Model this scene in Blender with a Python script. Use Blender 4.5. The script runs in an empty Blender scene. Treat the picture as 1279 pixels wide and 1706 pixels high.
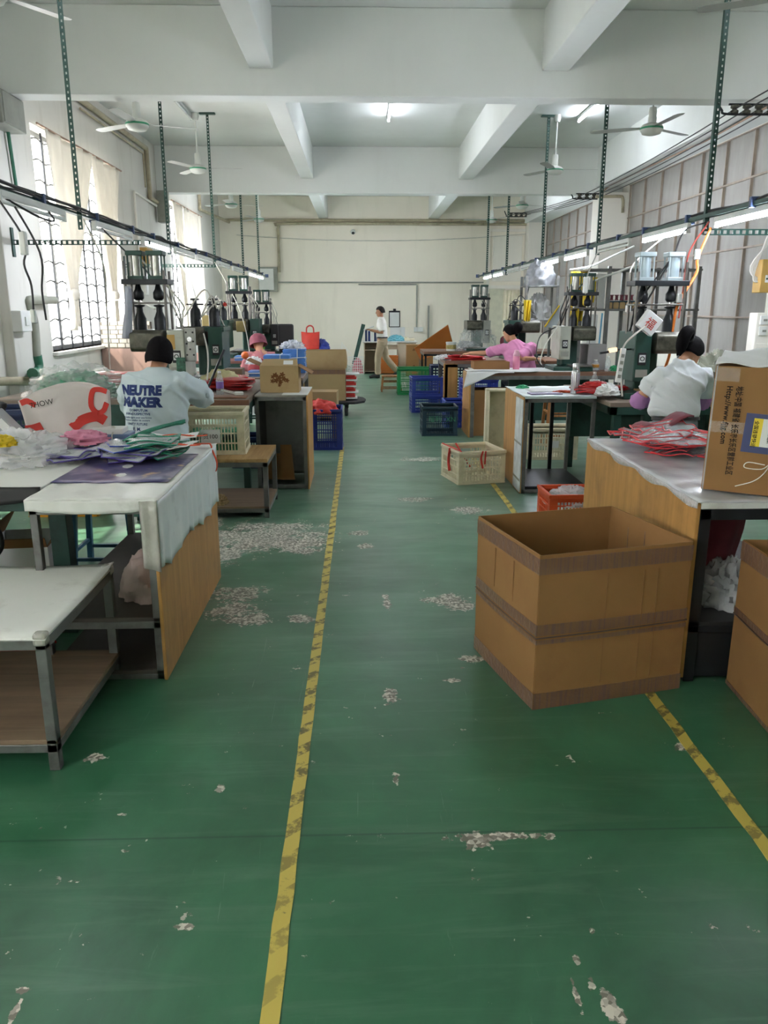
import bpy, bmesh, math, random
from mathutils import Vector, Matrix, Euler, noise
from mathutils.bvhtree import BVHTree

SC = bpy.context.scene
COL = SC.collection
PI = math.pi

# ---------------------------------------------------------------- camera
F, VPX, HY, CX, CY, EYE = 1300.0, 600.0, 512.0, 639.5, 853.0, 1.70
_d = Vector((VPX-CX, HY-CY, F)).normalized()            # room depth axis in camera axes (right, down, forward)
_n = Vector((1, 0, 0)).cross(_d).normalized()
if _n.y < 0: _n = -_n
_r = _n.cross(_d)
if _r.x < 0: _r = -_r
RW = Matrix((_r, _d, -_n))                              # camera axes -> room axes
cam_data = bpy.data.cameras.new('camera')
cam = bpy.data.objects.new('camera', cam_data); COL.objects.link(cam)
cam_data.sensor_fit = 'VERTICAL'; cam_data.sensor_height = 36.0
cam_data.lens = 36.0*F/1706.0
cam_data.clip_end = 200
_cr, _cu, _cb = RW @ Vector((1,0,0)), RW @ Vector((0,-1,0)), RW @ Vector((0,0,-1))
cam.matrix_world = Matrix(((_cr.x,_cu.x,_cb.x,0),(_cr.y,_cu.y,_cb.y,0),(_cr.z,_cu.z,_cb.z,EYE),(0,0,0,1)))
SC.camera = cam

def _ray(px, py): return RW @ Vector((px-CX, py-CY, F))
def G(px, py, z=0.0):                                    # photo pixel -> point on the level z
    v = _ray(px, py); return v*((z-EYE)/v.z)+Vector((0,0,EYE))
def A(px, py, Y):                                        # photo pixel -> point at depth Y
    v = _ray(px, py); return v*(Y/v.y)+Vector((0,0,EYE))
def AX(px, py, X):                                       # photo pixel -> point on the plane x = X
    v = _ray(px, py); return v*(X/v.x)+Vector((0,0,EYE))

# ---------------------------------------------------------------- sky, sun, exposure
world = bpy.data.worlds.new('sky'); SC.world = world
world.use_nodes = True
_bg = world.node_tree.nodes['Background']
_bg.inputs[0].default_value = (0.985, 0.985, 0.97, 1); _bg.inputs[1].default_value = 6.5
sun_data = bpy.data.lights.new('sun', 'SUN'); sun_data.energy = 6.0; sun_data.angle = 0.02
sun_data.color = (1.0, 0.92, 0.8)
sun = bpy.data.objects.new('sun', sun_data); COL.objects.link(sun)
sun.location = (-12, 2, 14)
sun.rotation_euler = Vector((0.60, 0.20, -0.78)).to_track_quat('-Z', 'Y').to_euler()
SC.view_settings.view_transform = 'Standard'
SC.view_settings.look = 'None'
SC.view_settings.gamma = 1.0
SC.view_settings.exposure = 1.6
SC.view_settings.use_curve_mapping = False
TUBE_POWER = 88.0
SC.cycles.use_denoising = True
SC.cycles.max_bounces = 10
SC.cycles.diffuse_bounces = 5
SC.cycles.transparent_max_bounces = 24
SC.cycles.sample_clamp_indirect = 6.0
SC.cycles.caustics_reflective = False
SC.cycles.caustics_refractive = False

# ---------------------------------------------------------------- helpers
def lin(h):
    h = h.lstrip('#')
    out = []
    for i in (0, 2, 4):
        c = int(h[i:i+2], 16)/255
        out.append(c/12.92 if c <= 0.04045 else ((c+0.055)/1.055)**2.4)
    return (*out, 1.0)

class NT:
    """small node-tree helper"""
    def __init__(s, name):
        s.m = bpy.data.materials.new(name); s.m.use_nodes = True
        s.t = s.m.node_tree; s.n = s.t.nodes; s.n.clear()
        s.out = s.n.new('ShaderNodeOutputMaterial')
    def add(s, typ, **kw):
        nd = s.n.new(typ)
        for k, v in kw.items():
            if k in ('operation', 'blend_type', 'data_type', 'noise_dimensions', 'feature', 'wave_type', 'bands_direction', 'wave_profile', 'distance', 'use_clamp'):
                setattr(nd, k, v)
            else:
                s.set(nd, k, v)
        return nd
    def set(s, nd, k, v):
        inp = nd.inputs[int(k[1:])] if k[0] == 'i' and k[1:].isdigit() else nd.inputs[k.replace('_', ' ')]
        if isinstance(v, bpy.types.NodeSocket): s.t.links.new(v, inp)
        else: inp.default_value = v
    def math(s, op, a, b=0.0, clamp=False):
        nd = s.n.new('ShaderNodeMath'); nd.operation = op; nd.use_clamp = clamp
        s.set(nd, 'i0', a); s.set(nd, 'i1', b); return nd.outputs[0]
    def mix(s, fac, a, b):
        nd = s.n.new('ShaderNodeMix'); nd.data_type = 'RGBA'
        for i, v in ((0, fac), (6, a), (7, b)):
            if isinstance(v, bpy.types.NodeSocket): s.t.links.new(v, nd.inputs[i])
            else: nd.inputs[i].default_value = v
        return nd.outputs[2]
    def ramp(s, fac, p0, p1):
        nd = s.n.new('ShaderNodeMapRange'); s.set(nd, 'i0', fac); nd.inputs[1].default_value = p0; nd.inputs[2].default_value = p1
        return nd.outputs[0]
    def coord(s, scale=(1,1,1)):
        tc = s.n.new('ShaderNodeTexCoord'); mp = s.n.new('ShaderNodeMapping')
        s.t.links.new(tc.outputs['Object'], mp.inputs[0]); mp.inputs['Scale'].default_value = scale
        return mp.outputs[0]
    def noise(s, vec, scale, detail=4.0, rough=0.55, dist=0.0):
        nd = s.n.new('ShaderNodeTexNoise'); s.t.links.new(vec, nd.inputs['Vector'])
        nd.inputs['Scale'].default_value = scale; nd.inputs['Detail'].default_value = detail
        nd.inputs['Roughness'].default_value = rough; nd.inputs['Distortion'].default_value = dist
        return nd.outputs[0]
    def bsdf(s, **kw):
        nd = s.add('ShaderNodeBsdfPrincipled', **kw); s.t.links.new(nd.outputs[0], s.out.inputs[0]); return nd
    def bump(s, h, strength=0.3, dist=0.01):
        nd = s.n.new('ShaderNodeBump'); s.t.links.new(h, nd.inputs['Height'])
        nd.inputs['Strength'].default_value = strength; nd.inputs['Distance'].default_value = dist
        return nd.outputs[0]

def pm(name, col, rough=0.6, metal=0.0, var=0.10, scale=6.0, stretch=(1,1,1), dirt=None, bump=0.0, bscale=60.0, spec=0.5, alpha=1.0, trans=0.0):
    """procedural paint/plastic/metal: base colour with mottling, optional dirt=(hex, amount, scale)"""
    t = NT(name); c = lin(col); v = t.coord(stretch)
    lo = tuple(max(0, x*(1-var)) for x in c[:3])+(1,); hi = tuple(min(1, x*(1+var)) for x in c[:3])+(1,)
    colr = t.mix(t.ramp(t.noise(v, scale), 0.3, 0.7), lo, hi)
    if dirt:
        m = t.ramp(t.noise(v, dirt[2], 6.0, 0.65), 0.62-0.25*dirt[1], 0.75)
        colr = t.mix(t.math('MULTIPLY', m, min(1.0, dirt[1]+0.3)), colr, lin(dirt[0]))
    b = t.bsdf(Base_Color=colr, Roughness=rough, Metallic=metal)
    b.inputs['Specular IOR Level'].default_value = spec
    b.inputs['Alpha'].default_value = alpha
    b.inputs['Transmission Weight'].default_value = trans
    if bump:
        t.set(b, 'Normal', t.bump(t.noise(v, bscale, 5.0), bump))
    return t.m

def wood(name, c0, c1, axis=2, rough=0.55, stain=0.3):
    t = NT(name); st = [14, 14, 14]; st[axis] = 0.9
    v = t.coord(tuple(st))
    w = t.noise(v, 1.3, 6.0, 0.6, 0.8)
    col = t.mix(t.ramp(w, 0.32, 0.68), lin(c0), lin(c1))
    v2 = t.coord((1,1,1)); s = t.ramp(t.noise(v2, 3.5, 5.0, 0.6), 0.5, 0.8)
    col = t.mix(t.math('MULTIPLY', s, stain), col, lin('#4a2f18'))
    b = t.bsdf(Base_Color=col, Roughness=rough); t.set(b, 'Normal', t.bump(w, 0.15, 0.004))
    return t.m

def emis(name, col, s):
    t = NT(name); e = t.add('ShaderNodeEmission', Color=lin(col), Strength=s); t.t.links.new(e.outputs[0], t.out.inputs[0]); return t.m

def clear(name, col, alpha=0.35, rough=0.12, glow=0.0):
    """clear vinyl / film: a glossy skin over a see-through sheet, crinkled by a fine bump"""
    t = NT(name); v = t.coord()
    h = t.noise(v, 22.0, 4.0, 0.6, 0.8)
    b = t.add('ShaderNodeBsdfPrincipled', Base_Color=lin(col), Roughness=rough); b.inputs['Specular IOR Level'].default_value = 0.8
    t.set(b, 'Normal', t.bump(h, 0.6, 0.02))
    tr = t.add('ShaderNodeBsdfTransparent')
    mx = t.n.new('ShaderNodeMixShader'); mx.inputs[0].default_value = alpha
    t.t.links.new(tr.outputs[0], mx.inputs[1]); t.t.links.new(b.outputs[0], mx.inputs[2]); t.t.links.new(mx.outputs[0], t.out.inputs[0])
    return t.m

def cloth_translucent(name, col, tl=0.5):
    t = NT(name); v = t.coord((1,1,0.25))
    n_ = t.noise(v, 9.0, 4.0)
    c = lin(col); colr = t.mix(t.ramp(n_, 0.3, 0.7), tuple(x*0.88 for x in c[:3])+(1,), c)
    d = t.add('ShaderNodeBsdfDiffuse', Color=colr); tr = t.add('ShaderNodeBsdfTranslucent', Color=colr)
    mx = t.n.new('ShaderNodeMixShader'); mx.inputs[0].default_value = tl
    t.t.links.new(d.outputs[0], mx.inputs[1]); t.t.links.new(tr.outputs[0], mx.inputs[2]); t.t.links.new(mx.outputs[0], t.out.inputs[0])
    return t.m

class MB:
    """collects shapes into one mesh; origin = a thing whose frame the result is local to (then shapes are given in room coordinates)"""
    def __init__(s, thing_=None):
        s.v, s.f, s.mi, s.cur = [], [], [], 0
        s.M = Matrix()
        if thing_ is not None:
            s.M = (Matrix.Translation(thing_.location) @ Euler(thing_.rotation_euler).to_matrix().to_4x4()).inverted()
    def add(s, vs, fs, M=None):
        o = len(s.v); T = s.M @ M if M is not None else s.M
        s.v.extend(T @ Vector(p) for p in vs)
        for f in fs: s.f.append([i+o for i in f]); s.mi.append(s.cur)
        return s
    def mat(s, i): s.cur = i; return s
    def box(s, x0, x1, y0, y1, z0, z1, M=None):
        vs = [(x0,y0,z0),(x1,y0,z0),(x1,y1,z0),(x0,y1,z0),(x0,y0,z1),(x1,y0,z1),(x1,y1,z1),(x0,y1,z1)]
        return s.add(vs, [(0,3,2,1),(4,5,6,7),(0,1,5,4),(1,2,6,5),(2,3,7,6),(3,0,4,7)], M)
    def cbox(s, c, sx, sy, sz, M=None):
        return s.box(c[0]-sx/2, c[0]+sx/2, c[1]-sy/2, c[1]+sy/2, c[2]-sz/2, c[2]+sz/2, M)
    def bar(s, a, b, w, h=None, up=(0,0,1)):
        a, b = Vector(a), Vector(b); h = h or w; d = (b-a).normalized(); up = Vector(up)
        if abs(d.dot(up)) > 0.98: up = Vector((0,1,0))
        x = d.cross(up).normalized(); y = x.cross(d)
        vs = []
        for p in (a, b):
            for i, j in ((-1,-1),(1,-1),(1,1),(-1,1)): vs.append(p+x*(i*w/2)+y*(j*h/2))
        return s.add(vs, [(0,1,2,3)[::-1],(4,5,6,7),(0,4,5,1)[::-1],(1,5,6,2)[::-1],(2,6,7,3)[::-1],(3,7,4,0)[::-1]])
    def rings(s, rings, cap=True, closed=False):
        n = len(rings[0]); vs = [p for r in rings for p in r]; fs = []
        m = len(rings)
        for i in range(m if closed else m-1):
            for j in range(n):
                a, b = i*n+j, i*n+(j+1) % n; c, d = ((i+1) % m)*n+(j+1) % n, ((i+1) % m)*n+j
                fs.append((a, b, c, d))
        if cap and not closed:
            fs.append(tuple(range(n))[::-1]); fs.append(tuple((m-1)*n+j for j in range(n)))
        return s.add(vs, fs)
    def tube(s, pts, r, n=8, closed=False, cap=True):
        pts = [Vector(p) for p in pts]; m = len(pts)
        rs = r if isinstance(r, (list, tuple)) else [r]*m
        out = []; x = None
        for i, p in enumerate(pts):
            if closed: d = pts[(i+1) % m]-pts[i-1]
            else: d = pts[min(i+1, m-1)]-pts[max(i-1, 0)]
            d = d.normalized() if d.length > 1e-9 else Vector((0,0,1))
            if x is None:
                up = Vector((0,0,1)) if abs(d.z) < 0.9 else Vector((0,1,0)); x = d.cross(up).normalized()
            else:
                x = (x-d*x.dot(d)); x = x.normalized() if x.length > 1e-6 else d.orthogonal().normalized()
            y = d.cross(x)
            out.append([p+x*(math.cos(2*PI*k/n)*rs[i])+y*(math.sin(2*PI*k/n)*rs[i]) for k in range(n)])
        return s.rings(out, cap, closed)
    def cyl(s, a, b, r0, r1=None, n=16): return s.tube([a, b], [r0, r1 if r1 is not None else r0], n)
    def lathe(s, prof, c=(0,0,0), n=20, M=None):
        c = Vector(c); out = []
        for r, z in prof: out.append([c+Vector((r*math.cos(2*PI*k/n), r*math.sin(2*PI*k/n), z)) for k in range(n)])
        if M is not None: out = [[M @ p for p in r] for r in out]
        return s.rings(out)
    def loft(s, secs, n=18):
        """secs: (centre, rx, ry, axis, side) elliptical sections"""
        out = []
        for c, rx, ry, ax, sd in secs:
            ax = Vector(ax).normalized(); sd = Vector(sd); sd = (sd-ax*sd.dot(ax)).normalized(); yd = ax.cross(sd)
            out.append([Vector(c)+sd*(rx*math.cos(2*PI*k/n))+yd*(ry*math.sin(2*PI*k/n)) for k in range(n)])
        return s.rings(out)
    def grid(s, fn, nu, nv, closed_u=False):
        vs = [fn(i/(nu if closed_u else nu-1), j/(nv-1)) for j in range(nv) for i in range(nu)]
        fs = []
        for j in range(nv-1):
            for i in range(nu if closed_u else nu-1):
                fs.append((j*nu+i, j*nu+(i+1) % nu, (j+1)*nu+(i+1) % nu, (j+1)*nu+i))
        return s.add(vs, fs)
    def sphere(s, c, rx, ry=None, rz=None, nu=16, nv=10, M=None):
        ry = ry or rx; rz = rz or rx; c = Vector(c); out = []
        for j in range(nv+1):
            t = PI*(0.02+0.96*j/nv); out.append([c+Vector((rx*math.sin(t)*math.cos(2*PI*k/nu), ry*math.sin(t)*math.sin(2*PI*k/nu), -rz*math.cos(t))) for k in range(nu)])
        if M is not None: out = [[M @ (p-c)+c for p in r] for r in out]
        return s.rings(out)
    def prism(s, poly, z0, z1, M=None):
        n = len(poly); vs = [(x, y, z0) for x, y in poly]+[(x, y, z1) for x, y in poly]
        return s.add(vs, [tuple(range(n))[::-1], tuple(range(n, 2*n))]+[(i, (i+1) % n, n+(i+1) % n, n+i) for i in range(n)], M)
    def mesh(s, name, mats, smooth=False):
        me = bpy.data.meshes.new(name); me.from_pydata([tuple(p) for p in s.v], [], s.f)
        for m in (mats if isinstance(mats, (list, tuple)) else [mats]): me.materials.append(m)
        me.polygons.foreach_set('material_index', s.mi)
        me.polygons.foreach_set('use_smooth', [bool(smooth)]*len(s.f))
        me.update(); return me
    def build(s, name, mats, parent=None, smooth=False, bevel=0.0, solid=0.0, sub=0):
        o = bpy.data.objects.new(name, s.mesh(name, mats, smooth)); COL.objects.link(o)
        if parent is not None: o.parent = parent
        if solid:
            md = o.modifiers.new('thickness', 'SOLIDIFY'); md.thickness = solid; md.offset = 0
        if sub:
            md = o.modifiers.new('round', 'SUBSURF'); md.levels = sub; md.render_levels = sub
        if bevel:
            md = o.modifiers.new('edge', 'BEVEL'); md.width = bevel; md.segments = 2; md.limit_method = 'ANGLE'; md.angle_limit = 0.7
        if smooth and bevel == 0 and not sub:
            shade_auto(o)
        return o

def shade_auto(o, ang=0.9):
    me = o.data
    bm = bmesh.new(); bm.from_mesh(me)
    for e in bm.edges:
        if len(e.link_faces) == 2 and e.calc_face_angle(0) > ang: e.smooth = False
    bm.to_mesh(me); bm.free()

USED_LABELS = {}
def tag(o, label, cat, group=None, kind=None):
    o['label'] = label; o['category'] = cat
    if group: o['group'] = group
    if kind: o['kind'] = kind
    return o
def thing(name, label, cat, loc=(0,0,0), rz=0.0, group=None):
    o = bpy.data.objects.new(name, None); COL.objects.link(o); o.empty_display_size = 0.05
    o.location = loc; o.rotation_euler = (0, 0, rz)
    return tag(o, label, cat, group)
def struct(name, mb, mats, smooth=False, bevel=0.0, label=None):
    o = mb.build(name, mats, None, smooth, bevel); o['kind'] = 'structure'
    if label: o['label'] = label
    return o
def dup(root, loc, rz=None, label=None, group=None, scale=None):
    r = root.copy(); COL.objects.link(r); r.location = loc
    if rz is not None: r.rotation_euler = (root.rotation_euler[0], root.rotation_euler[1], rz) if not isinstance(rz, tuple) else rz
    if label: r['label'] = label
    if group: r['group'] = group
    if scale: r.scale = scale
    for ch in [o for o in root.children]:
        c = ch.copy(); COL.objects.link(c); c.parent = r
        for g in [o for o in ch.children]:
            d = g.copy(); COL.objects.link(d); d.parent = c
    return r
def text(body, size, M, mat, parent, name='lettering', sx=1.0, bold=0.0, align='LEFT', spacing=1.0, fit=None):
    cu = bpy.data.curves.new(name, 'FONT'); cu.body = body; cu.size = size; cu.offset = bold; cu.align_x = align; cu.space_character = spacing
    cu.resolution_u = 3; cu.materials.append(mat)
    tmp = bpy.data.objects.new('text_tmp', cu); COL.objects.link(tmp)
    dg = bpy.context.evaluated_depsgraph_get(); dg.update()
    me = bpy.data.meshes.new_from_object(tmp.evaluated_get(dg)); bpy.data.objects.remove(tmp); bpy.data.curves.remove(cu)
    if fit and len(me.vertices): w_ = max(v.co.x for v in me.vertices)-min(v.co.x for v in me.vertices); sx = fit/w_
    me.name = name; me.transform(M @ Matrix.Diagonal((sx, 1, 1, 1)))
    if not me.materials: me.materials.append(mat)
    o = bpy.data.objects.new(name, me); COL.objects.link(o); o.parent = parent
    return o
def facing(loc, right, up):
    """matrix of flat lettering: its x runs along right, its y along up"""
    r = Vector(right).normalized(); u = Vector(up); u = (u-r*u.dot(r)).normalized(); n = r.cross(u); l = Vector(loc)
    return Matrix(((r.x,u.x,n.x,l.x),(r.y,u.y,n.y,l.y),(r.z,u.z,n.z,l.z),(0,0,0,1)))
def sag(a, b, d=0.1, n=12, side=(0,0,0)):
    a, b = Vector(a), Vector(b); s_ = Vector(side)
    return [a.lerp(b, i/n)+Vector((0,0,-d*4*(i/n)*(1-i/n)))+s_*(4*(i/n)*(1-i/n)) for i in range(n+1)]
def spline(pts, k=6):
    pts = [Vector(p) for p in pts]; out = []
    P_ = [pts[0]*2-pts[1]]+pts+[pts[-1]*2-pts[-2]]
    for i in range(1, len(P_)-2):
        p0, p1, p2, p3 = P_[i-1:i+3]
        for j in range(k):
            t = j/k
            out.append(0.5*((2*p1)+(p2-p0)*t+(2*p0-5*p1+4*p2-p3)*t*t+(3*p1-p0-3*p2+p3)*t**3))
    out.append(pts[-1]); return out
def remeshed(mb, name, mats, parent, voxel, smooth_it=2, extra=None):
    """one continuous skin around overlapping lofts"""
    me = mb.mesh(name+'_lofts', [], False)
    tmp = bpy.data.objects.new(name+'_tmp', me); COL.objects.link(tmp)
    md = tmp.modifiers.new('skin', 'REMESH'); md.mode = 'VOXEL'; md.voxel_size = voxel
    sm = tmp.modifiers.new('smooth', 'SMOOTH'); sm.factor = 0.5; sm.iterations = smooth_it
    dg = bpy.context.evaluated_depsgraph_get(); dg.update()
    ev = tmp.evaluated_get(dg); out = bpy.data.meshes.new_from_object(ev)
    bpy.data.objects.remove(tmp); bpy.data.meshes.remove(me)
    out.name = name; out.materials.clear()
    for m in (mats if isinstance(mats, (list, tuple)) else [mats]): out.materials.append(m)
    if extra: extra(out)
    out.polygons.foreach_set('use_smooth', [True]*len(out.polygons)); out.update()
    o = bpy.data.objects.new(name, out); COL.objects.link(o)
    if parent is not None: o.parent = parent
    return o
# ---------------------------------------------------------------- materials
def plaster(name, col, dirt=0.15):
    t = NT(name); v = t.coord()
    n1 = t.ramp(t.noise(v, 0.8, 5.0), 0.3, 0.7); c = lin(col)
    colr = t.mix(n1, tuple(x*0.93 for x in c[:3])+(1,), c)
    st = t.ramp(t.noise(t.coord((2.2, 2.2, 0.35)), 1.6, 6.0, 0.62), 0.52, 0.78)
    colr = t.mix(t.math('MULTIPLY', st, dirt), colr, lin('#8d8672'))
    b = t.bsdf(Base_Color=colr, Roughness=0.75); b.inputs['Specular IOR Level'].default_value = 0.25
    t.set(b, 'Normal', t.bump(t.noise(v, 14.0, 5.0), 0.08, 0.01))
    return t.m
m_wall = plaster('wall_paint', '#ebe7dd', 0.12)
m_wall_left = plaster('left_wall_paint', '#d2d0c8', 0.35)
m_ceil = plaster('ceiling_paint', '#dfe2de', 0.06)

def floor_material():
    t = NT('green_floor_paint'); v = t.coord()
    base = t.mix(t.ramp(t.noise(v, 1.1, 7.0, 0.62, 0.6), 0.33, 0.67), lin('#265239'), lin('#3f7656'))
    streak = t.ramp(t.noise(t.coord((0.5, 5.0, 1)), 2.2, 6.0, 0.65, 0.6), 0.52, 0.74)
    base = t.mix(t.math('MULTIPLY', streak, 0.34), base, lin('#6d8c78'))
    dark = t.ramp(t.noise(v, 1.7, 7.0, 0.6, 0.5), 0.38, 0.80)
    base = t.mix(t.math('MULTIPLY', dark, 0.55), base, lin('#1b4730'))
    sep = t.n.new('ShaderNodeSeparateXYZ'); t.t.links.new(v, sep.inputs[0]); X, Y = sep.outputs[0], sep.outputs[1]
    # worn patches where the paint has gone and the terrazzo shows: (pixel centre, half sizes in pixels)
    spots = [(440,893,120,26),(500,905,60,18),(375,925,30,26),(420,905,70,18),(395,990,55,15),(390,1018,50,16),(420,1030,50,12),(500,1032,26,9),(350,880,22,22),
             (748,1000,46,11),(645,1003,9,14),(765,1010,30,8),(820,1395,105,9),(800,1400,30,15),(1012,1668,16,36),(985,1640,12,14),(1030,1690,16,22),(958,1650,7,30),
             (660,1300,7,15),(36,1650,18,8),(28,1680,8,30),(160,1262,20,7),(366,1314,8,7),(205,1357,16,5),(310,1545,15,6),(1135,1243,24,8),
             (790,1097,26,7),(752,1133,16,4),(600,888,20,5),(608,910,14,5),(780,850,40,6),(650,1160,16,14),
             (960,1600,7,14),(985,1550,6,6),(690,832,34,4),(700,765,40,4)]
    acc = None
    for px, py, wx, wy in spots:
        c = G(px, py); ex = abs(G(px+wx, py).x-c.x); ey = abs(G(px, py-wy).y-c.y)
        dx = t.math('DIVIDE', t.math('SUBTRACT', X, c.x), ex*1.0); dy = t.math('DIVIDE', t.math('SUBTRACT', Y, c.y), ey*1.0)
        r = t.math('SUBTRACT', 1.0, t.math('SQRT', t.math('ADD', t.math('MULTIPLY', dx, dx), t.math('MULTIPLY', dy, dy))))
        acc = r if acc is None else t.math('MAXIMUM', acc, r)
    acc = t.math('MAXIMUM', acc, -0.45)
    nz = t.math('ADD', t.math('MULTIPLY', t.noise(v, 7.0, 8.0, 0.72), 2.0), -1.0)
    fine = t.math('MULTIPLY', t.math('ADD', t.noise(v, 34.0, 3.0, 0.6), -0.5), 0.9)
    worn = t.ramp(t.math('ADD', t.math('ADD', t.math('MULTIPLY', acc, 0.62), t.math('MULTIPLY', nz, 1.15)), t.math('ADD', fine, -0.12)), 0.0, 0.035)
    vo = t.n.new('ShaderNodeTexVoronoi'); vo.inputs['Scale'].default_value = 75.0; t.t.links.new(v, vo.inputs['Vector'])
    chip = t.ramp(vo.outputs['Color'], 0.35, 0.75)
    terr = t.mix(chip, lin('#6f6a60'), lin('#c9c2b6'))
    col = t.mix(worn, base, terr)
    far_sheen = t.math('MULTIPLY', t.ramp(Y, 2.6, 8.0), t.ramp(t.noise(t.coord((0.7, 2.2, 1)), 1.6, 8.0, 0.65, 0.5), 0.28, 0.72))  # reflected light put into the colour: paint pales with depth down the aisle
    col = t.mix(t.math('MULTIPLY', far_sheen, 0.5), col, lin('#9db1a2'))
    scr = t.ramp(t.noise(t.coord((26.0, 1.1, 1)), 1.2, 6.0, 0.7, 1.2), 0.66, 0.72)
    col = t.mix(t.math('MULTIPLY', scr, 0.3), col, lin('#93a89a'))
    jy = t.ramp(t.math('ABSOLUTE', t.math('SUBTRACT', Y, 2.245)), 0.006, 0.003)
    jy2 = t.ramp(t.math('ABSOLUTE', t.math('SUBTRACT', Y, 9.9)), 0.02, 0.01)
    col = t.mix(t.math('MULTIPLY', t.math('MAXIMUM', jy, jy2), 0.55), col, lin('#1b3a2d'))
    rough = t.math('ADD', t.math('MULTIPLY', worn, 0.3), t.math('ADD', t.math('MULTIPLY', t.noise(v, 3.0, 5.0), 0.15), 0.25))
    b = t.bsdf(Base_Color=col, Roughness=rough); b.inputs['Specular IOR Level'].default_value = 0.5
    t.set(b, 'Normal', t.bump(t.noise(v, 5.0, 2.0, 0.5), 0.03, 0.01))
    return t.m
m_floor = floor_material()

def tape_material():
    t = NT('hazard_tape'); v = t.coord(); sep = t.n.new('ShaderNodeSeparateXYZ'); t.t.links.new(v, sep.inputs[0])
    s = t.math('FRACT', t.math('MULTIPLY', t.math('ADD', sep.outputs[1], t.math('MULTIPLY', sep.outputs[0], -0.9)), 6.2))
    stripe = t.ramp(t.math('ABSOLUTE', t.math('SUBTRACT', s, 0.5)), 0.24, 0.22)
    wear = t.ramp(t.noise(v, 22.0, 6.0, 0.7), 0.44, 0.54)
    far = t.ramp(sep.outputs[1], 1.2, 2.6)                # the printed black has scuffed off the near stretch
    k = t.math('MULTIPLY', t.math('MULTIPLY', stripe, wear), t.math('ADD', t.math('MULTIPLY', far, 0.65), 0.12))
    col = t.mix(k, lin('#bdaa52'), lin('#37352a'))
    col = t.mix(t.math('MULTIPLY', t.ramp(t.noise(v, 16.0, 6.0, 0.7), 0.6, 0.68), 0.7), col, lin('#46513c'))
    b = t.bsdf(Base_Color=col, Roughness=0.5); return t.m
m_tape = tape_material()

m_steel = pm('grey_steel', '#6a6b69', 0.45, 0.55, 0.2, 9, dirt=('#3d362f', 0.4, 5))
m_black_steel = pm('black_steel', '#23262a', 0.4, 0.4, 0.2, 9)
m_dkgreen_steel = pm('dark_green_steel', '#22423a', 0.45, 0.2, 0.2, 6, dirt=('#15201c', 0.5, 5))
m_green_post = pm('green_post', '#2c4a42', 0.45, 0.2, 0.15, 8)
m_chrome = pm('chrome', '#c9ccce', 0.22, 0.9, 0.1, 6)
m_rod = pm('oily_steel', '#6d6a66', 0.35, 0.8, 0.2, 12)
m_board = wood('side_panel_wood', '#9d7339', '#b8894c', 2, 0.5, 0.5)
m_board2 = wood('bench_wood', '#8c6a3c', '#ad8d5c', 1, 0.6, 0.35)
m_shelfwood = wood('shelf_board', '#6c5a48', '#85705b', 0, 0.65, 0.3)
m_stoolwood = wood('stool_wood', '#7a4c27', '#a5703d', 2, 0.5, 0.3)
m_edge = wood('table_edge_wood', '#5d4030', '#866048', 0, 0.6, 0.4)
m_sheet = pm('white_table_sheet', '#d4d5d1', 0.38, 0.0, 0.04, 3, dirt=('#8a867c', 0.3, 4), bump=0.08, bscale=9)
m_film = pm('milky_plastic_sheet', '#dce6e9', 0.3, 0.0, 0.05, 5, dirt=('#a3acaf', 0.25, 6), bump=0.25, bscale=16)
m_tape_clear = pm('grey_packing_tape', '#a5a49c', 0.25, 0.0, 0.1, 20, bump=0.3, bscale=40)
m_card = pm('cardboard', '#8c6841', 0.72, 0.0, 0.08, 3, stretch=(1,1,1), dirt=('#7b5736', 0.3, 2.5), bump=0.06, bscale=30, spec=0.2)
m_card_in = pm('cardboard_inside', '#86623f', 0.75, 0.0, 0.08, 3, bump=0.05, bscale=30, spec=0.2)
m_card2 = pm('pale_cardboard', '#a18a64', 0.72, 0.0, 0.08, 3, dirt=('#8a6c46', 0.3, 3), spec=0.2)
def tape_band(name, col, ink):
    t = NT(name); v = t.coord((1,1,1)); w = t.noise(t.coord((60,60,2.0)), 1.5, 5.0, 0.7)
    c = t.mix(t.math('MULTIPLY', t.ramp(w, 0.45, 0.65), 0.8), lin(col), lin(ink))
    b = t.bsdf(Base_Color=c, Roughness=0.28); t.set(b, 'Normal', t.bump(t.noise(v, 40.0, 4.0), 0.35, 0.01)); return t.m
m_cartape = tape_band('brown_carton_tape', '#775940', '#5f4a50')
m_white = pm('white_plastic', '#d6d8d4', 0.4, 0, 0.05, 5)
m_paper = pm('paper', '#d8d9d8', 0.7, 0, 0.03, 5, spec=0.2)
m_fan = pm('fan_enamel', '#c9ccc5', 0.35, 0, 0.04, 4)
m_fanblade = pm('fan_blade', '#a9aca8', 0.4, 0.1, 0.06, 4)
m_greenpaint = pm('fan_green_band', '#2e8a63', 0.4)
m_ink = pm('printing_ink', '#2b2622', 0.7, spec=0.1)
m_navy = pm('navy_print', '#2c3a66', 0.7, spec=0.1)
m_redink = pm('red_print', '#b2322c', 0.6, spec=0.1)
m_whiteink = pm('chalk_white', '#dcd9cf', 0.7, spec=0.1)
m_orangeink = pm('orange_print', '#d9573a', 0.6, spec=0.1)
m_cable = pm('black_cable', '#2a2a2b', 0.5)
m_cable_w = pm('white_cable', '#c8c6bd', 0.5)
m_cable_o = pm('orange_cable', '#d8772c', 0.5)
m_cable_r = pm('red_cable', '#8f3a31', 0.5)
m_pipe = pm('beige_pipe', '#a89f85', 0.5, 0, 0.12, 6, dirt=('#6d6450', 0.4, 5))
m_greypipe = pm('grey_pipe', '#8a8c7f', 0.5, 0, 0.1, 6)
m_greenpipe = pm('green_pipe', '#2f6a52', 0.45)
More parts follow.
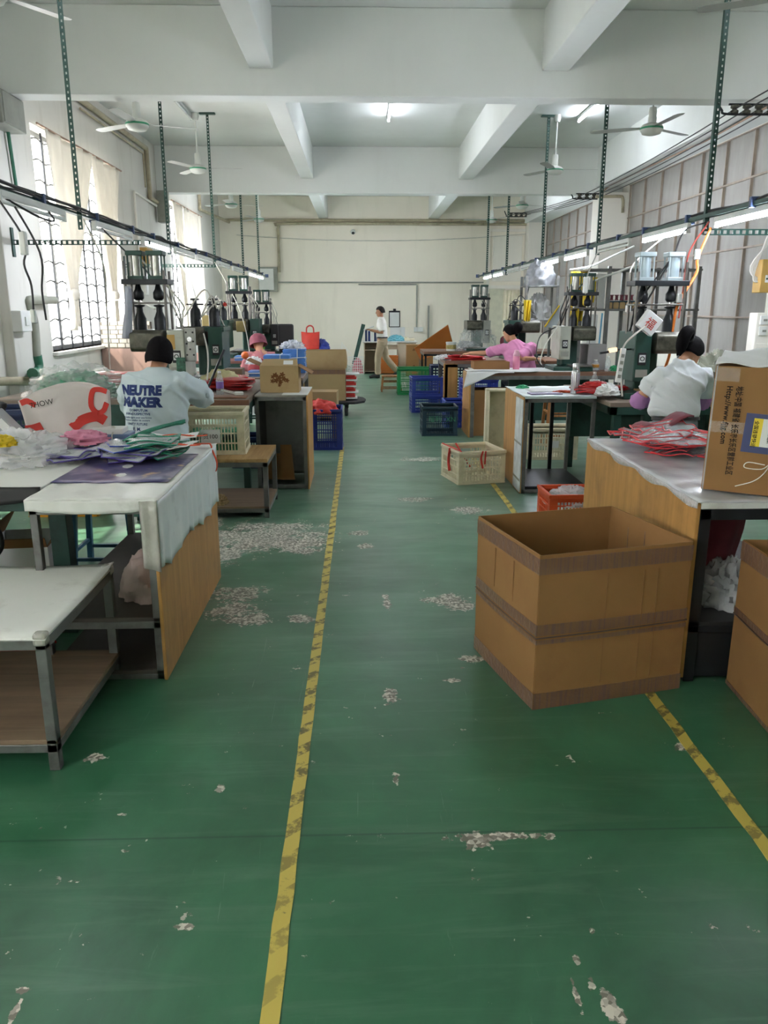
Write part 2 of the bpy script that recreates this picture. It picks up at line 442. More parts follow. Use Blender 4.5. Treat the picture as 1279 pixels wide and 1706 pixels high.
m_cream = pm('cream_crate_plastic', '#d6cdb2', 0.45, 0, 0.08, 5, dirt=('#9c946f', 0.35, 6))
m_bluecr = pm('blue_crate_plastic', '#23307a', 0.4, 0, 0.1, 5)
m_bluecr2 = pm('violet_blue_crate_plastic', '#3446a0', 0.4, 0, 0.1, 5)
m_navycr = pm('navy_crate_plastic', '#1c2c50', 0.4, 0, 0.1, 5)
m_teal = pm('teal_crate_plastic', '#16303f', 0.4, 0, 0.1, 5)
m_greencr = pm('green_crate_plastic', '#1f8248', 0.4, 0, 0.1, 5)
m_yellowcr = pm('yellow_crate_plastic', '#c98f1f', 0.45, 0, 0.1, 5)
m_orangecr = pm('orange_crate_plastic', '#c24a24', 0.4, 0, 0.1, 5)
m_red = pm('red_vinyl', '#b31f20', 0.28, 0, 0.2, 9, bump=0.35, bscale=20)
m_redfab = pm('red_nonwoven', '#c2342c', 0.7, 0, 0.12, 7)
m_clear = clear('clear_vinyl', '#dfe3e6', 0.32)
m_clearbag = clear('clear_film', '#e4e6ea', 0.42, 0.15)
m_pouch = clear('pouch_vinyl', '#c9ccd2', 0.36, 0.1)
m_bottle = clear('bottle_plastic', '#dfe8ea', 0.28, 0.06)
m_glass = clear('window_glass', '#dfe9ee', 0.10, 0.04)
m_pipe_red = pm('red_piping', '#d2333a', 0.4)
m_pipe_green = pm('green_piping', '#17795f', 0.4, 0, 0.3, 30)
m_pipe_blue = pm('blue_piping', '#2f49a6', 0.4, 0, 0.3, 30)
m_pipe_purple = pm('purple_piping', '#4a3a8c', 0.4, 0, 0.3, 30)
m_pinkcloth = pm('pink_cloth', '#c07a93', 0.8, 0, 0.15, 12, bump=0.2, bscale=40)
m_greenheap = pm('green_vinyl', '#3f8a66', 0.35, 0, 0.3, 14, bump=0.4, bscale=18)
m_curtain = cloth_translucent('cream_curtain', '#dedad0', 0.26)
m_skin = pm('skin', '#bb8a6c', 0.55, 0, 0.06, 8, spec=0.3)
m_skin_d = pm('tanned_skin', '#a2745a', 0.55, 0, 0.06, 8, spec=0.3)
m_hair = pm('black_hair', '#131113', 0.75, 0, 0.3, 30, stretch=(6,6,1), bump=0.2, bscale=30, spec=0.06)
m_hair2 = pm('greying_hair', '#2e2a28', 0.8, 0, 0.3, 30, bump=0.2, bscale=30, spec=0.1)
m_rust = pm('rusty_red_bracket', '#9a7f6c', 0.6, 0.2, 0.2, 10)
m_frost = cloth_translucent('frosted_window_film', '#a5a39e', 0.07)
m_mullion = pm('brown_window_bar', '#9a8d80', 0.6, 0, 0.15, 6)
m_winbar = pm('window_bar_steel', '#75787a', 0.5, 0.3, 0.15, 6)
m_dark = pm('dark_rubber', '#1d1d1f', 0.6)
m_gold = pm('ochre_metal_box', '#b08e4c', 0.5, 0.1, 0.12, 6)
m_greybox = pm('grey_metal_box', '#8d8f86', 0.5, 0.2, 0.12, 6)
m_maroon = pm('maroon_cloth', '#6d2f3a', 0.8, 0, 0.15, 10)
m_oily = pm('oily_cast_iron', '#5b5a4e', 0.4, 0.4, 0.4, 12, dirt=('#26241f', 0.7, 8), bump=0.3, bscale=25)
m_ctrl = pm('control_box_enamel', '#a9aca0', 0.4, 0.1, 0.12, 5, dirt=('#6b5a3a', 0.4, 6))
m_machgreen = pm('machine_green', '#1f443a', 0.42, 0.1, 0.2, 6, dirt=('#131d1a', 0.4, 6))
m_tile = pm('white_tile', '#a9a397', 0.25, 0, 0.04, 8)
m_redboard = pm('red_brown_board', '#8f7468', 0.6, 0, 0.12, 4, stretch=(3,3,1))
m_yellow = pm('yellow_cloth', '#c9ad1c', 0.7, 0, 0.1, 6)
m_orangeboard = pm('orange_board', '#b9692a', 0.5, 0, 0.06, 4)
m_tealcloth = pm('teal_plastic_bag', '#6fb0bd', 0.35, 0, 0.15, 10, bump=0.4, bscale=20)
m_bluesheet = pm('blue_plastic_sheet', '#4f7fc0', 0.35, 0, 0.12, 12)

# ---------------------------------------------------------------- the room
LX, RX, YF, YN, ZC, ZB = -4.1, 5.42, 24.3, -4.0, 4.83, 3.95
B1, B2 = (9.5, 9.79), (17.05, 17.36)
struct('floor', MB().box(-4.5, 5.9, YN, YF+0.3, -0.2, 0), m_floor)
struct('ceiling', MB().box(-4.5, 5.9, YN, YF+0.3, ZC, ZC+0.2), m_ceil)
struct('wall_far', MB().box(-4.5, 5.9, YF, YF+0.25, 0, ZC), plaster('far_wall_paint', '#f0e9da', 0.12))
struct('wall_near', MB().box(-4.5, 5.9, YN-0.25, YN, 0, ZC), m_wall)
WZ0, WZ1 = 1.12, 3.93
LWIN = [(-3.4, 0.3), (2.9, 7.0), (10.75, 14.2), (17.95, 21.15)]
mb = MB(); y = YN
for a, b in LWIN:
    mb.box(LX-0.26, LX, y, a, 0, ZC); mb.box(LX-0.26, LX, a, b, 0, WZ0); mb.box(LX-0.26, LX, a, b, WZ1, ZC); y = b
mb.box(LX-0.26, LX, y, YF, 0, ZC)
struct('wall_left', mb, m_wall_left)
RZ0, RZ1 = 0.95, 4.08
RWIN = [(-3.6, 1.9), (2.4, 9.2), (9.8, 16.7), (17.4, 23.9)]
mb = MB(); y = YN
for a, b in RWIN:
    mb.box(RX, RX+0.25, y, a, 0, ZC); mb.box(RX, RX+0.25, a, b, 0, RZ0); mb.box(RX, RX+0.25, a, b, RZ1, ZC); y = b
mb.box(RX, RX+0.25, y, YF, 0, ZC)
struct('wall_right', mb, m_wall)
n_trim = [0]
def trim(mb, m=m_ceil, bevel=0.012):
    n_trim[0] += 1; return struct('trim_%d' % n_trim[0], mb, m, False, bevel)
for y0, y1 in (B1, B2): trim(MB().box(LX, RX, y0, y1, ZB, ZC))                       # cross beams
for y0, y1 in ((YN, B1[0]), (B1[1], B2[0]), (B2[1], YF)):
    trim(MB().box(-1.19, -0.93, y0, y1, 4.22, ZC)); trim(MB().box(2.02, 2.32, y0, y1, 4.22, ZC))   # beams along the room
    trim(MB().box(4.85, RX, y0, y1, RZ1, ZC))
trim(MB().box(4.98, RX, 9.2, 9.8, 0, ZB), m_wall); trim(MB().box(4.9, RX, 16.7, 17.4, 0, ZB), m_wall)   # columns on the right
trim(MB().box(4.9, RX, 23.85, YF, 0, ZC), m_wall)
trim(MB().box(LX-0.02, LX+0.12, 9.3, 10.0, 0, ZB), m_wall_left)
for a, b in LWIN[1:]: trim(MB().box(LX-0.25, LX+0.07, a-0.03, b+0.03, WZ0-0.05, WZ0), m_wall_left)        # sills

def left_window(n, a, b, rows, cols):
    w = bpy.data.objects.new('window_%d' % n, None); COL.objects.link(w); w['kind'] = 'structure'; w.location = (LX-0.2, (a+b)/2, WZ0)
    mb = MB(w)
    for z in (WZ0+0.03, WZ1-0.03): mb.box(LX-0.23, LX-0.17, a, b, z-0.03, z+0.03)
    for y in (a+0.03, b-0.03): mb.box(LX-0.23, LX-0.17, y-0.03, y+0.03, WZ0, WZ1)
    mb.box(LX-0.22, LX-0.18, a, b, 3.02, 3.08)
    mb.build('window_frame', m_winbar, w)
    cw = (b-a)/cols
    for i in range(cols):
        MB(w).box(LX-0.205, LX-0.199, a+i*cw+0.01, a+(i+1)*cw-0.01, WZ0+0.05, WZ1-0.05).build('pane', m_glass, w)
    for i in range(1, cols):
        MB(w).box(LX-0.225, LX-0.175, a+i*cw-0.02, a+i*cw+0.02, WZ0, WZ1).build('mullion', m_winbar, w)
    for i in range(cols*2):                                # guard bars outside the glass
        y = a+(i+0.5)*cw/2
        MB(w).cyl((LX-0.12, y, WZ0), (LX-0.12, y, WZ1), 0.015, n=6).build('guard_bar', m_black_steel, w)
    for j in range(rows):                                  # wavy cross rods
        z = WZ0+(j+0.6)*(WZ1-WZ0)/rows
        pts = [(LX-0.132, a+(b-a)*k/40, z+0.018*math.sin(k*1.3)) for k in range(41)]
        MB(w).tube(pts, 0.012, 5).build('guard_bar', m_black_steel, w)
    return w
for i, (a, b) in enumerate(LWIN): left_window(i+1, a, b, 11, 4)

def right_window(n, a, b, cols):
    w = bpy.data.objects.new('window_%d' % n, None); COL.objects.link(w); w['kind'] = 'structure'; w.location = (RX, (a+b)/2, RZ0)
    cw = (b-a)/cols; zs = [RZ0, 1.56, 2.52, 3.45, RZ1]; rnd = random.Random(n)
    for i in range(cols):
        for j in range(4):
            dx = rnd.choice((0, 0.003))
            MB(w).box(RX+0.07+dx, RX+0.076+dx, a+i*cw+0.001, a+(i+1)*cw-0.001, zs[j]+0.001, zs[j+1]-0.001).build('pane', m_frost, w)
    for i in range(cols+1):
        MB(w).box(RX+0.02, RX+0.06, a+i*cw-0.009, a+i*cw+0.009, RZ0, RZ1).build('mullion', m_mullion, w)
    for j, z in enumerate(zs):
        MB(w).box(RX+0.01, RX+0.05, a, b, z-0.012, z+0.012).build('transom', m_mullion, w)
    return w
for i, (a, b) in enumerate(RWIN): right_window(i+5, a, b, max(3, int(round((b-a)/0.86))))

# door on the far wall, white with a panel moulding above a lighter leaf
dr = bpy.data.objects.new('door_1', None); COL.objects.link(dr); dr['kind'] = 'structure'; dr.location = (4.38, YF, 0)
mb = MB(dr)
for x0, x1, z0, z1 in ((3.78, 3.86, 0, 3.9), (4.9, 4.98, 0, 3.9), (3.78, 4.98, 3.86, 3.94), (3.78, 4.98, 2.24, 2.34)): mb.box(x0, x1, YF-0.05, YF, z0, z1)
mb.build('door_frame', m_wall, dr, bevel=0.006)
MB(dr).box(3.95, 4.82, YF-0.03, YF, 2.45, 3.75).build('door_panel', m_wall, dr, bevel=0.01)
MB(dr).box(3.86, 4.35, YF-0.03, YF, 0, 2.24).build('door_leaf', pm('cream_door', '#d4d2bd', 0.5), dr)
def dcur(u, v): return (4.3+0.6*u, YF-0.06+0.025*math.sin(u*34), 2.2-2.15*v)
MB(dr).grid(dcur, 50, 4).build('door_curtain', pm('cream_drape', '#efe8cf', 0.7), dr, True, solid=0.004)

# floor tapes
for nm, x, w_, y0, y1, lb in (('floor_tape', -0.238, 0.052, -1.5, 9.7, 'yellow and black hazard tape stuck along the left side of the aisle'),
                              ('floor_tape', 1.305, 0.052, -1.5, 9.2, 'yellow and black hazard tape running under the big open carton')):
    rnd = random.Random(int(x*100)); mb = MB(); n = 90; pts = []
    for k in range(n+1):
        y = y0+(y1-y0)*k/n; j = rnd.uniform(-0.002, 0.002)
        pts.append((x-w_/2+j+rnd.uniform(0, 0.003), x+w_/2+j-rnd.uniform(0, 0.003), y))
    vs = [p for a, b, y in pts for p in ((a, y, 0.0015), (b, y, 0.0015))]
    mb.add(vs, [(2*k, 2*k+1, 2*k+3, 2*k+2) for k in range(n)])
    tag(mb.build(nm, m_tape, None, solid=0.002), lb, 'tape', 'hazard tapes on the floor')
# ---------------------------------------------------------------- lamps
m_tube_on = emis('lit_tube', '#ecf2ff', TUBE_POWER)
m_tube_dim = emis('lit_ceiling_tube', '#ecf2ff', TUBE_POWER*0.33)
m_tube_off = pm('unlit_tube', '#dfe3e2', 0.2)
m_batten = pm('batten_enamel', '#c9ccc9', 0.35)
def batten(label, c, length=1.22, axis='Y', lit=True, group=None, drop=0.0):
    """fluorescent batten hanging below the point c"""
    t = thing('tube_light', label, 'lamp', c, 0 if axis == 'Y' else PI/2, group)
    h = length/2
    MB().box(-0.022, 0.022, -h, h, -0.05, 0).build('batten', m_batten, t, bevel=0.006)
    for s in (-1, 1): MB().box(-0.02, 0.02, s*h-0.015, s*h+0.015, -0.095, -0.005).build('lamp_holder', m_white, t, bevel=0.004)
    MB().cyl((0, -h+0.016, -0.075), (0, h-0.016, -0.075), 0.016, n=10).build('tube', (m_tube_dim if c[2] > 4 else m_tube_on) if lit else m_tube_off, t, True)
    return t
cl = 'ceiling tube lamps'
batten('unlit white tube lamp on the ceiling between the left ceiling fans', (-2.8, 13.8, 4.82), lit=False)
batten('lit tube lamp on the ceiling over the middle of the aisle', (0.5, 13.8, 4.82))
batten('lit tube lamp on the ceiling beside the right row of fans', (3.72, 13.75, 4.82))
batten('added unseen lit ceiling tube lamp of the nearest bay on the window side', (-2.8, 6.2, 4.82))  # this and the next: tubes added out of view to brighten the near bay
batten('added unseen lit ceiling tube lamp of the nearest bay on the right side', (3.72, 6.2, 4.82))
batten('added unseen lit ceiling tube lamp of the last bay before the far wall', (0.5, 20.6, 4.82))  # this and the next two: added behind the beam to light the far wall
batten('added unseen lit ceiling tube of the last bay on the window side', (-2.8, 20.3, 4.82))
batten('added unseen lit ceiling tube of the last bay on the right side', (3.72, 20.3, 4.82))

# suspended lighting rails on perforated posts
RAILZ, RXL, RXR = 2.50, -2.52, 3.2
def perforated_post(label, x, y, z0, z1, group, plate=False):
    t = thing('hanging_post', label, 'post', (x, y, z0), 0, group)
    mb = MB(t); w = 0.04; n = int((z1-z0)/0.05); st = (z1-z0)/n
    for s in (-1, 1): mb.box(x+s*(w/2-0.006)-0.007, x+s*(w/2-0.006)+0.007, y-0.002, y+0.002, z0, z1)
    for k in range(n+1): mb.box(x-w/2, x+w/2, y-0.0021, y+0.0021, z0+k*st-0.0155 if k else z0, z0+k*st+0.0155 if k < n else z1)
    mb.box(x-w/2-0.002, x-w/2+0.002, y, y+w, z0, z1)
    mb.build('angle_iron', m_green_post, t)
    MB(t).box(x-0.13, x+0.13, y-0.03, y+0.05, z1-0.03, z1-0.002).build('ceiling_plate', m_green_post, t, bevel=0.004)
    return t
PY = [4.1, 7.55, 10.95, 14.3, 17.75, 20.5]
onames = ['nearest the camera out of view', 'first in view', 'second', 'third', 'fourth', 'last before the far wall']
for sx, x in (('left', RXL), ('right', RXR)):
    for y, nm in zip(PY, onames):
        perforated_post('green perforated steel post holding the %s lighting rail, %s' % (sx, nm), x, y, RAILZ-0.12, ZC, 'hanging rail posts')
    t = thing('lighting_rail', 'long suspended rail carrying cables and tube lamps along the %s machine row' % sx, 'rail', (x, 12, RAILZ), 0, 'lighting rails')
    mb = MB(t); mb.box(x-0.025, x+0.025, 1.0, 21.9, RAILZ-0.004, RAILZ+0.002); mb.box(x-0.025, x-0.02, 1.0, 21.9, RAILZ, RAILZ+0.03)
    mb.build('channel', m_green_post, t)
    rnd = random.Random(5 if x > 0 else 6)
    for k in range(5):
        dx, dz = rnd.uniform(-0.03, 0.03), rnd.uniform(0.01, 0.05); pts = []
        y = 1.0
        while y < 21.5:
            pts.append((x+dx+rnd.uniform(-0.012, 0.012), y, RAILZ+dz+rnd.uniform(-0.012, 0.02))); y += rnd.uniform(0.35, 0.7)
        MB(t).tube(spline(pts, 4), 0.007 if k else 0.012, 6).build('cable_run', m_cable if k != 3 else m_cable_w, t, True)
    m_clip = pm('blue_clip', '#3d4f73', 0.5)
    for y in [a+o for a in PY for o in (-0.9, 0.4, 1.6)]: MB(t).box(x-0.045, x+0.045, y-0.02, y+0.02, RAILZ-0.02, RAILZ+0.065).build('cable_clip', m_clip, t, bevel=0.004)
LL = [(6.45, 0, 'nearest tube lamp, unlit, on the left rail'), (8.45, 0, 'second tube lamp from the front, unlit, on the left rail'), (10.15, 1, 'lit tube lamp on the left rail above the tall twin cylinder press'),
      (11.75, 0, 'unlit tube lamp on the left rail just past the lit one'), (13.2, 0, 'unlit tube lamp on the left rail before the third post'), (15.0, 0, 'unlit tube lamp on the left rail beyond the third post'), (16.7, 0, 'unlit tube lamp on the left rail above the small presses'),
      (18.9, 1, 'lit tube lamp near the far end of the left rail, nearer of two'), (20.3, 1, 'lit tube lamp near the far end of the left rail, farther of two')]
for y, on, lb in LL: batten(lb, (RXL+0.03, y, RAILZ-0.01), lit=bool(on), group='tube lamps on the left rail')
LR = [(6.78, 1, 'brightest nearest lit tube lamp on the right rail'), (8.5, 1, 'second lit tube lamp from the front on the right rail'), (10.2, 0, 'unlit white tube lamp on the right rail past the second post'),
      (11.95, 1, 'lit tube lamp on the right rail above the yellow cloths'), (13.55, 1, 'lit tube lamp on the right rail above the plastic bags'), (15.3, 0, 'unlit tube lamp on the right rail behind the lit pair'), (16.8, 0, 'unlit tube lamp on the right rail before the far lit pair'),
      (18.6, 1, 'lit tube lamp at the far end of the right rail, nearer of two'), (20.1, 1, 'lit tube lamp at the far end of the right rail, farther of two')]
for y, on, lb in LR: batten(lb, (RXR-0.03 if y > 7 else RXR+0.02, y, RAILZ-0.01), lit=bool(on), group='tube lamps on the right rail')

def wall_arm(label, x0, x1, y, z):
    t = thing('rail_bracket', label, 'bracket', (x0, y, z))
    mb = MB(t); n = int(abs(x1-x0)/0.06); st = (x1-x0)/n
    for s in (-1, 1): mb.box(min(x0, x1), max(x0, x1), y-0.002, y+0.002, z+s*0.022-0.006, z+s*0.022+0.006)
    for k in range(n+1): mb.box(x0+k*st-0.014, x0+k*st+0.014, y-0.0022, y+0.0022, z-0.022, z+0.022)
    mb.box(min(x0, x1), max(x0, x1), y, y+0.04, z+0.02, z+0.024)
    mb.build('arm', m_green_post, t)
    MB(t).box(x0-0.02 if x0 > 0 else x0, x0 if x0 > 0 else x0+0.02, y-0.03, y+0.03, z-0.16, z+0.16).build('wall_plate', m_green_post, t, bevel=0.004)
wall_arm('perforated green arm from the left column to the lighting rail', LX+0.12, RXL+0.1, 9.55, 2.42)
wall_arm('dark arm from the right window wall to the lighting rail', RX, RXR, 7.62, 2.38)
wall_arm('thin perforated arm from the left wall near the third post', LX, RXL, 14.35, 2.4)

# ---------------------------------------------------------------- ceiling fans
def fan(label, x, y, rod, rot, tilt=0.12):
    zc = ZC-rod
    t = thing('ceiling_fan', label, 'fan', (x, y, ZC), rot, 'ceiling fans')
    MB().lathe([(0.012, 0.0), (0.055, 0.0), (0.06, -0.05), (0.045, -0.11), (0.014, -0.12)], n=18).build('canopy', m_fan, t, True)
    MB().cyl((0, 0, -0.1), (0, 0, -rod+0.2), 0.013, n=10).build('down_rod', m_fan, t, True)
    MB().lathe([(0.014, 0.25), (0.042, 0.25), (0.05, 0.2), (0.046, 0.15), (0.052, 0.13), (0.05, 0.08), (0.045, 0.06)], (0, 0, -rod), 18).build('motor_cap', m_fan, t, True)
    hub = MB().lathe([(0.05, 0.075), (0.11, 0.055), (0.135, 0.03), (0.137, -0.015), (0.12, -0.03), (0.11, -0.05), (0.06, -0.065), (0.0, -0.068)], (0, 0, -rod), 28).build('motor', m_fan, t, True)
    MB().lathe([(0.1385, 0.02), (0.14, 0.014), (0.14, 0.004), (0.1385, -0.002)], (0, 0, -rod), 28).build('band', m_greenpaint, hub, True)
    for k in range(3):
        a = k*2*PI/3; M = Matrix.Rotation(a, 4, 'Z')
        pts_ = [(0.13, 0.035), (0.22, 0.05), (0.32, 0.062), (0.68, 0.068), (0.735, 0.05), (0.75, 0.0), (0.735, -0.045), (0.68, -0.06), (0.32, -0.055), (0.22, -0.045), (0.13, -0.035)]
        T = M @ Matrix.Translation((0, 0, -rod+0.02)) @ Matrix.Rotation(tilt, 4, 'X')
        mb = MB(); mb.prism(pts_, -0.002, 0.002, T)
        bl = mb.build('blade', m_fanblade, t)
        MB().prism([(0.09, 0.022), (0.24, 0.03), (0.24, -0.03), (0.09, -0.022)], 0.002, 0.007, T).build('blade_arm', m_fan, bl)
    return t
fan('ceiling fan with short rod just behind the first cross beam, left side', -2.68, 10.4, 1.0, 0.42)
fan('ceiling fan with short rod just behind the first cross beam, right side', 3.62, 10.45, 1.0, 0.62)
fan('ceiling fan on a long thin rod in the middle bay, left side', -2.73, 14.35, 0.87, 0.05)
fan('ceiling fan on a long thin rod in the middle bay, right side', 3.34, 14.3, 0.87, 0.02)
fan('small distant ceiling fan behind the second beam, left side nearer one', -2.85, 18.6, 0.93, 0.5)
fan('small distant ceiling fan behind the second beam, right side nearer one', 3.65, 18.6, 0.93, 0.3)
fan('farthest ceiling fan by the far wall, left side', -2.65, 21.9, 0.9, 0.2)
fan('farthest ceiling fan by the far wall, right side', 3.5, 21.9, 0.9, 0.9)
fan('nearest ceiling fan with only a pale blade showing, left side', -2.93, 7.12, 0.73, 0.97)
fan('nearest ceiling fan with only a blade tip showing, right side', 3.52, 7.02, 0.73, 2.68)

# ---------------------------------------------------------------- pipes and services on the walls
def run(name, label, cat, pts, r, m, n=10, group=None):
    o = MB(); o.tube(pts, r, n)
    return tag(o.build(name, m, None, True), label, cat, group)
run('conduit_pipe', 'upper long beige pipe running across the top of the far wall', 'pipe', [(-3.9, YF-0.06, 4.16), (5.3, YF-0.06, 4.16)], 0.04, m_pipe)
run('conduit_pipe', 'lower beige pipe across the far wall bending down at the left', 'pipe', spline([(5.3, YF-0.1, 4.06), (2, YF-0.1, 4.06), (-2.1, YF-0.1, 4.06), (-2.36, YF-0.1, 3.98), (-2.38, YF-0.1, 3.7), (-2.38, YF-0.1, 2.7)], 5), 0.04, m_pipe)
run('conduit_pipe', 'beige pipe dropping from the ceiling beside the second left window', 'pipe', [(LX+0.06, 12.2, 4.62), (LX+0.06, 16.2, 4.62), (LX+0.06, 16.25, 3.75), (LX+0.06, 17.3, 3.72), (LX+0.06, 17.35, 3.55)], 0.045, m_pipe)
run('conduit_pipe', 'thin pipe beside the beige ceiling pipe on the left wall', 'pipe', [(LX+0.05, 12.6, 4.5), (LX+0.05, 16.0, 4.5), (LX+0.05, 16.0, 3.9)], 0.018, m_pipe)
run('conduit_pipe', 'thin bent pipe framing the wall between the two left windows', 'pipe', [(LX+0.04, 15.2, 2.4), (LX+0.04, 15.2, 3.72), (LX+0.04, 16.9, 3.66)], 0.022, m_wall)
run('conduit_pipe', 'dark pipe along the far end of the left wall ceiling', 'pipe', [(LX+0.06, 19.5, 4.62), (LX+0.06, 21.2, 4.62), (LX+0.06, 21.2, 4.1), (LX+0.3, YF-0.08, 4.1)], 0.04, m_pipe)
run('drain_pipe', 'grey green drain pipe with elbows on the left column', 'pipe', spline([tuple(AX(90, 500, LX+0.14)), tuple(AX(52, 500, LX+0.14)), tuple(AX(49, 508, LX+0.14)), tuple(AX(57, 540, LX+0.14)), tuple(AX(61, 595, LX+0.14))], 6), 0.055, m_greypipe)
run('drain_pipe', 'green elbow at the foot of the drain pipe', 'pipe', spline([tuple(AX(61, 592, LX+0.14)), tuple(AX(64, 612, LX+0.14)), tuple(AX(60, 622, LX+0.16)), tuple(AX(54, 622, LX+0.3))], 6), 0.062, m_greenpipe)
run('drain_pipe', 'beige pipe running level along the foot of the left column', 'pipe', [tuple(AX(-60, 637, LX+0.16)), tuple(AX(60, 634, LX+0.16)), tuple(AX(72, 630, LX+0.1))], 0.05, m_pipe)
run('conduit_pipe', 'thin green pipe below the grey box on the left column', 'pipe', [tuple(AX(12, 210, LX+0.16)), tuple(AX(28, 318, LX+0.16))], 0.02, m_greenpipe)
c = AX(8, 188, LX+0.2); t = thing('junction_box', 'grey metal box high on the left column', 'box', c)
MB(t).box(c.x-0.12, c.x+0.12, c.y-0.35, c.y+0.25, c.z-0.17, c.z+0.17).build('box_body', m_greybox, t, bevel=0.01)
MB(t).box(c.x+0.12, c.x+0.128, c.y-0.32, c.y+0.22, c.z-0.15, c.z+0.15).build('box_lid', m_greybox, t, bevel=0.003)
c = AX(272, 345, LX+0.15); t = thing('junction_box', 'small rusty grey box at the end of the left wall pipe', 'box', c)
MB(t).box(c.x-0.1, c.x+0.1, c.y-0.12, c.y+0.12, c.z-0.3, c.z+0.3).build('box_body', m_greybox, t, bevel=0.01)
MB(t).box(c.x-0.08, c.x+0.08, c.y-0.126, c.y-0.12, c.z-0.26, c.z+0.26).build('box_lid', m_greybox, t)
c = AX(36, 535, LX+0.17); t = thing('switch_box', 'pale switch box beside the drain pipe on the left column', 'switch', c)
MB(t).box(c.x-0.06, c.x+0.06, c.y-0.14, c.y+0.14, c.z-0.12, c.z+0.12).build('box_body', m_white, t, bevel=0.012)
MB(t).box(c.x+0.06, c.x+0.075, c.y-0.05, c.y+0.05, c.z-0.05, c.z+0.05).build('switch', m_white, t, bevel=0.004)
# electrical boxes on the wall between the left windows
for (px0, py0, px1, py1, m, lb) in ((232, 412, 244, 446, m_gold, 'tan electrical box on the wall above the tall press'), (228, 455, 236, 492, m_white, 'narrow white switch box under the tan electrical box')):
    a, b = AX(px0, py0, LX+0.02), AX(px1, py1, LX+0.02); t = thing('electrical_box', lb, 'box', (LX+0.08, (a.y+b.y)/2, b.z))
    MB(t).box(LX, LX+0.16, a.y, b.y, b.z, a.z).build('box_body', m, t, bevel=0.01)
    MB(t).box(LX+0.16, LX+0.17, a.y+0.03, b.y-0.03, b.z+0.03, a.z-0.03).build('box_door', m, t, bevel=0.004)
# far wall
t = thing('wall_cabinet', 'grey metal cabinet with red writing on the far wall', 'cabinet', (-2.73, YF, 2.15))
mb = MB(t); mb.box(-3.0, -2.45, YF-0.18, YF, 2.15, 2.85); mb.build('cabinet_body', m_greybox, t, bevel=0.012)
MB(t).box(-2.98, -2.55, YF-0.2, YF-0.18, 2.2, 2.8).build('cabinet_door', m_white, t, bevel=0.004)
text('安全用电', 0.11, facing((-2.97, YF-0.206, 2.64), (1,0,0), (0,0,1)), m_redink, t)
run('wire', 'thin wire sagging across the far wall below the pipes', 'wire', sag((-3.6, YF-0.05, 3.75), (4.9, YF-0.05, 3.8), 0.18, 24), 0.012, m_cable_w, 6)
t = thing('cable_trunking', 'thin trunking running level along the far wall with a dropper', 'trunking', (0, YF, 2.4))
MB(t).box(-2.43, 3.7, YF-0.04, YF-0.006, 2.40, 2.44).build('trunking', m_greybox, t, bevel=0.004)
MB(t).box(-0.05, 1.7, YF-0.04, YF-0.006, 2.34, 2.38).build('trunking', m_greybox, t, bevel=0.004)
MB(t).box(1.68, 1.72, YF-0.04, YF-0.006, 1.1, 2.34).build('trunking', m_greybox, t, bevel=0.004)
t = thing('wall_socket', 'white double socket box at the foot of the wall trunking', 'socket', (1.75, YF, 1.02))
MB(t).box(1.62, 1.9, YF-0.07, YF, 0.98, 1.12).build('socket_box', m_white, t, bevel=0.01)
for k in range(2): MB(t).box(1.65+k*0.13, 1.73+k*0.13, YF-0.078, YF-0.07, 1.01, 1.09).build('socket_face', m_paper, t, bevel=0.003)
t = thing('clipboard', 'clipboard with a white sheet hanging on the far wall', 'clipboard', (1.03, YF, 1.17))
MB(t).box(0.86, 1.2, YF-0.03, YF-0.02, 1.12, 1.6).build('board', m_dark, t, bevel=0.004)
MB(t).box(0.885, 1.175, YF-0.033, YF-0.03, 1.14, 1.55).build('sheet', m_paper, t)
mb = MB(t); mb.box(0.92, 1.14, YF-0.05, YF-0.02, 1.56, 1.6); mb.box(0.99, 1.07, YF-0.05, YF-0.02, 1.6, 1.66); mb.build('clip', m_black_steel, t, bevel=0.006)
c = A(588, 383, YF-0.1); t = thing('camera', 'small round security camera below the far wall pipes', 'camera', (c.x, YF, c.z))
MB(t).cyl((c.x, YF, c.z), (c.x, YF-0.12, c.z), 0.02, n=10).build('mount', m_white, t, True)
MB(t).sphere((c.x, YF-0.16, c.z-0.06), 0.075).build('housing', m_white, t, True)
MB(t).sphere((c.x, YF-0.2, c.z-0.09), 0.045).build('lens', m_dark, t, True)
t = thing('steel_pole', 'bare grey pole leaning upright against the far wall', 'pole', (2.05, YF-0.1, 0))
MB(t).box(2.03, 2.08, YF-0.12, YF-0.06, 0, 1.75).build('pole', m_greybox, t)

# insulator racks with the four wires along the right side
def rack(label, x, y, z, w_):
    t = thing('insulator_rack', label, 'rack', (x, y, z), 0, 'wire racks on the beams')
    mb = MB(t); mb.tube(spline([(x-w_/2-0.1, y+0.05, z+0.16), (x-w_/2-0.06, y-0.02, z+0.05), (x-w_/2, y-0.06, z), (x+w_/2, y-0.06, z)], 5), 0.014, 6)
    mb.tube([(x-w_/2, y-0.06, z+0.1), (x+w_/2+0.1, y-0.06, z+0.1)], 0.012, 6)
    mb.build('bracket', m_black_steel, t, True)
    for k in range(4):
        px = x-w_/2+w_*(k+0.5)/4
        MB(t).lathe([(0.02, 0), (0.045, 0.005), (0.045, 0.03), (0.026, 0.04), (0.026, 0.05), (0.045, 0.06), (0.045, 0.085), (0.02, 0.09)], (px, y-0.06, z+0.005), 12).build('insulator', m_oily, t, True)
    return t
RK = [(4.42, B1[0]+0.06, 3.80, 0.55), (4.75, B2[0]+0.06, 3.86, 0.6), (4.62, YF-0.25, 4.25, 0.6)]
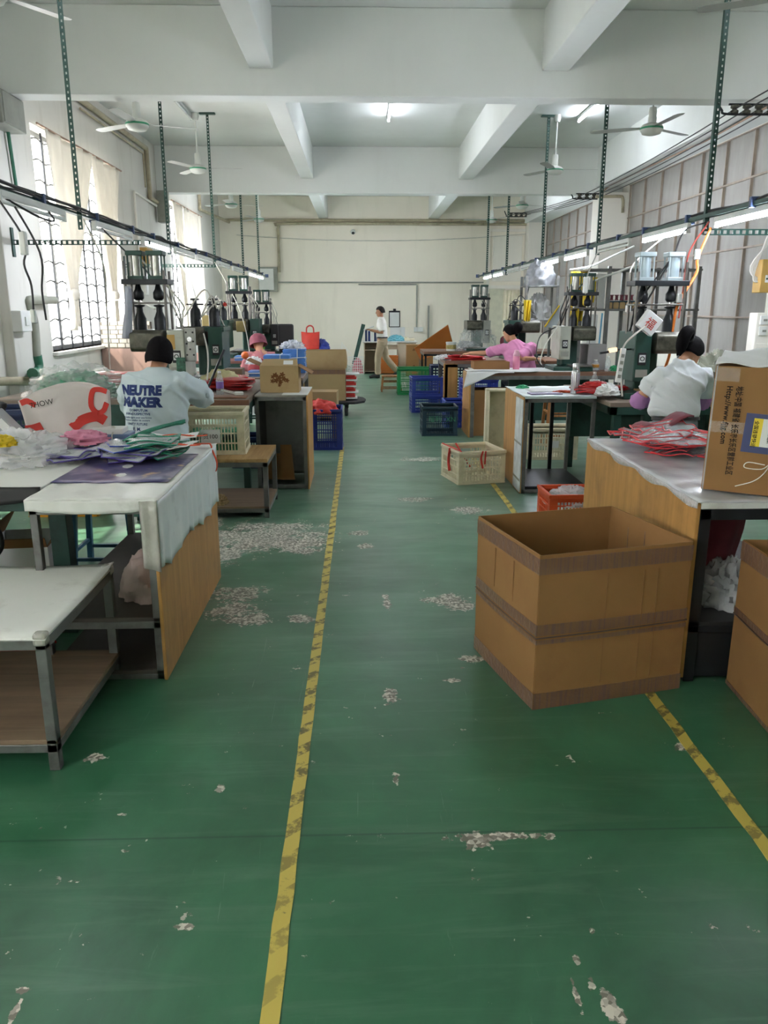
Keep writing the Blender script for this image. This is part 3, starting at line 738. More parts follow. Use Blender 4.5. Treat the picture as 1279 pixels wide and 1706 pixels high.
for p, lb in zip(RK, ('iron wire rack with four insulators under the first cross beam', 'iron wire rack with four insulators under the second cross beam', 'iron wire rack with four insulators by the far wall')): rack(lb, *p)
for k in range(4):
    f = [(x-w_/2+w_*(k+0.5)/4, y-0.06, z+0.05) for x, y, z, w_ in RK]
    pts = sag((f[0][0]+0.25, 2.0, 4.3), f[0], 0.05, 8)+sag(f[0], f[1], 0.05, 8)[1:]+sag(f[1], f[2], 0.04, 8)[1:]
    run('wire', 'bare wire on the insulator racks along the right side, %s' % ('nearest the aisle', 'second from the aisle', 'third from the aisle', 'nearest the windows')[k], 'wire', pts, 0.008, m_cable, 5, 'wires on the insulators')
run('conduit_pipe', 'cable curving along the top edge of the right windows', 'pipe', [(4.95, 9.9, 4.06), (4.95, 12, 4.0), (5.0, 14.5, 4.05), (5.0, 16.6, 4.05), (4.88, 16.6, 3.95)], 0.013, m_rust)
run('conduit_pipe', 'short bent pipe on the far right column', 'pipe', spline([(4.75, 16.66, 3.85), (5.2, 16.66, 3.86), (5.3, 16.66, 3.82), (5.32, 16.66, 3.55)], 5), 0.03, m_pipe)
# fuse box and switches on the nearer right column
t = thing('fuse_box', 'ochre metal fuse box with a striped label on the right column', 'box', (4.72, 9.2, 1.85))
MB(t).box(4.5, 4.9, 9.02, 9.2, 1.86, 2.22).build('box_body', m_gold, t, bevel=0.008)
MB(t).box(4.55, 4.78, 9.01, 9.02, 1.97, 2.05).build('label_plate', m_paper, t)
MB(t).box(4.555, 4.775, 9.005, 9.01, 2.0, 2.02).build('label_stripe', m_green_post, t)
run('conduit_pipe', 'ochre metal duct rising from the fuse box on the right column', 'duct', [(4.86, 9.1, 2.22), (4.95, 9.1, 2.9), (5.0, 9.15, 3.8)], 0.07, m_gold)
for k in range(4):
    run('wire', 'white cable looping down into the ochre fuse box', 'wire', spline([(4.75+0.03*k, 9.14, 3.5), (4.6+0.03*k, 9.12, 2.6), (4.47-0.02*k, 9.1, 2.15), (4.46+0.02*k, 9.1, 2.0), (4.52, 9.08, 1.98)], 5), 0.012, m_cable_w, 6, 'white cables at the fuse box')
for x, z, w_, h, lb in ((4.58, 1.56, 0.09, 0.1, 'upper light switch plate on the tall white cabinet'), (4.58, 1.44, 0.09, 0.1, 'lower switch plate with a lever on the tall white cabinet'), (4.71, 1.55, 0.1, 0.12, 'blank white plate beside the cabinet switches')):
    t = thing('light_switch', lb, 'switch', (x, 9.0, z))
    MB(t).box(x-w_/2, x+w_/2, 8.98, 9.0, z-h/2, z+h/2).build('plate', m_white, t, bevel=0.004)
    MB(t).box(x-0.012, x+0.03, 8.97, 8.98, z-0.012, z+0.012).build('lever', m_greybox, t, bevel=0.002)

# hanging flexes from the rails
W = lambda pts, m, lb, r=0.008, k=6, g=None: run('cable', lb, 'cable', spline(pts, k), r, m, 6, g)
W([(RXL, 5.82, 2.48), A(41, 400, 5.85), A(40, 440, 5.9), A(52, 475, 5.95), A(56, 522, 6.0)], m_cable, 'black flex hanging from the left rail, nearest')
W([(RXL, 6.07, 2.48), A(66, 420, 6.1), A(70, 485, 6.15), A(77, 533, 6.2)], m_cable, 'black flex hanging from the left rail beside the drain pipe')
W([(RXL, 7.65, 2.48), A(172, 440, 7.8), A(178, 520, 8.5), A(182, 590, 8.6), A(184, 625, 8.6)], m_cable_w, 'pale flex hanging down past the left curtain to the red pouches')
W([(RXL, 8.1, 2.46), A(205, 415, 8.0), A(238, 445, 7.8), A(258, 470, 7.7)], m_cable, 'black hose from the left rail to the tall press')
W([(RXL, 11.0, 2.46), A(318, 470, 9.5), A(335, 540, 8.6), A(346, 590, 8.2), A(344, 650, 7.9)], m_cable_w, 'white flex dropping from the second left post to the table')
W([(RXL, 14.3, 2.46), A(392, 500, 13.6), A(408, 545, 13.3), A(416, 590, 12.9)], m_cable_w, 'long flex from the third left post to the far press table')
W([(RXL, 5.95, 2.46), A(62, 360, 6.15), A(90, 368, 6.4), (RXL, 6.8, 2.46)], m_cable, 'loop of flex sagging under the left rail')
W([AX(185, 500, LX+0.3), A(225, 500, 10), A(240, 505, 8.5), A(258, 515, 7.8)], m_cable_w, 'white cord from the tied curtain to the tall press')
W([(RXR, 7.55, 2.46), A(1140, 385, 7.55), A(1120, 430, 7.5), A(1095, 470, 7.4), A(1085, 490, 7.4)], m_cable, 'black hose from the first right post to the grey cylinder')
W([(RXR, 7.5, 2.46), A(1148, 420, 7.5), A(1138, 480, 7.4), A(1130, 530, 7.3)], m_cable_r, 'dark red flex hanging from the first right post')
W([(RXR, 7.45, 2.4), A(1162, 430, 7.4), A(1160, 455, 7.3), A(1130, 505, 7.2), A(1121, 545, 7.2), A(1115, 590, 7.2), A(1108, 612, 7.2)], m_cable_o, 'orange cable from the white switch down past the press', 0.013)
W([(RXR, 8.4, 2.46), A(1055, 440, 8.2), A(1050, 480, 8.0), A(1046, 512, 7.8)], m_cable_w, 'white pull cord hanging with a plug beside the small cylinder')
W([A(1093, 530, 7.0), A(1060, 555, 6.95), A(1040, 575, 6.95), A(1033, 605, 6.95), A(1036, 660, 7.0)], m_cable_w, 'pale cable curving down to the white power strip')
W([(RXR, 10.9, 2.46), A(978, 460, 10.4), A(975, 490, 10.3)], m_cable_w, 'white flex from the second right post to its long switch')
W([(RXR, 14.3, 2.46), A(884, 470, 13.6), A(875, 500, 13.2), A(862, 520, 12.9)], m_cable, 'black hose from the third right post to the small press')
W([A(925, 545, 10.4), A(900, 560, 10.2), A(893, 590, 10.1), A(898, 605, 10.1), A(905, 612, 10.2)], m_cable, 'dark cable looping in front of the pink worker')
W([A(928, 545, 10.35), A(908, 575, 10.2), A(900, 600, 10.2), A(902, 608, 10.2)], m_cable_w, 'pale hose looping beside the dark cable at the press')
# inline switches
for p, s, lb in ((A(1161, 424, 7.35), (0.05, 0.04, 0.09), 'white inline switch hanging from the first right post'), (A(1131, 497, 7.2), (0.05, 0.04, 0.085), 'white inline switch on the orange cable'),
                 (A(975, 475, 10.3), (0.06, 0.05, 0.2), 'long white switch hanging below the second right post'), (A(39, 405, 5.86), (0.05, 0.05, 0.16), 'white hanging lamp socket at the left rail'),
                 (A(56, 527, 6.0), (0.04, 0.04, 0.1), 'white rocker switch hanging by the drain pipe'), (A(1046, 514, 7.8), (0.05, 0.04, 0.07), 'white plug at the end of the pull cord')):
    o = MB(); o.cbox((0, 0, 0), *s); o = o.build('cable_switch', m_white, None, bevel=0.01); o.location = p; tag(o, lb, 'switch')
# ---------------------------------------------------------------- tables
def frame_table(name, label, cat, x0, x1, y0, y1, z, m_frame, m_top, tube_=0.035, top_t=0.025, shelf=None, m_shelf=None, panel=None, m_panel=None, legs=None, low=None, overhang=0.0, rails=True, top_name='tabletop', loc=None):
    t = thing(name, label, cat, ((x0+x1)/2, (y0+y1)/2, 0))
    w = tube_
    for x, y in legs or [(x0+w/2, y0+w/2), (x1-w/2, y0+w/2), (x0+w/2, y1-w/2), (x1-w/2, y1-w/2)]:
        MB(t).box(x-w/2, x+w/2, y-w/2, y+w/2, 0, z-top_t).build('leg', m_frame, t, bevel=0.003)
    if rails:
        mb = MB(t); zt = z-top_t
        mb.box(x0, x1, y0, y0+w, zt-w, zt); mb.box(x0, x1, y1-w, y1, zt-w, zt)
        mb.box(x0, x0+w, y0, y1, zt-w, zt); mb.box(x1-w, x1, y0, y1, zt-w, zt)
        if low is not None:
            mb.box(x0, x1, y0, y0+w, low-w, low); mb.box(x0, x1, y1-w, y1, low-w, low); mb.box(x0, x0+w, y0, y1, low-w, low); mb.box(x1-w, x1, y0, y1, low-w, low)
        mb.build('frame', m_frame, t, bevel=0.003)
    MB(t).box(x0-overhang, x1+overhang, y0-overhang, y1+overhang, z-top_t, z).build(top_name, m_top, t, bevel=0.004)
    for sz in (shelf if isinstance(shelf, (list, tuple)) else [shelf] if shelf is not None else []):
        mb = MB(t); mb.box(x0, x1, y0, y1, sz-0.02, sz); mb.build('shelf', m_shelf or m_shelfwood, t, bevel=0.003)
        mb = MB(t); mb.box(x0, x1, y0, y0+w, sz-0.055, sz-0.02); mb.box(x0, x1, y1-w, y1, sz-0.055, sz-0.02); mb.box(x0, x0+w, y0, y1, sz-0.055, sz-0.02); mb.box(x1-w, x1, y0, y1, sz-0.055, sz-0.02)
        mb.build('shelf_rail', m_frame, t, bevel=0.003)
    if panel:
        MB(t).box(*panel).build('side_panel', m_panel or m_board, t, bevel=0.004)
    return t

# near left cart
t = frame_table('steel_cart', 'low grey steel cart with white sheet top, nearest on the left', 'cart', -2.3, -1.15, 2.65, 3.45, 0.545, m_steel, m_sheet, 0.04, 0.012, shelf=0.13, m_shelf=m_shelfwood)
def cs(u, v): return (-2.31+1.165*u, 2.64+0.82*v, 0.547+0.004*math.sin(u*9+v*5)+(0.012 if u > 0.97 and v > 0.9 else 0)-0.012*max(0, (0.04-v)/0.04))
MB(t).grid(cs, 30, 20).build('sheet', m_sheet, t, True, solid=0.004)
mb = MB(t); mb.cbox((-1.17, 2.665, 0.535), 0.05, 0.05, 0.05); mb.cbox((-1.17, 3.435, 0.535), 0.05, 0.05, 0.05); mb.build('taped_corner', m_tape_clear, t, bevel=0.012)

# sheet covered table
T1 = frame_table('sheeted_table', 'white plastic covered worktable with wooden side board along the left of the aisle', 'table', -1.48, -0.935, 3.4, 4.83, 0.87, m_steel, m_sheet, 0.035, 0.03,
    shelf=[0.31, 0.045], m_shelf=pm('dark_shelf', '#4a443f', 0.6, 0, 0.2, 5), panel=(-0.935, -0.918, 3.385, 4.84, 0.0, 0.86))
def skirt(u, v):
    y = 3.38+1.46*u; z1 = 0.56-0.05*u+0.012*math.sin(u*37)-0.02*math.sin(u*11)
    z = 0.874+(z1-0.874)*v
    return (-0.912+0.006+0.007*math.sin(u*60+2*math.sin(u*13))*v, y, z)
MB(T1).grid(skirt, 90, 10).build('plastic_skirt', m_film, T1, True, solid=0.003)
def skirt_f(u, v):
    x = -1.49+0.58*u; z1 = 0.828-0.016*math.sin(u*PI)
    return (x, 3.385+0.004*math.sin(u*30), 0.876+(z1-0.876)*v)
MB(T1).grid(skirt_f, 40, 5).build('plastic_hem', m_sheet, T1, True, solid=0.003)
def skirt_c(u, v): return (-0.985+0.078*u, 3.378-0.004*math.sin(u*9), 0.87-0.31*v-0.02*u*v)
MB(T1).grid(skirt_c, 8, 8).build('plastic_corner', m_tape_clear, T1, True, solid=0.003)
def top_film(u, v): return (-1.49+0.59*u, 3.385+1.46*v, 0.8755+0.0025*math.sin(u*23+v*9)+0.002*math.sin(v*40))
MB(T1).grid(top_film, 24, 40).build('top_film', m_sheet, T1, True, solid=0.003)

# machine worktable at the far left edge
t = frame_table('machine_table', 'dark framed worktable at the left edge heaped with plastic bags', 'table', -3.2, -1.5, 3.62, 5.25, 0.885, m_dkgreen_steel, m_sheet, 0.09, 0.03, legs=[(-1.98, 3.85), (-1.58, 4.0), (-3.1, 3.8), (-3.1, 5.15), (-2.5, 5.15)])
def blk(u, v): return (-2.6+1.1*u, 3.6-0.01*v+0.006*math.sin(u*19), 0.889-0.075*v+0.012*math.sin(u*14)*v)
MB(t).grid(blk, 40, 5).build('black_cover_edge', m_dark, t, True, solid=0.004)
mb = MB(t); mb.tube(spline([(-1.98, 3.95, 0.75), (-1.9, 3.95, 0.62), (-1.88, 3.95, 0.5), (-1.94, 3.95, 0.42)], 6), 0.016, 8); mb.tube(spline([(-1.98, 3.9, 0.72), (-1.93, 3.92, 0.58), (-1.94, 3.92, 0.4)], 6), 0.012, 8)
mb.build('hose', m_cable, t, True)

# left machine row tables
L2 = frame_table('machine_table', 'long worktable carrying the tall twin cylinder press on the left', 'table', -3.3, -1.02, 7.05, 9.1, 0.9, m_dkgreen_steel, pm('worn_table_top', '#6f6156', 0.55, 0, 0.2, 4), 0.06, 0.05)
MB(L2).box(-1.6, -1.0, 7.02, 7.05, 0.845, 0.9).build('edge_board', m_edge, L2, bevel=0.004)
MB(L2).box(-3.3, -2.1, 7.02, 7.06, 0.6, 0.86).build('apron', m_dkgreen_steel, L2, bevel=0.004)
T2 = frame_table('side_cabinet', 'open grey sheet metal stand with wooden aisle side beside the flowered carton', 'stand', -0.995, -0.515, 7.37, 8.1, 0.905, m_steel, pm('stand_top', '#8e8d86', 0.5, 0.1, 0.12, 6), 0.035, 0.02, low=0.045, panel=(-0.515, -0.5, 7.36, 8.11, 0.0, 0.9), m_panel=m_board)
MB(T2).box(-0.99, -0.52, 8.06, 8.07, 0.04, 0.87).build('back_sheet', pm('grey_sheet_metal', '#8d9092', 0.35, 0.2, 0.12, 4, dirt=('#4c4a47', 0.4, 3)), T2)
MB(T2).box(-0.99, -0.98, 7.4, 8.06, 0.04, 0.87).build('side_sheet', m_black_steel, T2)
MB(T2).box(-0.74, -0.5, 7.36, 8.1, 0.905, 0.911).build('top_paper', m_paper, T2)
t = thing('cardboard_offcut', 'narrow piece of cardboard standing inside the grey metal stand', 'cardboard', (-0.78, 7.8, 0.045))
mb = MB(t); mb.add([(-0.8, 7.6, 0.045), (-0.66, 7.6, 0.045), (-0.7, 7.75, 0.37), (-0.81, 7.75, 0.37)], [(0,1,2,3)]); mb.build('sheet', m_card, t, solid=0.006)
mb = MB(t); mb.add([(-0.95, 7.62, 0.045), (-0.8, 7.62, 0.045), (-0.81, 7.76, 0.28), (-0.93, 7.76, 0.28)], [(0,1,2,3)]); mb.build('sheet', m_card, t, solid=0.006)
t = frame_table('low_bench', 'low wooden topped steel bench holding the cream crate beside the left worker', 'bench', -1.58, -0.77, 6.31, 7.0, 0.5, m_steel, m_board2, 0.04, 0.03, shelf=0.1, m_shelf=m_shelfwood)
for tt in [t]: pass
t = frame_table('machine_table', 'distant left worktable with the small green presses', 'table', -3.2, -1.15, 12.28, 14.6, 0.9, m_dkgreen_steel, pm('distant_top', '#7a4a42', 0.5, 0, 0.2, 5), 0.06, 0.04)
t = frame_table('machine_table', 'left worktable under the bundles of blue plastic sheet', 'table', -3.0, -0.75, 10.2, 11.3, 0.82, m_steel, pm('bundle_table_top', '#6c5c50', 0.5, 0, 0.15, 5), 0.05, 0.04)
t = frame_table('folding_table', 'far left table with the red shopping bag on its end', 'table', -2.6, -0.75, 15.9, 16.8, 0.86, m_black_steel, pm('dark_table_top', '#4f4b4a', 0.45, 0, 0.1, 5), 0.035, 0.03)

# right row
R1 = frame_table('packing_table', 'wooden sided packing table on the right with clear red-edged pouches on top', 'table', 1.5, 2.35, 3.3, 5.02, 0.865, m_black_steel, m_sheet, 0.05, 0.03, shelf=0.3, m_shelf=m_dark,
    panel=(1.482, 1.5, 3.3, 5.03, 0.02, 0.862))
MB(R1).box(1.55, 2.3, 3.315, 3.325, 0.02, 0.26).build('lower_sheet', m_black_steel, R1)
MB(R1).bar((1.97, 3.36, 0.3), (2.06, 3.34, 0.84), 0.05).build('brace', m_black_steel, R1)
def r1film(u, v): return (1.48+0.88*u, 3.29+1.74*v, 0.8685+0.002*math.sin(u*31+v*17)+0.0015*math.sin(v*50))
MB(R1).grid(r1film, 24, 40).build('top_film', pm('shiny_table_sheet', '#c3c6ca', 0.18, 0, 0.05, 5, bump=0.2, bscale=14), R1, True, solid=0.003)
mb = MB(R1)
def hem(u, v): return (1.478-0.003*math.sin(u*50), 3.29+1.74*u, 0.872-(0.03+0.012*math.sin(u*23))*v)
mb.grid(hem, 60, 3); mb.build('film_hem', m_clearbag, R1, True, solid=0.002)
R1m = frame_table('machine_table', 'black framed worktable in front of the white shirted worker', 'table', 2.2, 3.95, 6.85, 8.5, 0.885, m_dkgreen_steel, pm('machine_table_top', '#7b6d60', 0.5, 0, 0.15, 5), 0.07, 0.04, legs=[(2.28, 6.9), (2.62, 7.1), (3.88, 6.9), (2.28, 8.4), (3.88, 8.4), (3.2, 7.1)])
MB(R1m).box(2.25, 3.9, 8.3, 8.35, 0.35, 0.84).build('modesty_panel', m_dkgreen_steel, R1m)
R2 = frame_table('display_stand', 'grey framed stand papered on its side with thermos and pouches on top', 'stand', 1.5, 2.16, 7.12, 8.02, 0.91, m_steel, m_film, 0.035, 0.02, low=0.04, panel=(1.484, 1.5, 7.12, 8.03, 0.0, 0.905))
MB(R2).box(1.476, 1.484, 7.1, 7.42, 0.02, 0.88).build('side_paper', pm('printed_paper', '#b9bfbf', 0.6, 0, 0.25, 9), R2)
for z in (0.52, 0.86): MB(R2).box(1.474, 1.477, 7.1, 7.42, z-0.4, z-0.38).build('paper_seam', m_tape_clear, R2)
MB(R2).box(1.53, 2.13, 7.16, 8.0, 0.045, 0.06).build('bottom_board', m_black_steel, R2)
for x in (1.76, 1.97): MB(R2).box(x-0.018, x+0.018, 7.98, 8.015, 0.04, 0.87).build('leg', m_black_steel, R2, bevel=0.003)
def r2film(u, v): return (1.48+0.72*u, 7.1+0.95*v, 0.914+0.003*math.sin(u*21+v*9))
MB(R2).grid(r2film, 20, 20).build('top_film', m_film, R2, True, solid=0.003)
R3 = frame_table('machine_table', 'brown edged worktable with the dark press in front of the pink worker', 'table', 1.46, 3.5, 10.4, 11.1, 0.87, m_steel, m_edge, 0.05, 0.05, panel=(1.44, 1.462, 10.4, 11.1, 0, 0.84))
MB(R3).box(2.0, 3.1, 10.6, 10.64, 0.2, 0.8).build('modesty_panel', m_dkgreen_steel, R3)
MB(R3).box(1.5, 2.9, 10.42, 11.05, 0.872, 0.878).build('top_sheet', m_paper, R3)
def drape(u, v):
    x = 1.4+0.62*u; s = max(0.0, 1-u*1.6)
    return (x-0.05*v*s, 10.37-0.02*v, 0.885-0.2*v*s-0.02*v)
MB(R3).grid(drape, 16, 6).build('paper_drape', m_paper, R3, True, solid=0.002)
def drape2(u, v): return (1.4+0.95*u, 10.36+0.3*v, 0.886+0.01*math.sin(u*6)*(1-v))
MB(R3).grid(drape2, 12, 4).build('loose_paper', m_paper, R3, True, solid=0.002)
R3b = frame_table('machine_table', 'worktable with red pouches that the pink worker reaches over', 'table', 1.3, 3.15, 12.2, 13.2, 0.9, m_steel, m_edge, 0.05, 0.05, panel=(1.28, 1.5, 12.2, 12.23, 0, 0.86))
R4 = frame_table('machine_table', 'far right brown worktable carrying the farthest twin cylinder press', 'table', 1.3, 4.1, 16.3, 17.4, 0.82, m_black_steel, m_edge, 0.04, 0.05, legs=[(1.34, 16.35), (1.62, 16.35), (1.9, 16.35), (2.2, 16.35), (4.0, 16.35), (1.34, 17.3), (4.0, 17.3)])

# desk by the far wall
t = thing('desk', 'pale office desk with open cubby by the far wall behind the standing man', 'desk', (0.75, 21.4, 0))
mb = MB(t)
for x in (0.1, 0.5, 1.0, 1.45): mb.box(x-0.015, x+0.015, 21.0, 21.65, 0, 0.8)
mb.box(0.1, 0.5, 21.62, 21.65, 0, 0.8); mb.box(0.1, 0.5, 21.02, 21.65, 0.04, 0.06); mb.box(0.1, 0.5, 21.02, 21.65, 0.6, 0.62)
mb.box(1.0, 1.45, 21.0, 21.02, 0.02, 0.8); mb.box(0.5, 1.0, 21.1, 21.12, 0.62, 0.74)
mb.build('desk_body', pm('pale_laminate', '#b9ab94', 0.5, 0, 0.06, 5), t, bevel=0.003)
MB(t).box(0.06, 1.5, 20.96, 21.7, 0.8, 0.83).build('desk_top', pm('grey_laminate', '#c3c3bb', 0.4, 0, 0.04, 5), t, bevel=0.004)

# steel shelf rack at the right windows
t = thing('shelf_rack', 'tall steel shelf rack in front of the right window bars', 'shelf', (3.95, 11.45, 0))
mb = MB(t)
POSTS = [(3.2, 11.65), (3.46, 11.22), (3.8, 11.65), (4.72, 11.22), (4.72, 11.65), (4.3, 11.65)]
for x, y in POSTS: MB(t).box(x-0.025, x+0.025, y-0.025, y+0.025, 0, 2.25).build('upright', m_steel, t, bevel=0.003)
for z in (0.85, 1.68, 2.22): MB(t).box(3.16, 4.76, 11.2, 11.68, z-0.03, z).build('shelf', m_steel, t, bevel=0.004)

t = thing('shelf_rack', 'small steel rack holding plastic bags behind the pink worker', 'shelf', (3.0, 13.5, 0))
for x, y in ((2.74, 13.3), (3.26, 13.3), (2.74, 13.72), (3.26, 13.72)): MB(t).box(x-0.02, x+0.02, y-0.02, y+0.02, 0, 2.2).build('upright', m_steel, t, bevel=0.003)
for z in (0.7, 1.5, 2.05): MB(t).box(2.72, 3.28, 13.28, 13.74, z-0.025, z).build('shelf', m_steel, t, bevel=0.004)
# ---------------------------------------------------------------- crates
def crate(label, loc, rz, L, Wd, H, m, group=None, pitch=0.026, solid_band=0.22, tilt=None, name='plastic_crate', hole=True):
    """moulded crate: rim, four slotted sides with a handle hole, corner posts, slotted floor"""
    t = thing(name, label, 'crate', loc, rz, group)
    if tilt: t.rotation_euler = tilt
    th = 0.006; x, y = L/2, Wd/2
    mb = MB()
    for s in (-1, 1):
        mb.box(-x-0.012, x+0.012, s*y-0.012, s*y+0.012, H-0.028, H); mb.box(s*x-0.012, s*x+0.012, -y, y, H-0.028, H)
    mb.build('rim', m, t, bevel=0.004)
    def side(ax, s):
        mb = MB(); half = x if ax == 'x' else y; off = s*(y if ax == 'x' else x)
        def bx(a0, a1, z0, z1, d=0.0):
            t2 = th/2+d
            if ax == 'x': mb.box(a0, a1, off-t2, off+t2, z0, z1)
            else: mb.box(off-t2, off+t2, a0, a1, z0, z1)
        n = max(6, int(2*half/pitch)); st = 2*half/n
        hz0, hz1 = H*0.72, H*0.86
        for k in range(n+1):
            a = -half+k*st
            wide = st*0.17
            if abs(a) < 0.075 and hole:
                bx(a-wide, a+wide, 0.02, hz0-0.01); bx(a-wide, a+wide, hz1, H-0.02)
            else: bx(a-wide, a+wide, 0.02, H-0.02)
        for z in (0.03, H*0.27, H*0.5, H*0.7, H-0.045): bx(-half, half, z-0.006, z+0.006, 0.002)
        bx(-half, half, 0.0, 0.03, 0.003); bx(-half, half, H-0.06, H-0.02, 0.002)
        for q in (-half+0.025, half-0.025): bx(q-0.025, q+0.025, 0, H, 0.001)
        mb.build('side_wall', m, t)
    side('x', -1); side('x', 1); side('y', -1); side('y', 1)
    mb = MB(); n = int(L/0.05)
    for k in range(n+1): a = -x+k*L/n; mb.box(a-0.012, a+0.012, -y, y, 0, 0.006)
    n = int(Wd/0.05)
    for k in range(n+1): a = -y+k*Wd/n; mb.box(-x, x, a-0.012, a+0.012, 0.001, 0.008)
    mb.build('base', m, t)
    return t
# the cream crate on the low bench
cr1 = crate('cream crate with green goods inside on the low bench beside the left worker', (-1.255, 6.72, 0.5), 0.04, 0.53, 0.42, 0.36, m_cream)
MB().box(-0.09, 0.07, -0.222, -0.216, 0.1, 0.215).build('label_card', m_paper, cr1)
text('货100', 0.05, facing((-0.075, -0.223, 0.14), (1,0,0), (0,0,1)), m_ink, cr1)
o = MB(); o.grid(lambda u, v: (-1.49+0.47*u, 6.54+0.36*v, 0.66+0.02*math.sin(u*17)*math.cos(v*13)), 16, 14); o.box(-1.49, -1.02, 6.54, 6.9, 0.51, 0.62)
tag(o.build('green_goods', m_greenheap, None, True), 'green vinyl goods filling the lower half of the bench crate', 'goods')
# cream crate standing in the aisle
p0, p1, p2 = Vector((0.82, 8.0, 0)), Vector((0.98, 7.51, 0)), Vector((1.45, 7.62, 0))
a = math.atan2(p2.y-p1.y, p2.x-p1.x); cen = (p0+p2)/2
cr2 = crate('cream crate with red straps standing alone on the aisle floor', (cen.x, cen.y, 0), a, (p2-p1).length, (p0-p1).length, 0.33, m_cream, pitch=0.032)
L_, W_ = (p2-p1).length, (p0-p1).length
mb = MB(); mb.tube(spline([(0.0, -W_/2-0.012, 0.33), (-0.02, -W_/2-0.02, 0.26), (0.0, -W_/2-0.018, 0.16)], 5), 0.01, 6); mb.tube(spline([(0.03, -W_/2-0.012, 0.33), (0.02, -W_/2-0.02, 0.2)], 5), 0.008, 6)
mb.tube(spline([(-L_/2-0.014, -0.02, 0.33), (-L_/2-0.02, 0.0, 0.2), (-L_/2-0.018, -0.03, 0.1)], 5), 0.014, 6); mb.tube([(-L_/2+0.02, -W_/2, 0.335), (-L_/2, W_/2, 0.335)], 0.006, 6)
mb.tube([(-0.1, W_/2-0.02, 0.33), (-0.02, 0.02, 0.12)], 0.009, 6); mb.build('red_strap', m_redfab, cr2, True)
cr3 = crate('cream crate on the floor under the papered stand', (2.2, 9.0, 0.0), 0.0, 0.56, 0.42, 0.36, m_cream, pitch=0.03)
MB().box(-0.06, 0.06, -0.222, -0.216, 0.14, 0.22).build('label_card', m_paper, cr3)
crate('dark blue crate by the wooden side of the metal stand', (-0.43, 9.75, 0), 0.0, 0.38, 0.5, 0.5, m_bluecr)
t = crate('teal blue crate with pale markings at the front of the stacked crates', (1.07, 10.75, 0), 0.0, 0.47, 0.42, 0.4, m_teal)
text('恒利', 0.09, facing((-0.16, -0.22, 0.2), (1,0,0), (0,0,1)), m_greenheap, t); text('XN', 0.09, facing((0.08, -0.22, 0.2), (1,0,0), (0,0,1)), m_greenheap, t)
c1 = crate('violet blue crate on the floor, lower one of its pair', (1.1, 13.2, 0), 0.05, 0.52, 0.4, 0.28, m_bluecr2)
c2 = crate('violet blue crate with papers, stacked on another', (1.1, 13.2, 0.28), 0.05, 0.52, 0.4, 0.3, m_bluecr2)
t = crate('dark navy crate standing tipped on its side against the table', (1.52, 14.0, 0.36), 0, 0.6, 0.72, 0.4, m_navycr, tilt=(PI/2, 0, 0))
text('JH NG.', 0.12, facing((0.0, 0.16, 0.41), (1,0,0), (0,1,0)), m_whiteink, t)
crate('bright blue crate, upper one behind the teal crate', (1.78, 11.9, 0.36), 0.1, 0.5, 0.4, 0.3, m_bluecr2)
crate('dark blue crate, lower one behind the teal crate', (1.78, 11.9, 0.0), 0.0, 0.5, 0.4, 0.36, m_navycr)
crate('blue crate with a red lining beside the teal crate', (1.38, 11.55, 0.0), 0.0, 0.3, 0.5, 0.38, m_bluecr2)
t = crate('bright green crate beside the small wooden stool', (1.08, 15.95, 0), 0.0, 0.68, 0.46, 0.53, m_greencr)
text('货', 0.12, facing((-0.28, -0.24, 0.16), (1,0,0), (0,0,1)), m_whiteink, t)
crate('yellow crate on the floor under the left worktable', (-2.5, 6.6, 0), 0.0, 0.56, 0.4, 0.17, m_yellowcr)
crate('orange red crate holding film scraps behind the big open carton', (1.68, 6.0, 0), 0.03, 0.46, 0.36, 0.3, m_orangecr, hole=False)
crate('navy slotted crate on the floor under the left press table', (-1.15, 8.6, 0), 0, 0.5, 0.38, 0.34, m_navycr)
crate('navy blue tray with slots on the left worktable behind the tote bag', (-2.22, 5.05, 0.886), 0.25, 0.5, 0.34, 0.2, m_navycr, name='plastic_tray')
# cream tub on its side next to the papered stand
t = thing('cream_tub', 'cream plastic tub tipped on its end beside the papered stand', 'tub', (1.62, 8.95, 0))
mb = MB(t)
mb.box(1.46, 1.8, 9.2, 9.22, 0, 0.78); mb.box(1.46, 1.48, 8.95, 9.2, 0, 0.78); mb.box(1.78, 1.8, 8.95, 9.2, 0, 0.78); mb.box(1.46, 1.8, 8.95, 9.2, 0.76, 0.78); mb.box(1.46, 1.8, 8.95, 9.2, 0, 0.02)
mb.build('tub_body', m_cream, t, bevel=0.015)
mb = MB(t); mb.box(1.43, 1.47, 8.93, 8.97, 0, 0.8); mb.box(1.79, 1.83, 8.93, 8.97, 0, 0.8); mb.box(1.43, 1.83, 8.93, 8.97, 0.77, 0.8); mb.build('tub_rim', m_cream, t, bevel=0.01)

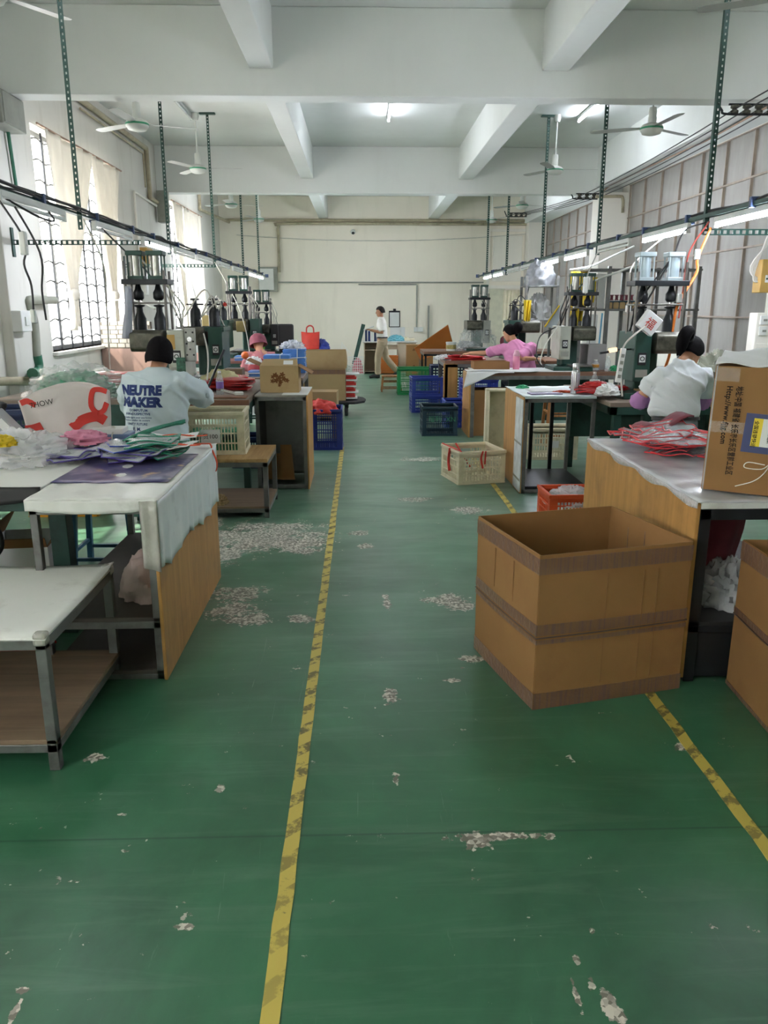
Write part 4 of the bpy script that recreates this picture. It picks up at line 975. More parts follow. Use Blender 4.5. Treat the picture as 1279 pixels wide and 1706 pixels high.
# ---------------------------------------------------------------- cartons
m_seam = pm('carton_fold_seam_tape', '#54423a', 0.5)  # dark line round the carton at its fold
def carton(label, loc, rz, L, Wd, H, m=None, group=None, closed=False, flaps=(), tapes=(), seam=None, name='carton', bulge=0.0):
    t = thing(name, label, 'carton', loc, rz, group); m = m or m_card; th = 0.006; x, y = L/2, Wd/2
    def panel(fn, nm, mt): MB().grid(fn, 14, 8).build(nm, [mt], t, False, solid=th)
    bw = lambda a, v: bulge*math.sin(PI*min(max(a, 0), 1))*math.sin(PI*(0.15+0.85*v))
    panel(lambda u, v: (-x+L*u, -y-bw(u, v), H*v), 'front_panel', m); panel(lambda u, v: (-x+L*u, y+bw(u, v), H*v), 'back_panel', m)
    panel(lambda u, v: (-x-bw(u, v), -y+Wd*u, H*v), 'side_panel', m); panel(lambda u, v: (x+bw(u, v), -y+Wd*u, H*v), 'side_panel', m)
    MB().box(-x, x, -y, y, 0.002, 0.008).build('bottom', m_card_in, t)
    if closed: MB().box(-x, x, -y, y, H-th, H).build('top_flap', m, t)
    for side, ang, ln in flaps:
        a = ang; mb = MB()
        if side in ('f', 'b'):
            s = -1 if side == 'f' else 1; yo = s*y; dy, dz = s*ln*math.cos(a), ln*math.sin(a)
            mb.add([(-x, yo, H), (x, yo, H), (x*0.98, yo+dy, H+dz), (-x*0.98, yo+dy, H+dz)], [(0,1,2,3)])
        else:
            s = -1 if side == 'l' else 1; xo = s*x; dx, dz = s*ln*math.cos(a), ln*math.sin(a)
            mb.add([(xo, -y, H), (xo, y, H), (xo+dx, y*0.98, H+dz), (xo+dx, -y*0.98, H+dz)], [(0,1,2,3)])
        mb.build('flap', m_card_in, t, solid=0.005)
    for z0, z1 in tapes:
        mb = MB(); e = 0.0045
        def tg(fn): mb.grid(fn, 14, 5)
        zz = lambda v: z0+(z1-z0)*v
        tg(lambda u, v: (-x-e+(L+2*e)*u, -y-e-bw(u, zz(v)/H), zz(v))); tg(lambda u, v: (-x-e-bw(u, zz(v)/H), -y-e+(Wd+2*e)*u, zz(v)))
        tg(lambda u, v: (x+e+bw(u, zz(v)/H), -y-e+(Wd+2*e)*u, zz(v))); tg(lambda u, v: (-x-e+(L+2*e)*u, y+e+bw(u, zz(v)/H), zz(v)))
        mb.build('tape_band', m_cartape, t, False, solid=0.001)
    if seam:
        mb = MB(); e = 0.005; z = seam
        P4 = [(-x-e, -y-e, z), (x+e, -y-e, z+0.004), (x+e, y+e, z), (-x-e, y+e, z)]
        for i in range(4):
            p, q = Vector(P4[i]), Vector(P4[(i+1) % 4]); nrm = Vector((0,0,1)).cross(q-p).normalized()*-1
            mb.tube([p.lerp(q, k/13)+Vector((((p+q)/2).x, ((p+q)/2).y, 0)).normalized()*bw(k/13, z/H) for k in range(14)], 0.0035, 6)
        mb.build('fold_seam', m_seam, t, True)
    return t
big = carton('big open topped brown carton in the right foreground taped round the middle', (1.015, 3.47, 0), math.radians(14.2), 0.735, 0.66, 0.705, bulge=0.008, tapes=((0.62, 0.69), (0.345, 0.395), (0.305, 0.325), (0.0, 0.075)), seam=0.335)
for xx in (-0.05, 0.13, 0.2): MB().box(xx-0.0015, xx+0.0015, -0.3415, -0.3385, 0.09, 0.6).build('crease', m_card_in, big)
for yy in (-0.1, 0.1): MB().box(-0.3785, -0.3755, yy-0.0015, yy+0.0015, 0.42, 0.61).build('crease', m_card_in, big)
for yy in (-0.14, 0.02, 0.16): MB().box(0.366, 0.369, yy-0.002, yy+0.002, 0.35, 0.7).build('crease', m_cartape, big)
carton('second open brown carton cut off by the right edge of the frame', (2.07, 2.9, 0), math.radians(-3), 0.78, 0.72, 0.70, bulge=0.006, tapes=((0.61, 0.695), (0.355, 0.385), (0.0, 0.02)), seam=0.35)

# printed carton standing on the packing table
bc = carton('closed brown carton printed with Chinese lettering on the packing table', (2.095, 3.57, 0.875), math.radians(-28), 0.84, 0.6, 0.565, closed=True, m=m_card, bulge=0.004)
bc.rotation_euler = (0, math.radians(1.0), math.radians(-28))
fy = -0.306
text('地址:中国 福建省 长乐市长乐区营前工业区', 0.033, facing((-0.325, fy-0.002, 0.48), (0.0,0,-1), (1,0,0.0)), m_ink, bc, bold=0.0007, spacing=1.12, fit=0.40)
text('Http://www.fjjg.com', 0.033, facing((-0.365, fy-0.002, 0.48), (0.0,0,-1), (1,0,0.0)), m_ink, bc, bold=0.0009, spacing=1.1, fit=0.26)
T_ = Matrix.Translation((-0.085, fy-0.0025, 0.27)) @ Matrix.Rotation(math.radians(2), 4, 'Y')
MB().box(-0.19, 0.2, -0.001, 0.001, -0.085, 0.09, T_).build('blue_pouch', pm('blue_document_pouch', '#3a4068', 0.3), bc)
MB().box(-0.155, 0.15, -0.002, -0.001, -0.055, 0.07, T_).build('shipping_label', m_paper, bc)
MB().box(-0.155, -0.118, -0.0026, -0.002, -0.055, 0.07, T_).build('label_stripe', pm('yellow_label', '#d9c02a', 0.5), bc)
for i, (s_, sz, lx, lz) in enumerate((('84', 0.036, 0.015, 0.045), ('B', 0.04, 0.015, -0.015), ('福建石狮货运站', 0.014, -0.09, 0.062), ('0592 5531', 0.012, -0.06, 0.062), ('全国连锁快运', 0.02, -0.15, 0.06))):
    text(s_, sz, T_ @ facing((lx, -0.0032, lz), (0,0,-1), (1,0,0)), m_ink, bc, bold=0.0004)
mb = MB(); mb.tube(spline([(-0.15+x_, fy-0.003, z_) for x_, z_ in ((-0.02, 0.14), (-0.09, 0.145), (-0.1, 0.12), (-0.03, 0.12), (0.0, 0.148), (-0.02, 0.1), (-0.06, 0.06), (-0.13, 0.03))], 6), 0.0022, 5); mb.build('chalk_mark', m_whiteink, bc)
MB().box(-0.42, -0.413, -0.305, 0.3, 0.0, 0.565).build('edge_film', m_clearbag, bc)
mb = MB(); mb.grid(lambda u, v: (-0.42+0.84*u, fy-0.002-0.001*math.sin(u*40), 0.27+0.05*v), 30, 4); mb.grid(lambda u, v: (-0.42+0.1*u, fy-0.002, 0.5+0.06*v), 6, 3); mb.build('clear_tape', clear('clear_tape', '#d8d4d0', 0.22, 0.08), bc)
t = thing('polythene_wrap', 'crumpled white polythene and newspaper lying on the printed carton', 'wrapping', (2.0, 3.9, 1.445))
def wrapf(u, v):
    x, y = -0.42+0.84*u, -0.31+0.6*v
    return (2.1+x*0.883+y*0.469, 3.57-x*0.469+y*0.883, 1.452+0.012*math.sin(u*7+3*v)*math.sin(v*5)+0.008*math.sin(u*23+v*9)+0.03*v-0.006*(u-0.5))
MB(t).grid(wrapf, 40, 16).build('wrap', m_paper, t, True, solid=0.003)
text('日 报 新 闻', 0.05, facing((1.75, 3.7, 1.478), (0.883,-0.469,0), (0.469,0.883,0.05)), m_greybox, t)

# flowered carton on the metal stand
fc = carton('small carton printed with a brown flower and a white label on the metal stand', (-0.775, 7.68, 0.911), 0.0, 0.36, 0.3, 0.25, m_card2, flaps=(('r', math.radians(-30), 0.15), ('l', math.radians(25), 0.14)))
mb = MB(); mb.add([(-0.18, -0.15, 0.25), (0.18, -0.15, 0.25), (0.16, 0.02, 0.305), (-0.16, 0.02, 0.305)], [(0,1,2,3)]); mb.build('flap', m_card2, fc, solid=0.005)
mb = MB(); mb.add([(0.04, -0.12, 0.264), (0.13, -0.12, 0.264), (0.125, -0.03, 0.294), (0.035, -0.03, 0.294)], [(0,1,2,3)]); mb.build('white_label', m_paper, fc, solid=0.002)
mb = MB()
m_brownink = pm('brown_print', '#6b472a', 0.7, spec=0.1)
for k, (px, pz, r) in enumerate(((0.0, 0.14, 0.024), (-0.035, 0.165, 0.022), (0.03, 0.17, 0.022), (0.045, 0.13, 0.022), (-0.03, 0.115, 0.022), (0.01, 0.1, 0.02), (0.075, 0.115, 0.018), (-0.065, 0.11, 0.018), (-0.06, 0.15, 0.017), (0.0, 0.07, 0.014))):
    pts_ = [(px+r*(1+0.35*math.cos(5*a_))*math.cos(a_), pz+r*(1+0.35*math.cos(5*a_))*math.sin(a_)) for a_ in [2*PI*i/20 for i in range(20)]]
    mb.add([(px, -0.1545, pz)]+[(q, -0.1545, w_) for q, w_ in pts_], [(0, i+1, (i+1) % 20+1) for i in range(20)])
mb.build('flower_print', m_brownink, fc)
# cartons on the trolley etc
t = carton('tall brown carton standing on the black hand trolley', (-0.62, 12.85, 0.25), 0.0, 0.74, 0.5, 0.5, m_card2, tapes=((0.42, 0.49),))
t = carton('flattened ribbed carton standing on top of the trolley carton', (-0.62, 12.95, 0.75), 0.03, 0.76, 0.4, 0.28, m_card2, bulge=0.02)
carton('small carton with red print standing behind the dark blue crate', (-0.52, 10.35, 0.3), -0.05, 0.42, 0.34, 0.34, m_card2, closed=True)
for o_ in [o_ for o_ in bpy.data.objects if o_.get('label', '').startswith('small carton with red print')]:
    MB().box(-0.1, 0.06, -0.174, -0.171, 0.16, 0.24).build('print_block', m_redink, o_); text('食品', 0.06, facing((-0.09, -0.176, 0.18), (1,0,0), (0,0,1)), m_card2, o_)
    MB().box(0.1, 0.16, -0.174, -0.171, 0.1, 0.16).build('print_block', m_brownink, o_)
t = thing('carton_support', 'grey slatted pallet under the carton with red print', 'pallet', (-0.52, 10.35, 0))
for k in range(4): MB(t).box(-0.72, -0.32, 10.2+k*0.09, 10.26+k*0.09, 0.26, 0.3).build('slat', m_shelfwood, t)
mb = MB(t); mb.box(-0.72, -0.66, 10.2, 10.53, 0, 0.26); mb.box(-0.38, -0.32, 10.2, 10.53, 0, 0.26); mb.build('runner', m_shelfwood, t)
for k, (z, lb) in enumerate(((0.0, 'brown carton by the desk, lower of two'), (0.42, 'brown carton by the desk, upper of two'))):
    c_ = carton(lb, (1.5, 20.3, z), 0.0, 0.66, 0.45, 0.42 if k == 0 else 0.36, m_card, closed=True)
    text('▲', 0.1, facing((-0.2, -0.23, 0.22), (1,0,0), (0,0,1)), m_brownink, c_)
carton('brown carton under the brown edged worktable', (1.75, 10.75, 0.0), 0.0, 0.5, 0.4, 0.62, m_card)
carton('shallow open carton of clear bags beside the pink bottle', (1.78, 10.86, 0.885), 0.0, 0.48, 0.3, 0.1, m_card_in)
carton('open grey carton on the rack behind the dark press', (3.2, 10.88, 0.872), 0.1, 0.26, 0.3, 0.34, pm('grey_carton', '#8b8988', 0.6), closed=True)
carton('small tan carton under the press table on the right', (2.75, 7.25, 0.89), 0.1, 0.34, 0.2, 0.07, m_board2, closed=True)
t = carton('white carton with dark lettering on the floor under the left worktable', (-1.93, 4.35, 0), 0.12, 0.34, 0.4, 0.42, m_paper, flaps=(('f', math.radians(70), 0.06), ('l', math.radians(120), 0.15), ('r', math.radians(60), 0.15)))
text('Quantum', 0.085, facing((-0.14, -0.205, 0.06), (1,0,0.12), (-0.1,0,1)), m_ink, t, bold=0.001)

# hand trolley
t = thing('hand_trolley', 'black platform trolley on rubber wheels under the brown cartons', 'trolley', (-0.5, 12.9, 0))
MB(t).prism([(-1.02, 12.5), (-0.1, 12.5), (0.06, 12.7), (0.08, 12.95), (0.04, 13.2), (-0.1, 13.35), (-1.02, 13.35)], 0.2, 0.24).build('deck', m_dark, t, bevel=0.01)
for x, y in ((-0.24, 12.65), (-0.24, 13.2), (-0.9, 12.65), (-0.9, 13.2)):
    w_ = MB(t).cyl((x-0.025, y, 0.09), (x+0.025, y, 0.09), 0.09, n=20).build('wheel', m_dark, t, True, bevel=0.008)
    MB(t).cyl((x-0.03, y, 0.09), (x+0.03, y, 0.09), 0.03, n=12).build('hub', m_steel, w_, True)
    MB(t).box(x-0.045, x+0.045, y-0.03, y+0.03, 0.17, 0.2).build('caster_plate', m_steel, t)
t = thing('packed_bundle', 'upright bundle of red and white goods on the trolley end', 'bundle', (-0.14, 12.85, 0.24))
rnd = random.Random(3); mb = MB(t)
for k in range(13):
    z = 0.26+k*0.032; mb.cur = 0 if k % 3 else 1
    mb.box(-0.24, (-0.12 if k % 3 else -0.07)+rnd.uniform(0, 0.05), 12.72, 13.0, z, z+0.026)
mb.build('folded_stack', [m_redfab, m_paper], t, bevel=0.006)

# stools
def stool(label, x, y, h, w_, m, rnd_top=False, rails=2, name='stool', seat_m=None, splay=0.03):
    t = thing(name, label, 'stool', (x, y, 0)); a = w_/2
    if rnd_top: MB().cyl((0,0,h-0.03), (0,0,h), a, n=24).build('seat', seat_m or m, t, True, bevel=0.006)
    else: MB().box(-a, a, -a*0.8, a*0.8, h-0.03, h).build('seat', seat_m or m, t, bevel=0.006)
    for sx in (-1, 1):
        for sy in (-1, 1): MB().bar((sx*(a-0.03), sy*(a*0.8-0.03), h-0.03), (sx*(a-0.03+splay), sy*(a*0.8-0.03+splay), 0), 0.036).build('leg', m, t, bevel=0.003)
    for k in range(rails):
        z = h*(0.22+0.4*k); f = splay*(1-z/h); b_ = a-0.03+f; c_ = a*0.8-0.03+f
        for p, q in (((-b_,-c_,z),(b_,-c_,z)), ((-b_,c_,z),(b_,c_,z)), ((-b_,-c_,z+0.05),(-b_,c_,z+0.05)), ((b_,-c_,z+0.05),(b_,c_,z+0.05))):
            MB().bar(p, q, 0.022).build('rail', m, t, bevel=0.002)
    return t
stool('small rough wooden stool in front of the desk by the green crate', 0.63, 16.45, 0.33, 0.4, m_stoolwood, rails=2)
stool('round topped wooden stool under the table behind the papered stand', 2.5, 9.8, 0.62, 0.36, m_stoolwood, True)
m_bluepipe = pm('blue_stool_pipe', '#2a5a78', 0.4)
stool('stool with thin blue steel legs under the left worktable', -1.68, 5.05, 0.5, 0.4, m_bluepipe, rails=1, seat_m=m_dark)
stool('dark stool under the worker in the pale blue shirt', -1.64, 6.12, 0.55, 0.38, m_dkgreen_steel, seat_m=m_dark, rails=1)
stool('dark stool under the worker with the ponytail', 2.5, 5.95, 0.62, 0.36, m_dkgreen_steel, seat_m=m_dark, rails=1)
stool('dark stool under the pink shirted worker', 2.36, 11.5, 0.55, 0.36, m_dkgreen_steel, seat_m=m_dark, rails=1)
stool('dark stool under the worker in the maroon hat', -1.5, 11.72, 0.5, 0.34, m_dkgreen_steel, seat_m=m_dark, rails=1)
# ---------------------------------------------------------------- presses
m_cyl_gl = pm('cylinder_sleeve', '#b9bab4', 0.25, 0.6, 0.1, 5)
m_cyl_bl = pm('grey_blue_cylinder', '#a9b9bf', 0.3, 0.2, 0.05, 5)
m_gaugeface = pm('gauge_face', '#cfd2d0', 0.4)
def press(label, loc, rz=0.0, mirror=False, kind='twin', cyl_m=None, cap_m=None, box_m=None, gap=0.09, size=1.0, extra=True, tower_dx=-0.13):
    """pneumatic welding press: base, column, cast head, twin cylinder tower on tie rods, control box with gauge"""
    t = thing('welding_press', label, 'machine', loc, rz, 'welding presses'); t.scale = (-size if mirror else size, size, size)
    if mirror: t.scale = (size, size, size)
    q = -1 if mirror else 1
    cap_m = cap_m or m_machgreen; cyl_m = cyl_m or m_cyl_gl; box_m = box_m or m_ctrl
    def bx(name, x0, x1, y0, y1, z0, z1, m, bevel=0.008, par=None):
        a, b = sorted((q*x0, q*x1)); return MB().box(a, b, y0, y1, z0, z1).build(name, m, par or t, bevel=bevel)
    bx('base', -0.28, 0.26, -0.26, 0.28, 0.0, 0.06, m_machgreen)
    bx('work_plate', -0.26, 0.02, -0.3, 0.0, 0.06, 0.085, m_rod, 0.004)
    bx('column', -0.12, 0.1, 0.0, 0.26, 0.06, 0.5, m_machgreen, 0.02)
    mb = MB(); pr = [(-0.31, 0.44), (-0.28, 0.41), (0.16, 0.41), (0.2, 0.46), (0.2, 0.58), (0.16, 0.6), (-0.26, 0.6), (-0.31, 0.57)]
    x0, x1 = sorted((q*-0.28, q*0.02)); mb.add([(x, y, z) for x in (x0, x1) for y, z in pr], [tuple(range(8))[::-1], tuple(range(8, 16))]+[(i, (i+1) % 8, 8+(i+1) % 8, 8+i) for i in range(8)])
    mb.build('cast_head', m_oily, t, bevel=0.012)
    cxs = [tower_dx-gap, tower_dx+gap] if kind == 'twin' else [tower_dx+0.02, tower_dx+0.22]
    for i, cx in enumerate(cxs):
        cx *= q
        if kind == 'twin':
            MB().lathe([(0.012, 0.72), (0.012, 0.95)], (cx, -0.1, 0), 10).build('piston_rod', m_chrome, t, True)
            nk = MB().lathe([(0.055, 0.6), (0.055, 0.7), (0.045, 0.72), (0.03, 0.76), (0.028, 0.8), (0.05, 0.81), (0.05, 0.82), (0.015, 0.825)], (cx, -0.1, 0), 14).build('screw_neck', m_black_steel, t, True)
            MB().lathe([(0.03, 0.86), (0.048, 0.88), (0.048, 0.93), (0.03, 0.96), (0.02, 1.0)], (cx, -0.1, 0), 14).build('coupling', m_black_steel, nk, True)
            cy = MB().cyl((cx, -0.1, 1.07), (cx, -0.1, 1.25), 0.052, n=18).build('cylinder', cyl_m, t, True)
            MB().box(cx-0.075, cx+0.075, -0.175, -0.025, 1.25, 1.29).build('cylinder_cap', cap_m, cy, bevel=0.006)
            MB().box(cx-0.07, cx+0.07, -0.17, -0.03, 1.04, 1.075).build('cylinder_foot', cap_m, cy, bevel=0.006)
            for sx in (-1, 1):
                for sy in (-1, 1): MB().cyl((cx+sx*0.06, -0.1+sy*0.06, 1.07), (cx+sx*0.06, -0.1+sy*0.06, 1.25), 0.008, n=6).build('cylinder_bolt', cap_m, cy, True)
        else:
            MB().lathe([(0.06, 0.6), (0.06, 0.74), (0.05, 0.78), (0.03, 0.8), (0.02, 0.85), (0.02, 0.87), (0.05, 0.875), (0.05, 0.89), (0.02, 0.895)], (cx, -0.05, 0), 14).build('screw_neck', m_black_steel, t, True)
            MB().cyl((cx-0.09, -0.05, 0.83), (cx+0.09, -0.05, 0.83), 0.008, n=8).build('hand_bar', m_black_steel, t, True)
    if kind == 'twin':
        lo, hi = tower_dx-gap-0.085, tower_dx+gap+0.085
        for x in (lo, hi):
            for y in (-0.2, 0.0):
                MB().cyl((q*x, y, 0.58), (q*x, y, 1.2 if x == lo else 1.12), 0.013, n=8).build('tie_rod', m_rod, t, True)
        bx('top_plate', lo-0.03, hi+0.03, -0.22, 0.02, 1.0, 1.045, m_black_steel, 0.004)
        bx('cross_plate', lo-0.02, hi+0.02, -0.21, 0.01, 0.83, 0.845, m_rod, 0.003)
    else:
        bx('cover', -0.25, 0.22, -0.26, 0.2, 0.55, 0.6, m_machgreen, 0.008)
    bx_ = bx('control_box', 0.05, 0.2, -0.27, 0.2, 0.16, 0.6, box_m, 0.008)
    bx('gauge_frame', 0.09, 0.165, -0.278, -0.27, 0.31, 0.42, m_dark, 0.003, bx_)
    bx('gauge_face', 0.1, 0.155, -0.281, -0.278, 0.335, 0.4, m_gaugeface, 0.0, bx_)
    g = MB(); g.tube([(q*0.128+0.018*math.cos(a), -0.282, 0.367+0.018*math.sin(a)) for a in [2*PI*k/16 for k in range(16)]], 0.004, 5, True); g.build('dial', m_dark, bx_, True)
    bx('name_plate', 0.07, 0.18, -0.274, -0.27, 0.2, 0.27, m_greybox, 0.002, bx_)
    if extra:
        pl = bx('valve_plate', 0.2, 0.3, -0.25, -0.22, 0.32, 0.62, pm('valve_plate_enamel', '#9b9c97', 0.4, 0.2), 0.006)
        for dx, dz in ((0.22, 0.58), (0.28, 0.58), (0.22, 0.38), (0.28, 0.38), (0.25, 0.43), (0.22, 0.48), (0.28, 0.5)):
            MB().cyl((q*dx, -0.256, dz), (q*dx, -0.25, dz), 0.009, n=8).build('hole_plug', m_dark, pl, True)
        MB().cyl((q*0.25, -0.268, 0.52), (q*0.25, -0.25, 0.52), 0.022, n=14).build('knob', m_chrome, pl, True)
    mb = MB(); rnd = random.Random(len(label))
    for k in range(3):
        a = (q*(tower_dx+gap*rnd.choice((-1, 1))), -0.1, 1.27 if kind == 'twin' else 0.7); b = (q*rnd.uniform(0.08, 0.18), 0.05, 0.6)
        mb.tube(spline([a, (q*(0.02+0.07*k), -0.14, 0.98-0.06*k), (q*(0.1+0.03*k), -0.05, 0.75), b], 6), 0.008, 6)
    mb.build('air_hose', m_cable_w if not mirror else m_cable, t, True)
    return t
p1_ = press('tall twin cylinder welding press behind the worker in pale blue', (-1.8, 7.55, 0.9))
MB().box(0.13, 0.21, -0.31, -0.3, 0.12, 0.36).build('circuit_board', pm('circuit_board', '#2f5a48', 0.5, 0, 0.8, 40), p1_)
MB().box(0.05, 0.12, -0.275, -0.272, 0.43, 0.56).build('burn_mark', m_gold, p1_)
mb = MB(); mb.grid(lambda u, v: (-0.27+(0.02+0.06*math.sqrt(v))*u-0.07*v, -0.3+0.02*math.sin(u*7+v*2), 0.98-0.45*v), 8, 16); sleeve = mb.build('sleeve_protector', pm('slate_cloth', '#a0a4b0', 0.8), None, True, solid=0.02); sleeve.location = (-1.8, 7.55, 0.9); tag(sleeve, 'grey blue sleeve protector hanging from the tall press', 'sleeve')
p2_ = press('dark screw press with red tipped lever just right of the tall press', (-1.66, 8.75, 0.9), kind='screw', box_m=m_machgreen, extra=False)
MB().cyl((0.12, -0.05, 0.83), (0.2, -0.05, 0.83), 0.007, n=6).build('lever', m_rod, p2_, True); MB().sphere((0.21, -0.05, 0.83), 0.022).build('lever_knob', m_redfab, p2_, True)
p3_ = press('white topped twin press with a grey blue cylinder beside the ponytailed worker', (2.66, 7.35, 0.885), mirror=True, cyl_m=m_cyl_bl, cap_m=pm('grey_cap', '#a3b0b3', 0.35, 0.2), box_m=m_machgreen, gap=0.13, tower_dx=-0.02, extra=False, size=1.0)
press('dark twin cylinder press in front of the yellow cloths', (2.83, 10.75, 0.87), mirror=True, extra=False, size=0.98, tower_dx=-0.1)
press('screw press with two black necks behind the pink worker', (2.55, 12.85, 0.9), mirror=True, kind='screw', box_m=m_machgreen, extra=False, size=1.0)
p6_ = press('farthest twin cylinder press wrapped in clear plastic on the right', (2.48, 16.75, 0.82), extra=False, size=1.03, box_m=m_greybox, tower_dx=-0.02)
press('green screw press on the distant left table with an ochre plate', (-2.32, 13.2, 0.9), kind='screw', box_m=m_machgreen, extra=False)
press('distant left twin press with red hose, nearer one', (-1.92, 13.9, 0.9), box_m=m_machgreen, extra=False, size=1.02)
press('distant left twin press with dark cover, farther one', (-1.62, 14.35, 0.9), box_m=m_dark, extra=False, size=0.85)
for x, y, z, lb in ((-2.42, 12.87, 1.52, 'ochre plate on the green screw press'), (-1.98, 13.52, 1.42, 'ochre plate on the nearer distant twin press')):
    o = MB().box(x-0.1, x+0.06, y-0.03, y, z-0.12, z+0.06).build('guard_plate', pm('ochre_guard', '#8d7f4e', 0.5), None, bevel=0.02); tag(o, lb, 'plate')
o = MB().box(-1.42, -1.16, 13.85, 14.0, 0.94, 1.42).build('fabric_cover', m_dark, None, bevel=0.03); tag(o, 'black box cover beside the far left presses', 'cover')

# ---------------------------------------------------------------- people
def person_mesh(t, J, face_dir, skin=m_skin, voxel=0.012, scale=1.0, hands=True, curl=0.5, head_tilt=(0,0), sex='f', hand_dirs=None, grip=None):
    """one continuous body: tapered lofts along the joints, skinned together. J: room coordinates of the joints."""
    mb = MB(t); V = {k: Vector(v) for k, v in J.items()}; s = scale
    fd = Vector(face_dir).normalized()
    def limb(pts, rads, n=14): mb.tube(pts, [r*s for r in rads], n)
    sh = (V['shR']-V['shL']).normalized()
    up = (V['neck']-V['pelvis']).normalized()
    # trunk
    P0, P1, P2 = V['pelvis'], V['chest'], V['neck']
    mb.loft([(P0-up*0.1*s, 0.12*s, 0.1*s, up, sh), (P0, 0.165*s, 0.12*s, up, sh), (P0.lerp(P1, 0.45), 0.135*s, 0.105*s, up, sh), (P1, 0.155*s, 0.115*s, up, sh), (P1.lerp(P2, 0.5), 0.16*s, 0.1*s, up, sh), (P1.lerp(P2, 0.82), 0.11*s, 0.075*s, up, sh), (P2, 0.052*s, 0.055*s, up, sh)], 20)
    H = V['head']; limb([P1.lerp(P2, 0.8), P2, H-(H-P2).normalized()*0.02], [0.07, 0.054, 0.05])
    # head
    hu = (H-P2).normalized(); hu = (hu*0.6+Vector((0,0,1))*0.4).normalized(); hf = (fd-hu*fd.dot(hu)).normalized(); hs = hf.cross(hu)
    def hp(x, y, z): return H+hs*(x*s)+hf*(y*s)+hu*(z*s)
    mb.loft([(hp(0, 0.03, -0.115), 0.03*s, 0.035*s, hu, hs), (hp(0, 0.025, -0.095), 0.048*s, 0.06*s, hu, hs), (hp(0, 0.012, -0.05), 0.066*s, 0.083*s, hu, hs), (hp(0, 0.0, 0.0), 0.074*s, 0.094*s, hu, hs), (hp(0, -0.005, 0.05), 0.074*s, 0.094*s, hu, hs), (hp(0, -0.008, 0.09), 0.058*s, 0.075*s, hu, hs), (hp(0, -0.01, 0.112), 0.025*s, 0.03*s, hu, hs)], 20)
    limb([hp(0, 0.085, 0.02), hp(0, 0.105, -0.02), hp(0, 0.085, -0.035)], [0.009, 0.017, 0.011], 8)     # nose
    limb([hp(-0.022, 0.082, -0.062), hp(0, 0.09, -0.06), hp(0.022, 0.082, -0.062)], [0.006, 0.009, 0.006], 8)     # mouth
    for sg in (-1, 1):
        limb([hp(sg*0.045, 0.078, 0.028), hp(sg*0.02, 0.09, 0.03)], [0.007, 0.008], 8)                   # brows
        mb.loft([(hp(sg*0.072, -0.005, -0.028), 0.006*s, 0.012*s, hu, hs), (hp(sg*0.08, -0.012, 0.0), 0.007*s, 0.02*s, hu, hs), (hp(sg*0.08, -0.014, 0.02), 0.006*s, 0.016*s, hu, hs), (hp(sg*0.076, -0.012, 0.03), 0.004*s, 0.006*s, hu, hs)], 10)
    # arms, hands
    for L in ('L', 'R'):
        S_, E_, W_ = V['sh'+L], V['el'+L], V['wr'+L]
        limb([P1.lerp(P2, 0.62), S_], [0.06, 0.058]); limb([S_, S_.lerp(E_, 0.5), E_, E_.lerp(W_, 0.35), W_], [0.055, 0.047, 0.04, 0.039, 0.027])
        hd = Vector(hand_dirs[L]) if hand_dirs else (W_-E_); hd = hd.normalized()
        pn = Vector((0,0,1)) if abs(hd.z) < 0.8 else fd
        side = hd.cross(pn).normalized(); pn = side.cross(hd).normalized(); k = 1 if L == 'L' else -1
        mb.loft([(W_, 0.026*s, 0.02*s, hd, side), (W_+hd*0.03*s, 0.034*s, 0.017*s, hd, side), (W_+hd*0.085*s, 0.041*s, 0.014*s, hd, side), (W_+hd*0.098*s, 0.037*s, 0.011*s, hd, side)], 12)
        for i, (off, ln) in enumerate(((-0.03, 0.07), (-0.01, 0.08), (0.01, 0.074), (0.03, 0.056))):
            a = W_+hd*0.088*s+side*(off*k*s); c = curl
            b = a+(hd*math.cos(c*0.6)-pn*math.sin(c*0.6))*ln*0.45*s; d = b+(hd*math.cos(c*1.5)-pn*math.sin(c*1.5))*ln*0.3*s; e = d+(hd*math.cos(c*2.2)-pn*math.sin(c*2.2))*ln*0.25*s
            limb([a, b, d, e], [0.0088, 0.0085, 0.0075, 0.006], 8)
        a = W_+hd*0.03*s+side*(-0.03*k*s); b = a+(hd*0.7-side*0.7*k-pn*0.2)*0.045*s; e = b+(hd-pn*0.3).normalized()*0.03*s
        limb([a, b, e], [0.0125, 0.0105, 0.0075], 8)
    # legs, feet
    for L in ('L', 'R'):
        Hh, K, An, To = V['hip'+L], V['kn'+L], V['an'+L], V['to'+L]
        limb([Hh, Hh.lerp(K, 0.4), K, K.lerp(An, 0.3), An], [0.088, 0.076, 0.054, 0.054, 0.036]); limb([An+Vector((0,0,-0.01)), An.lerp(To, 0.45)+Vector((0,0,-0.02)), To], [0.038, 0.036, 0.024], 10)
    body = remeshed(mb, 'body', skin, t, voxel)
    return body, hp, (H, hs, hf, hu), V
def garment(t, name, lofts, tubes, m, voxel=0.014, it=3, disp=None):
    mb = MB(t)
    for l in lofts: mb.loft(l, 24)
    for p, r in tubes: mb.tube(p, r, 16)
    def ex(me):
        if disp:
            for v in me.vertices:
                v.co += v.normal*disp(v.co)
    return remeshed(mb, name, m, t, voxel, it, ex)
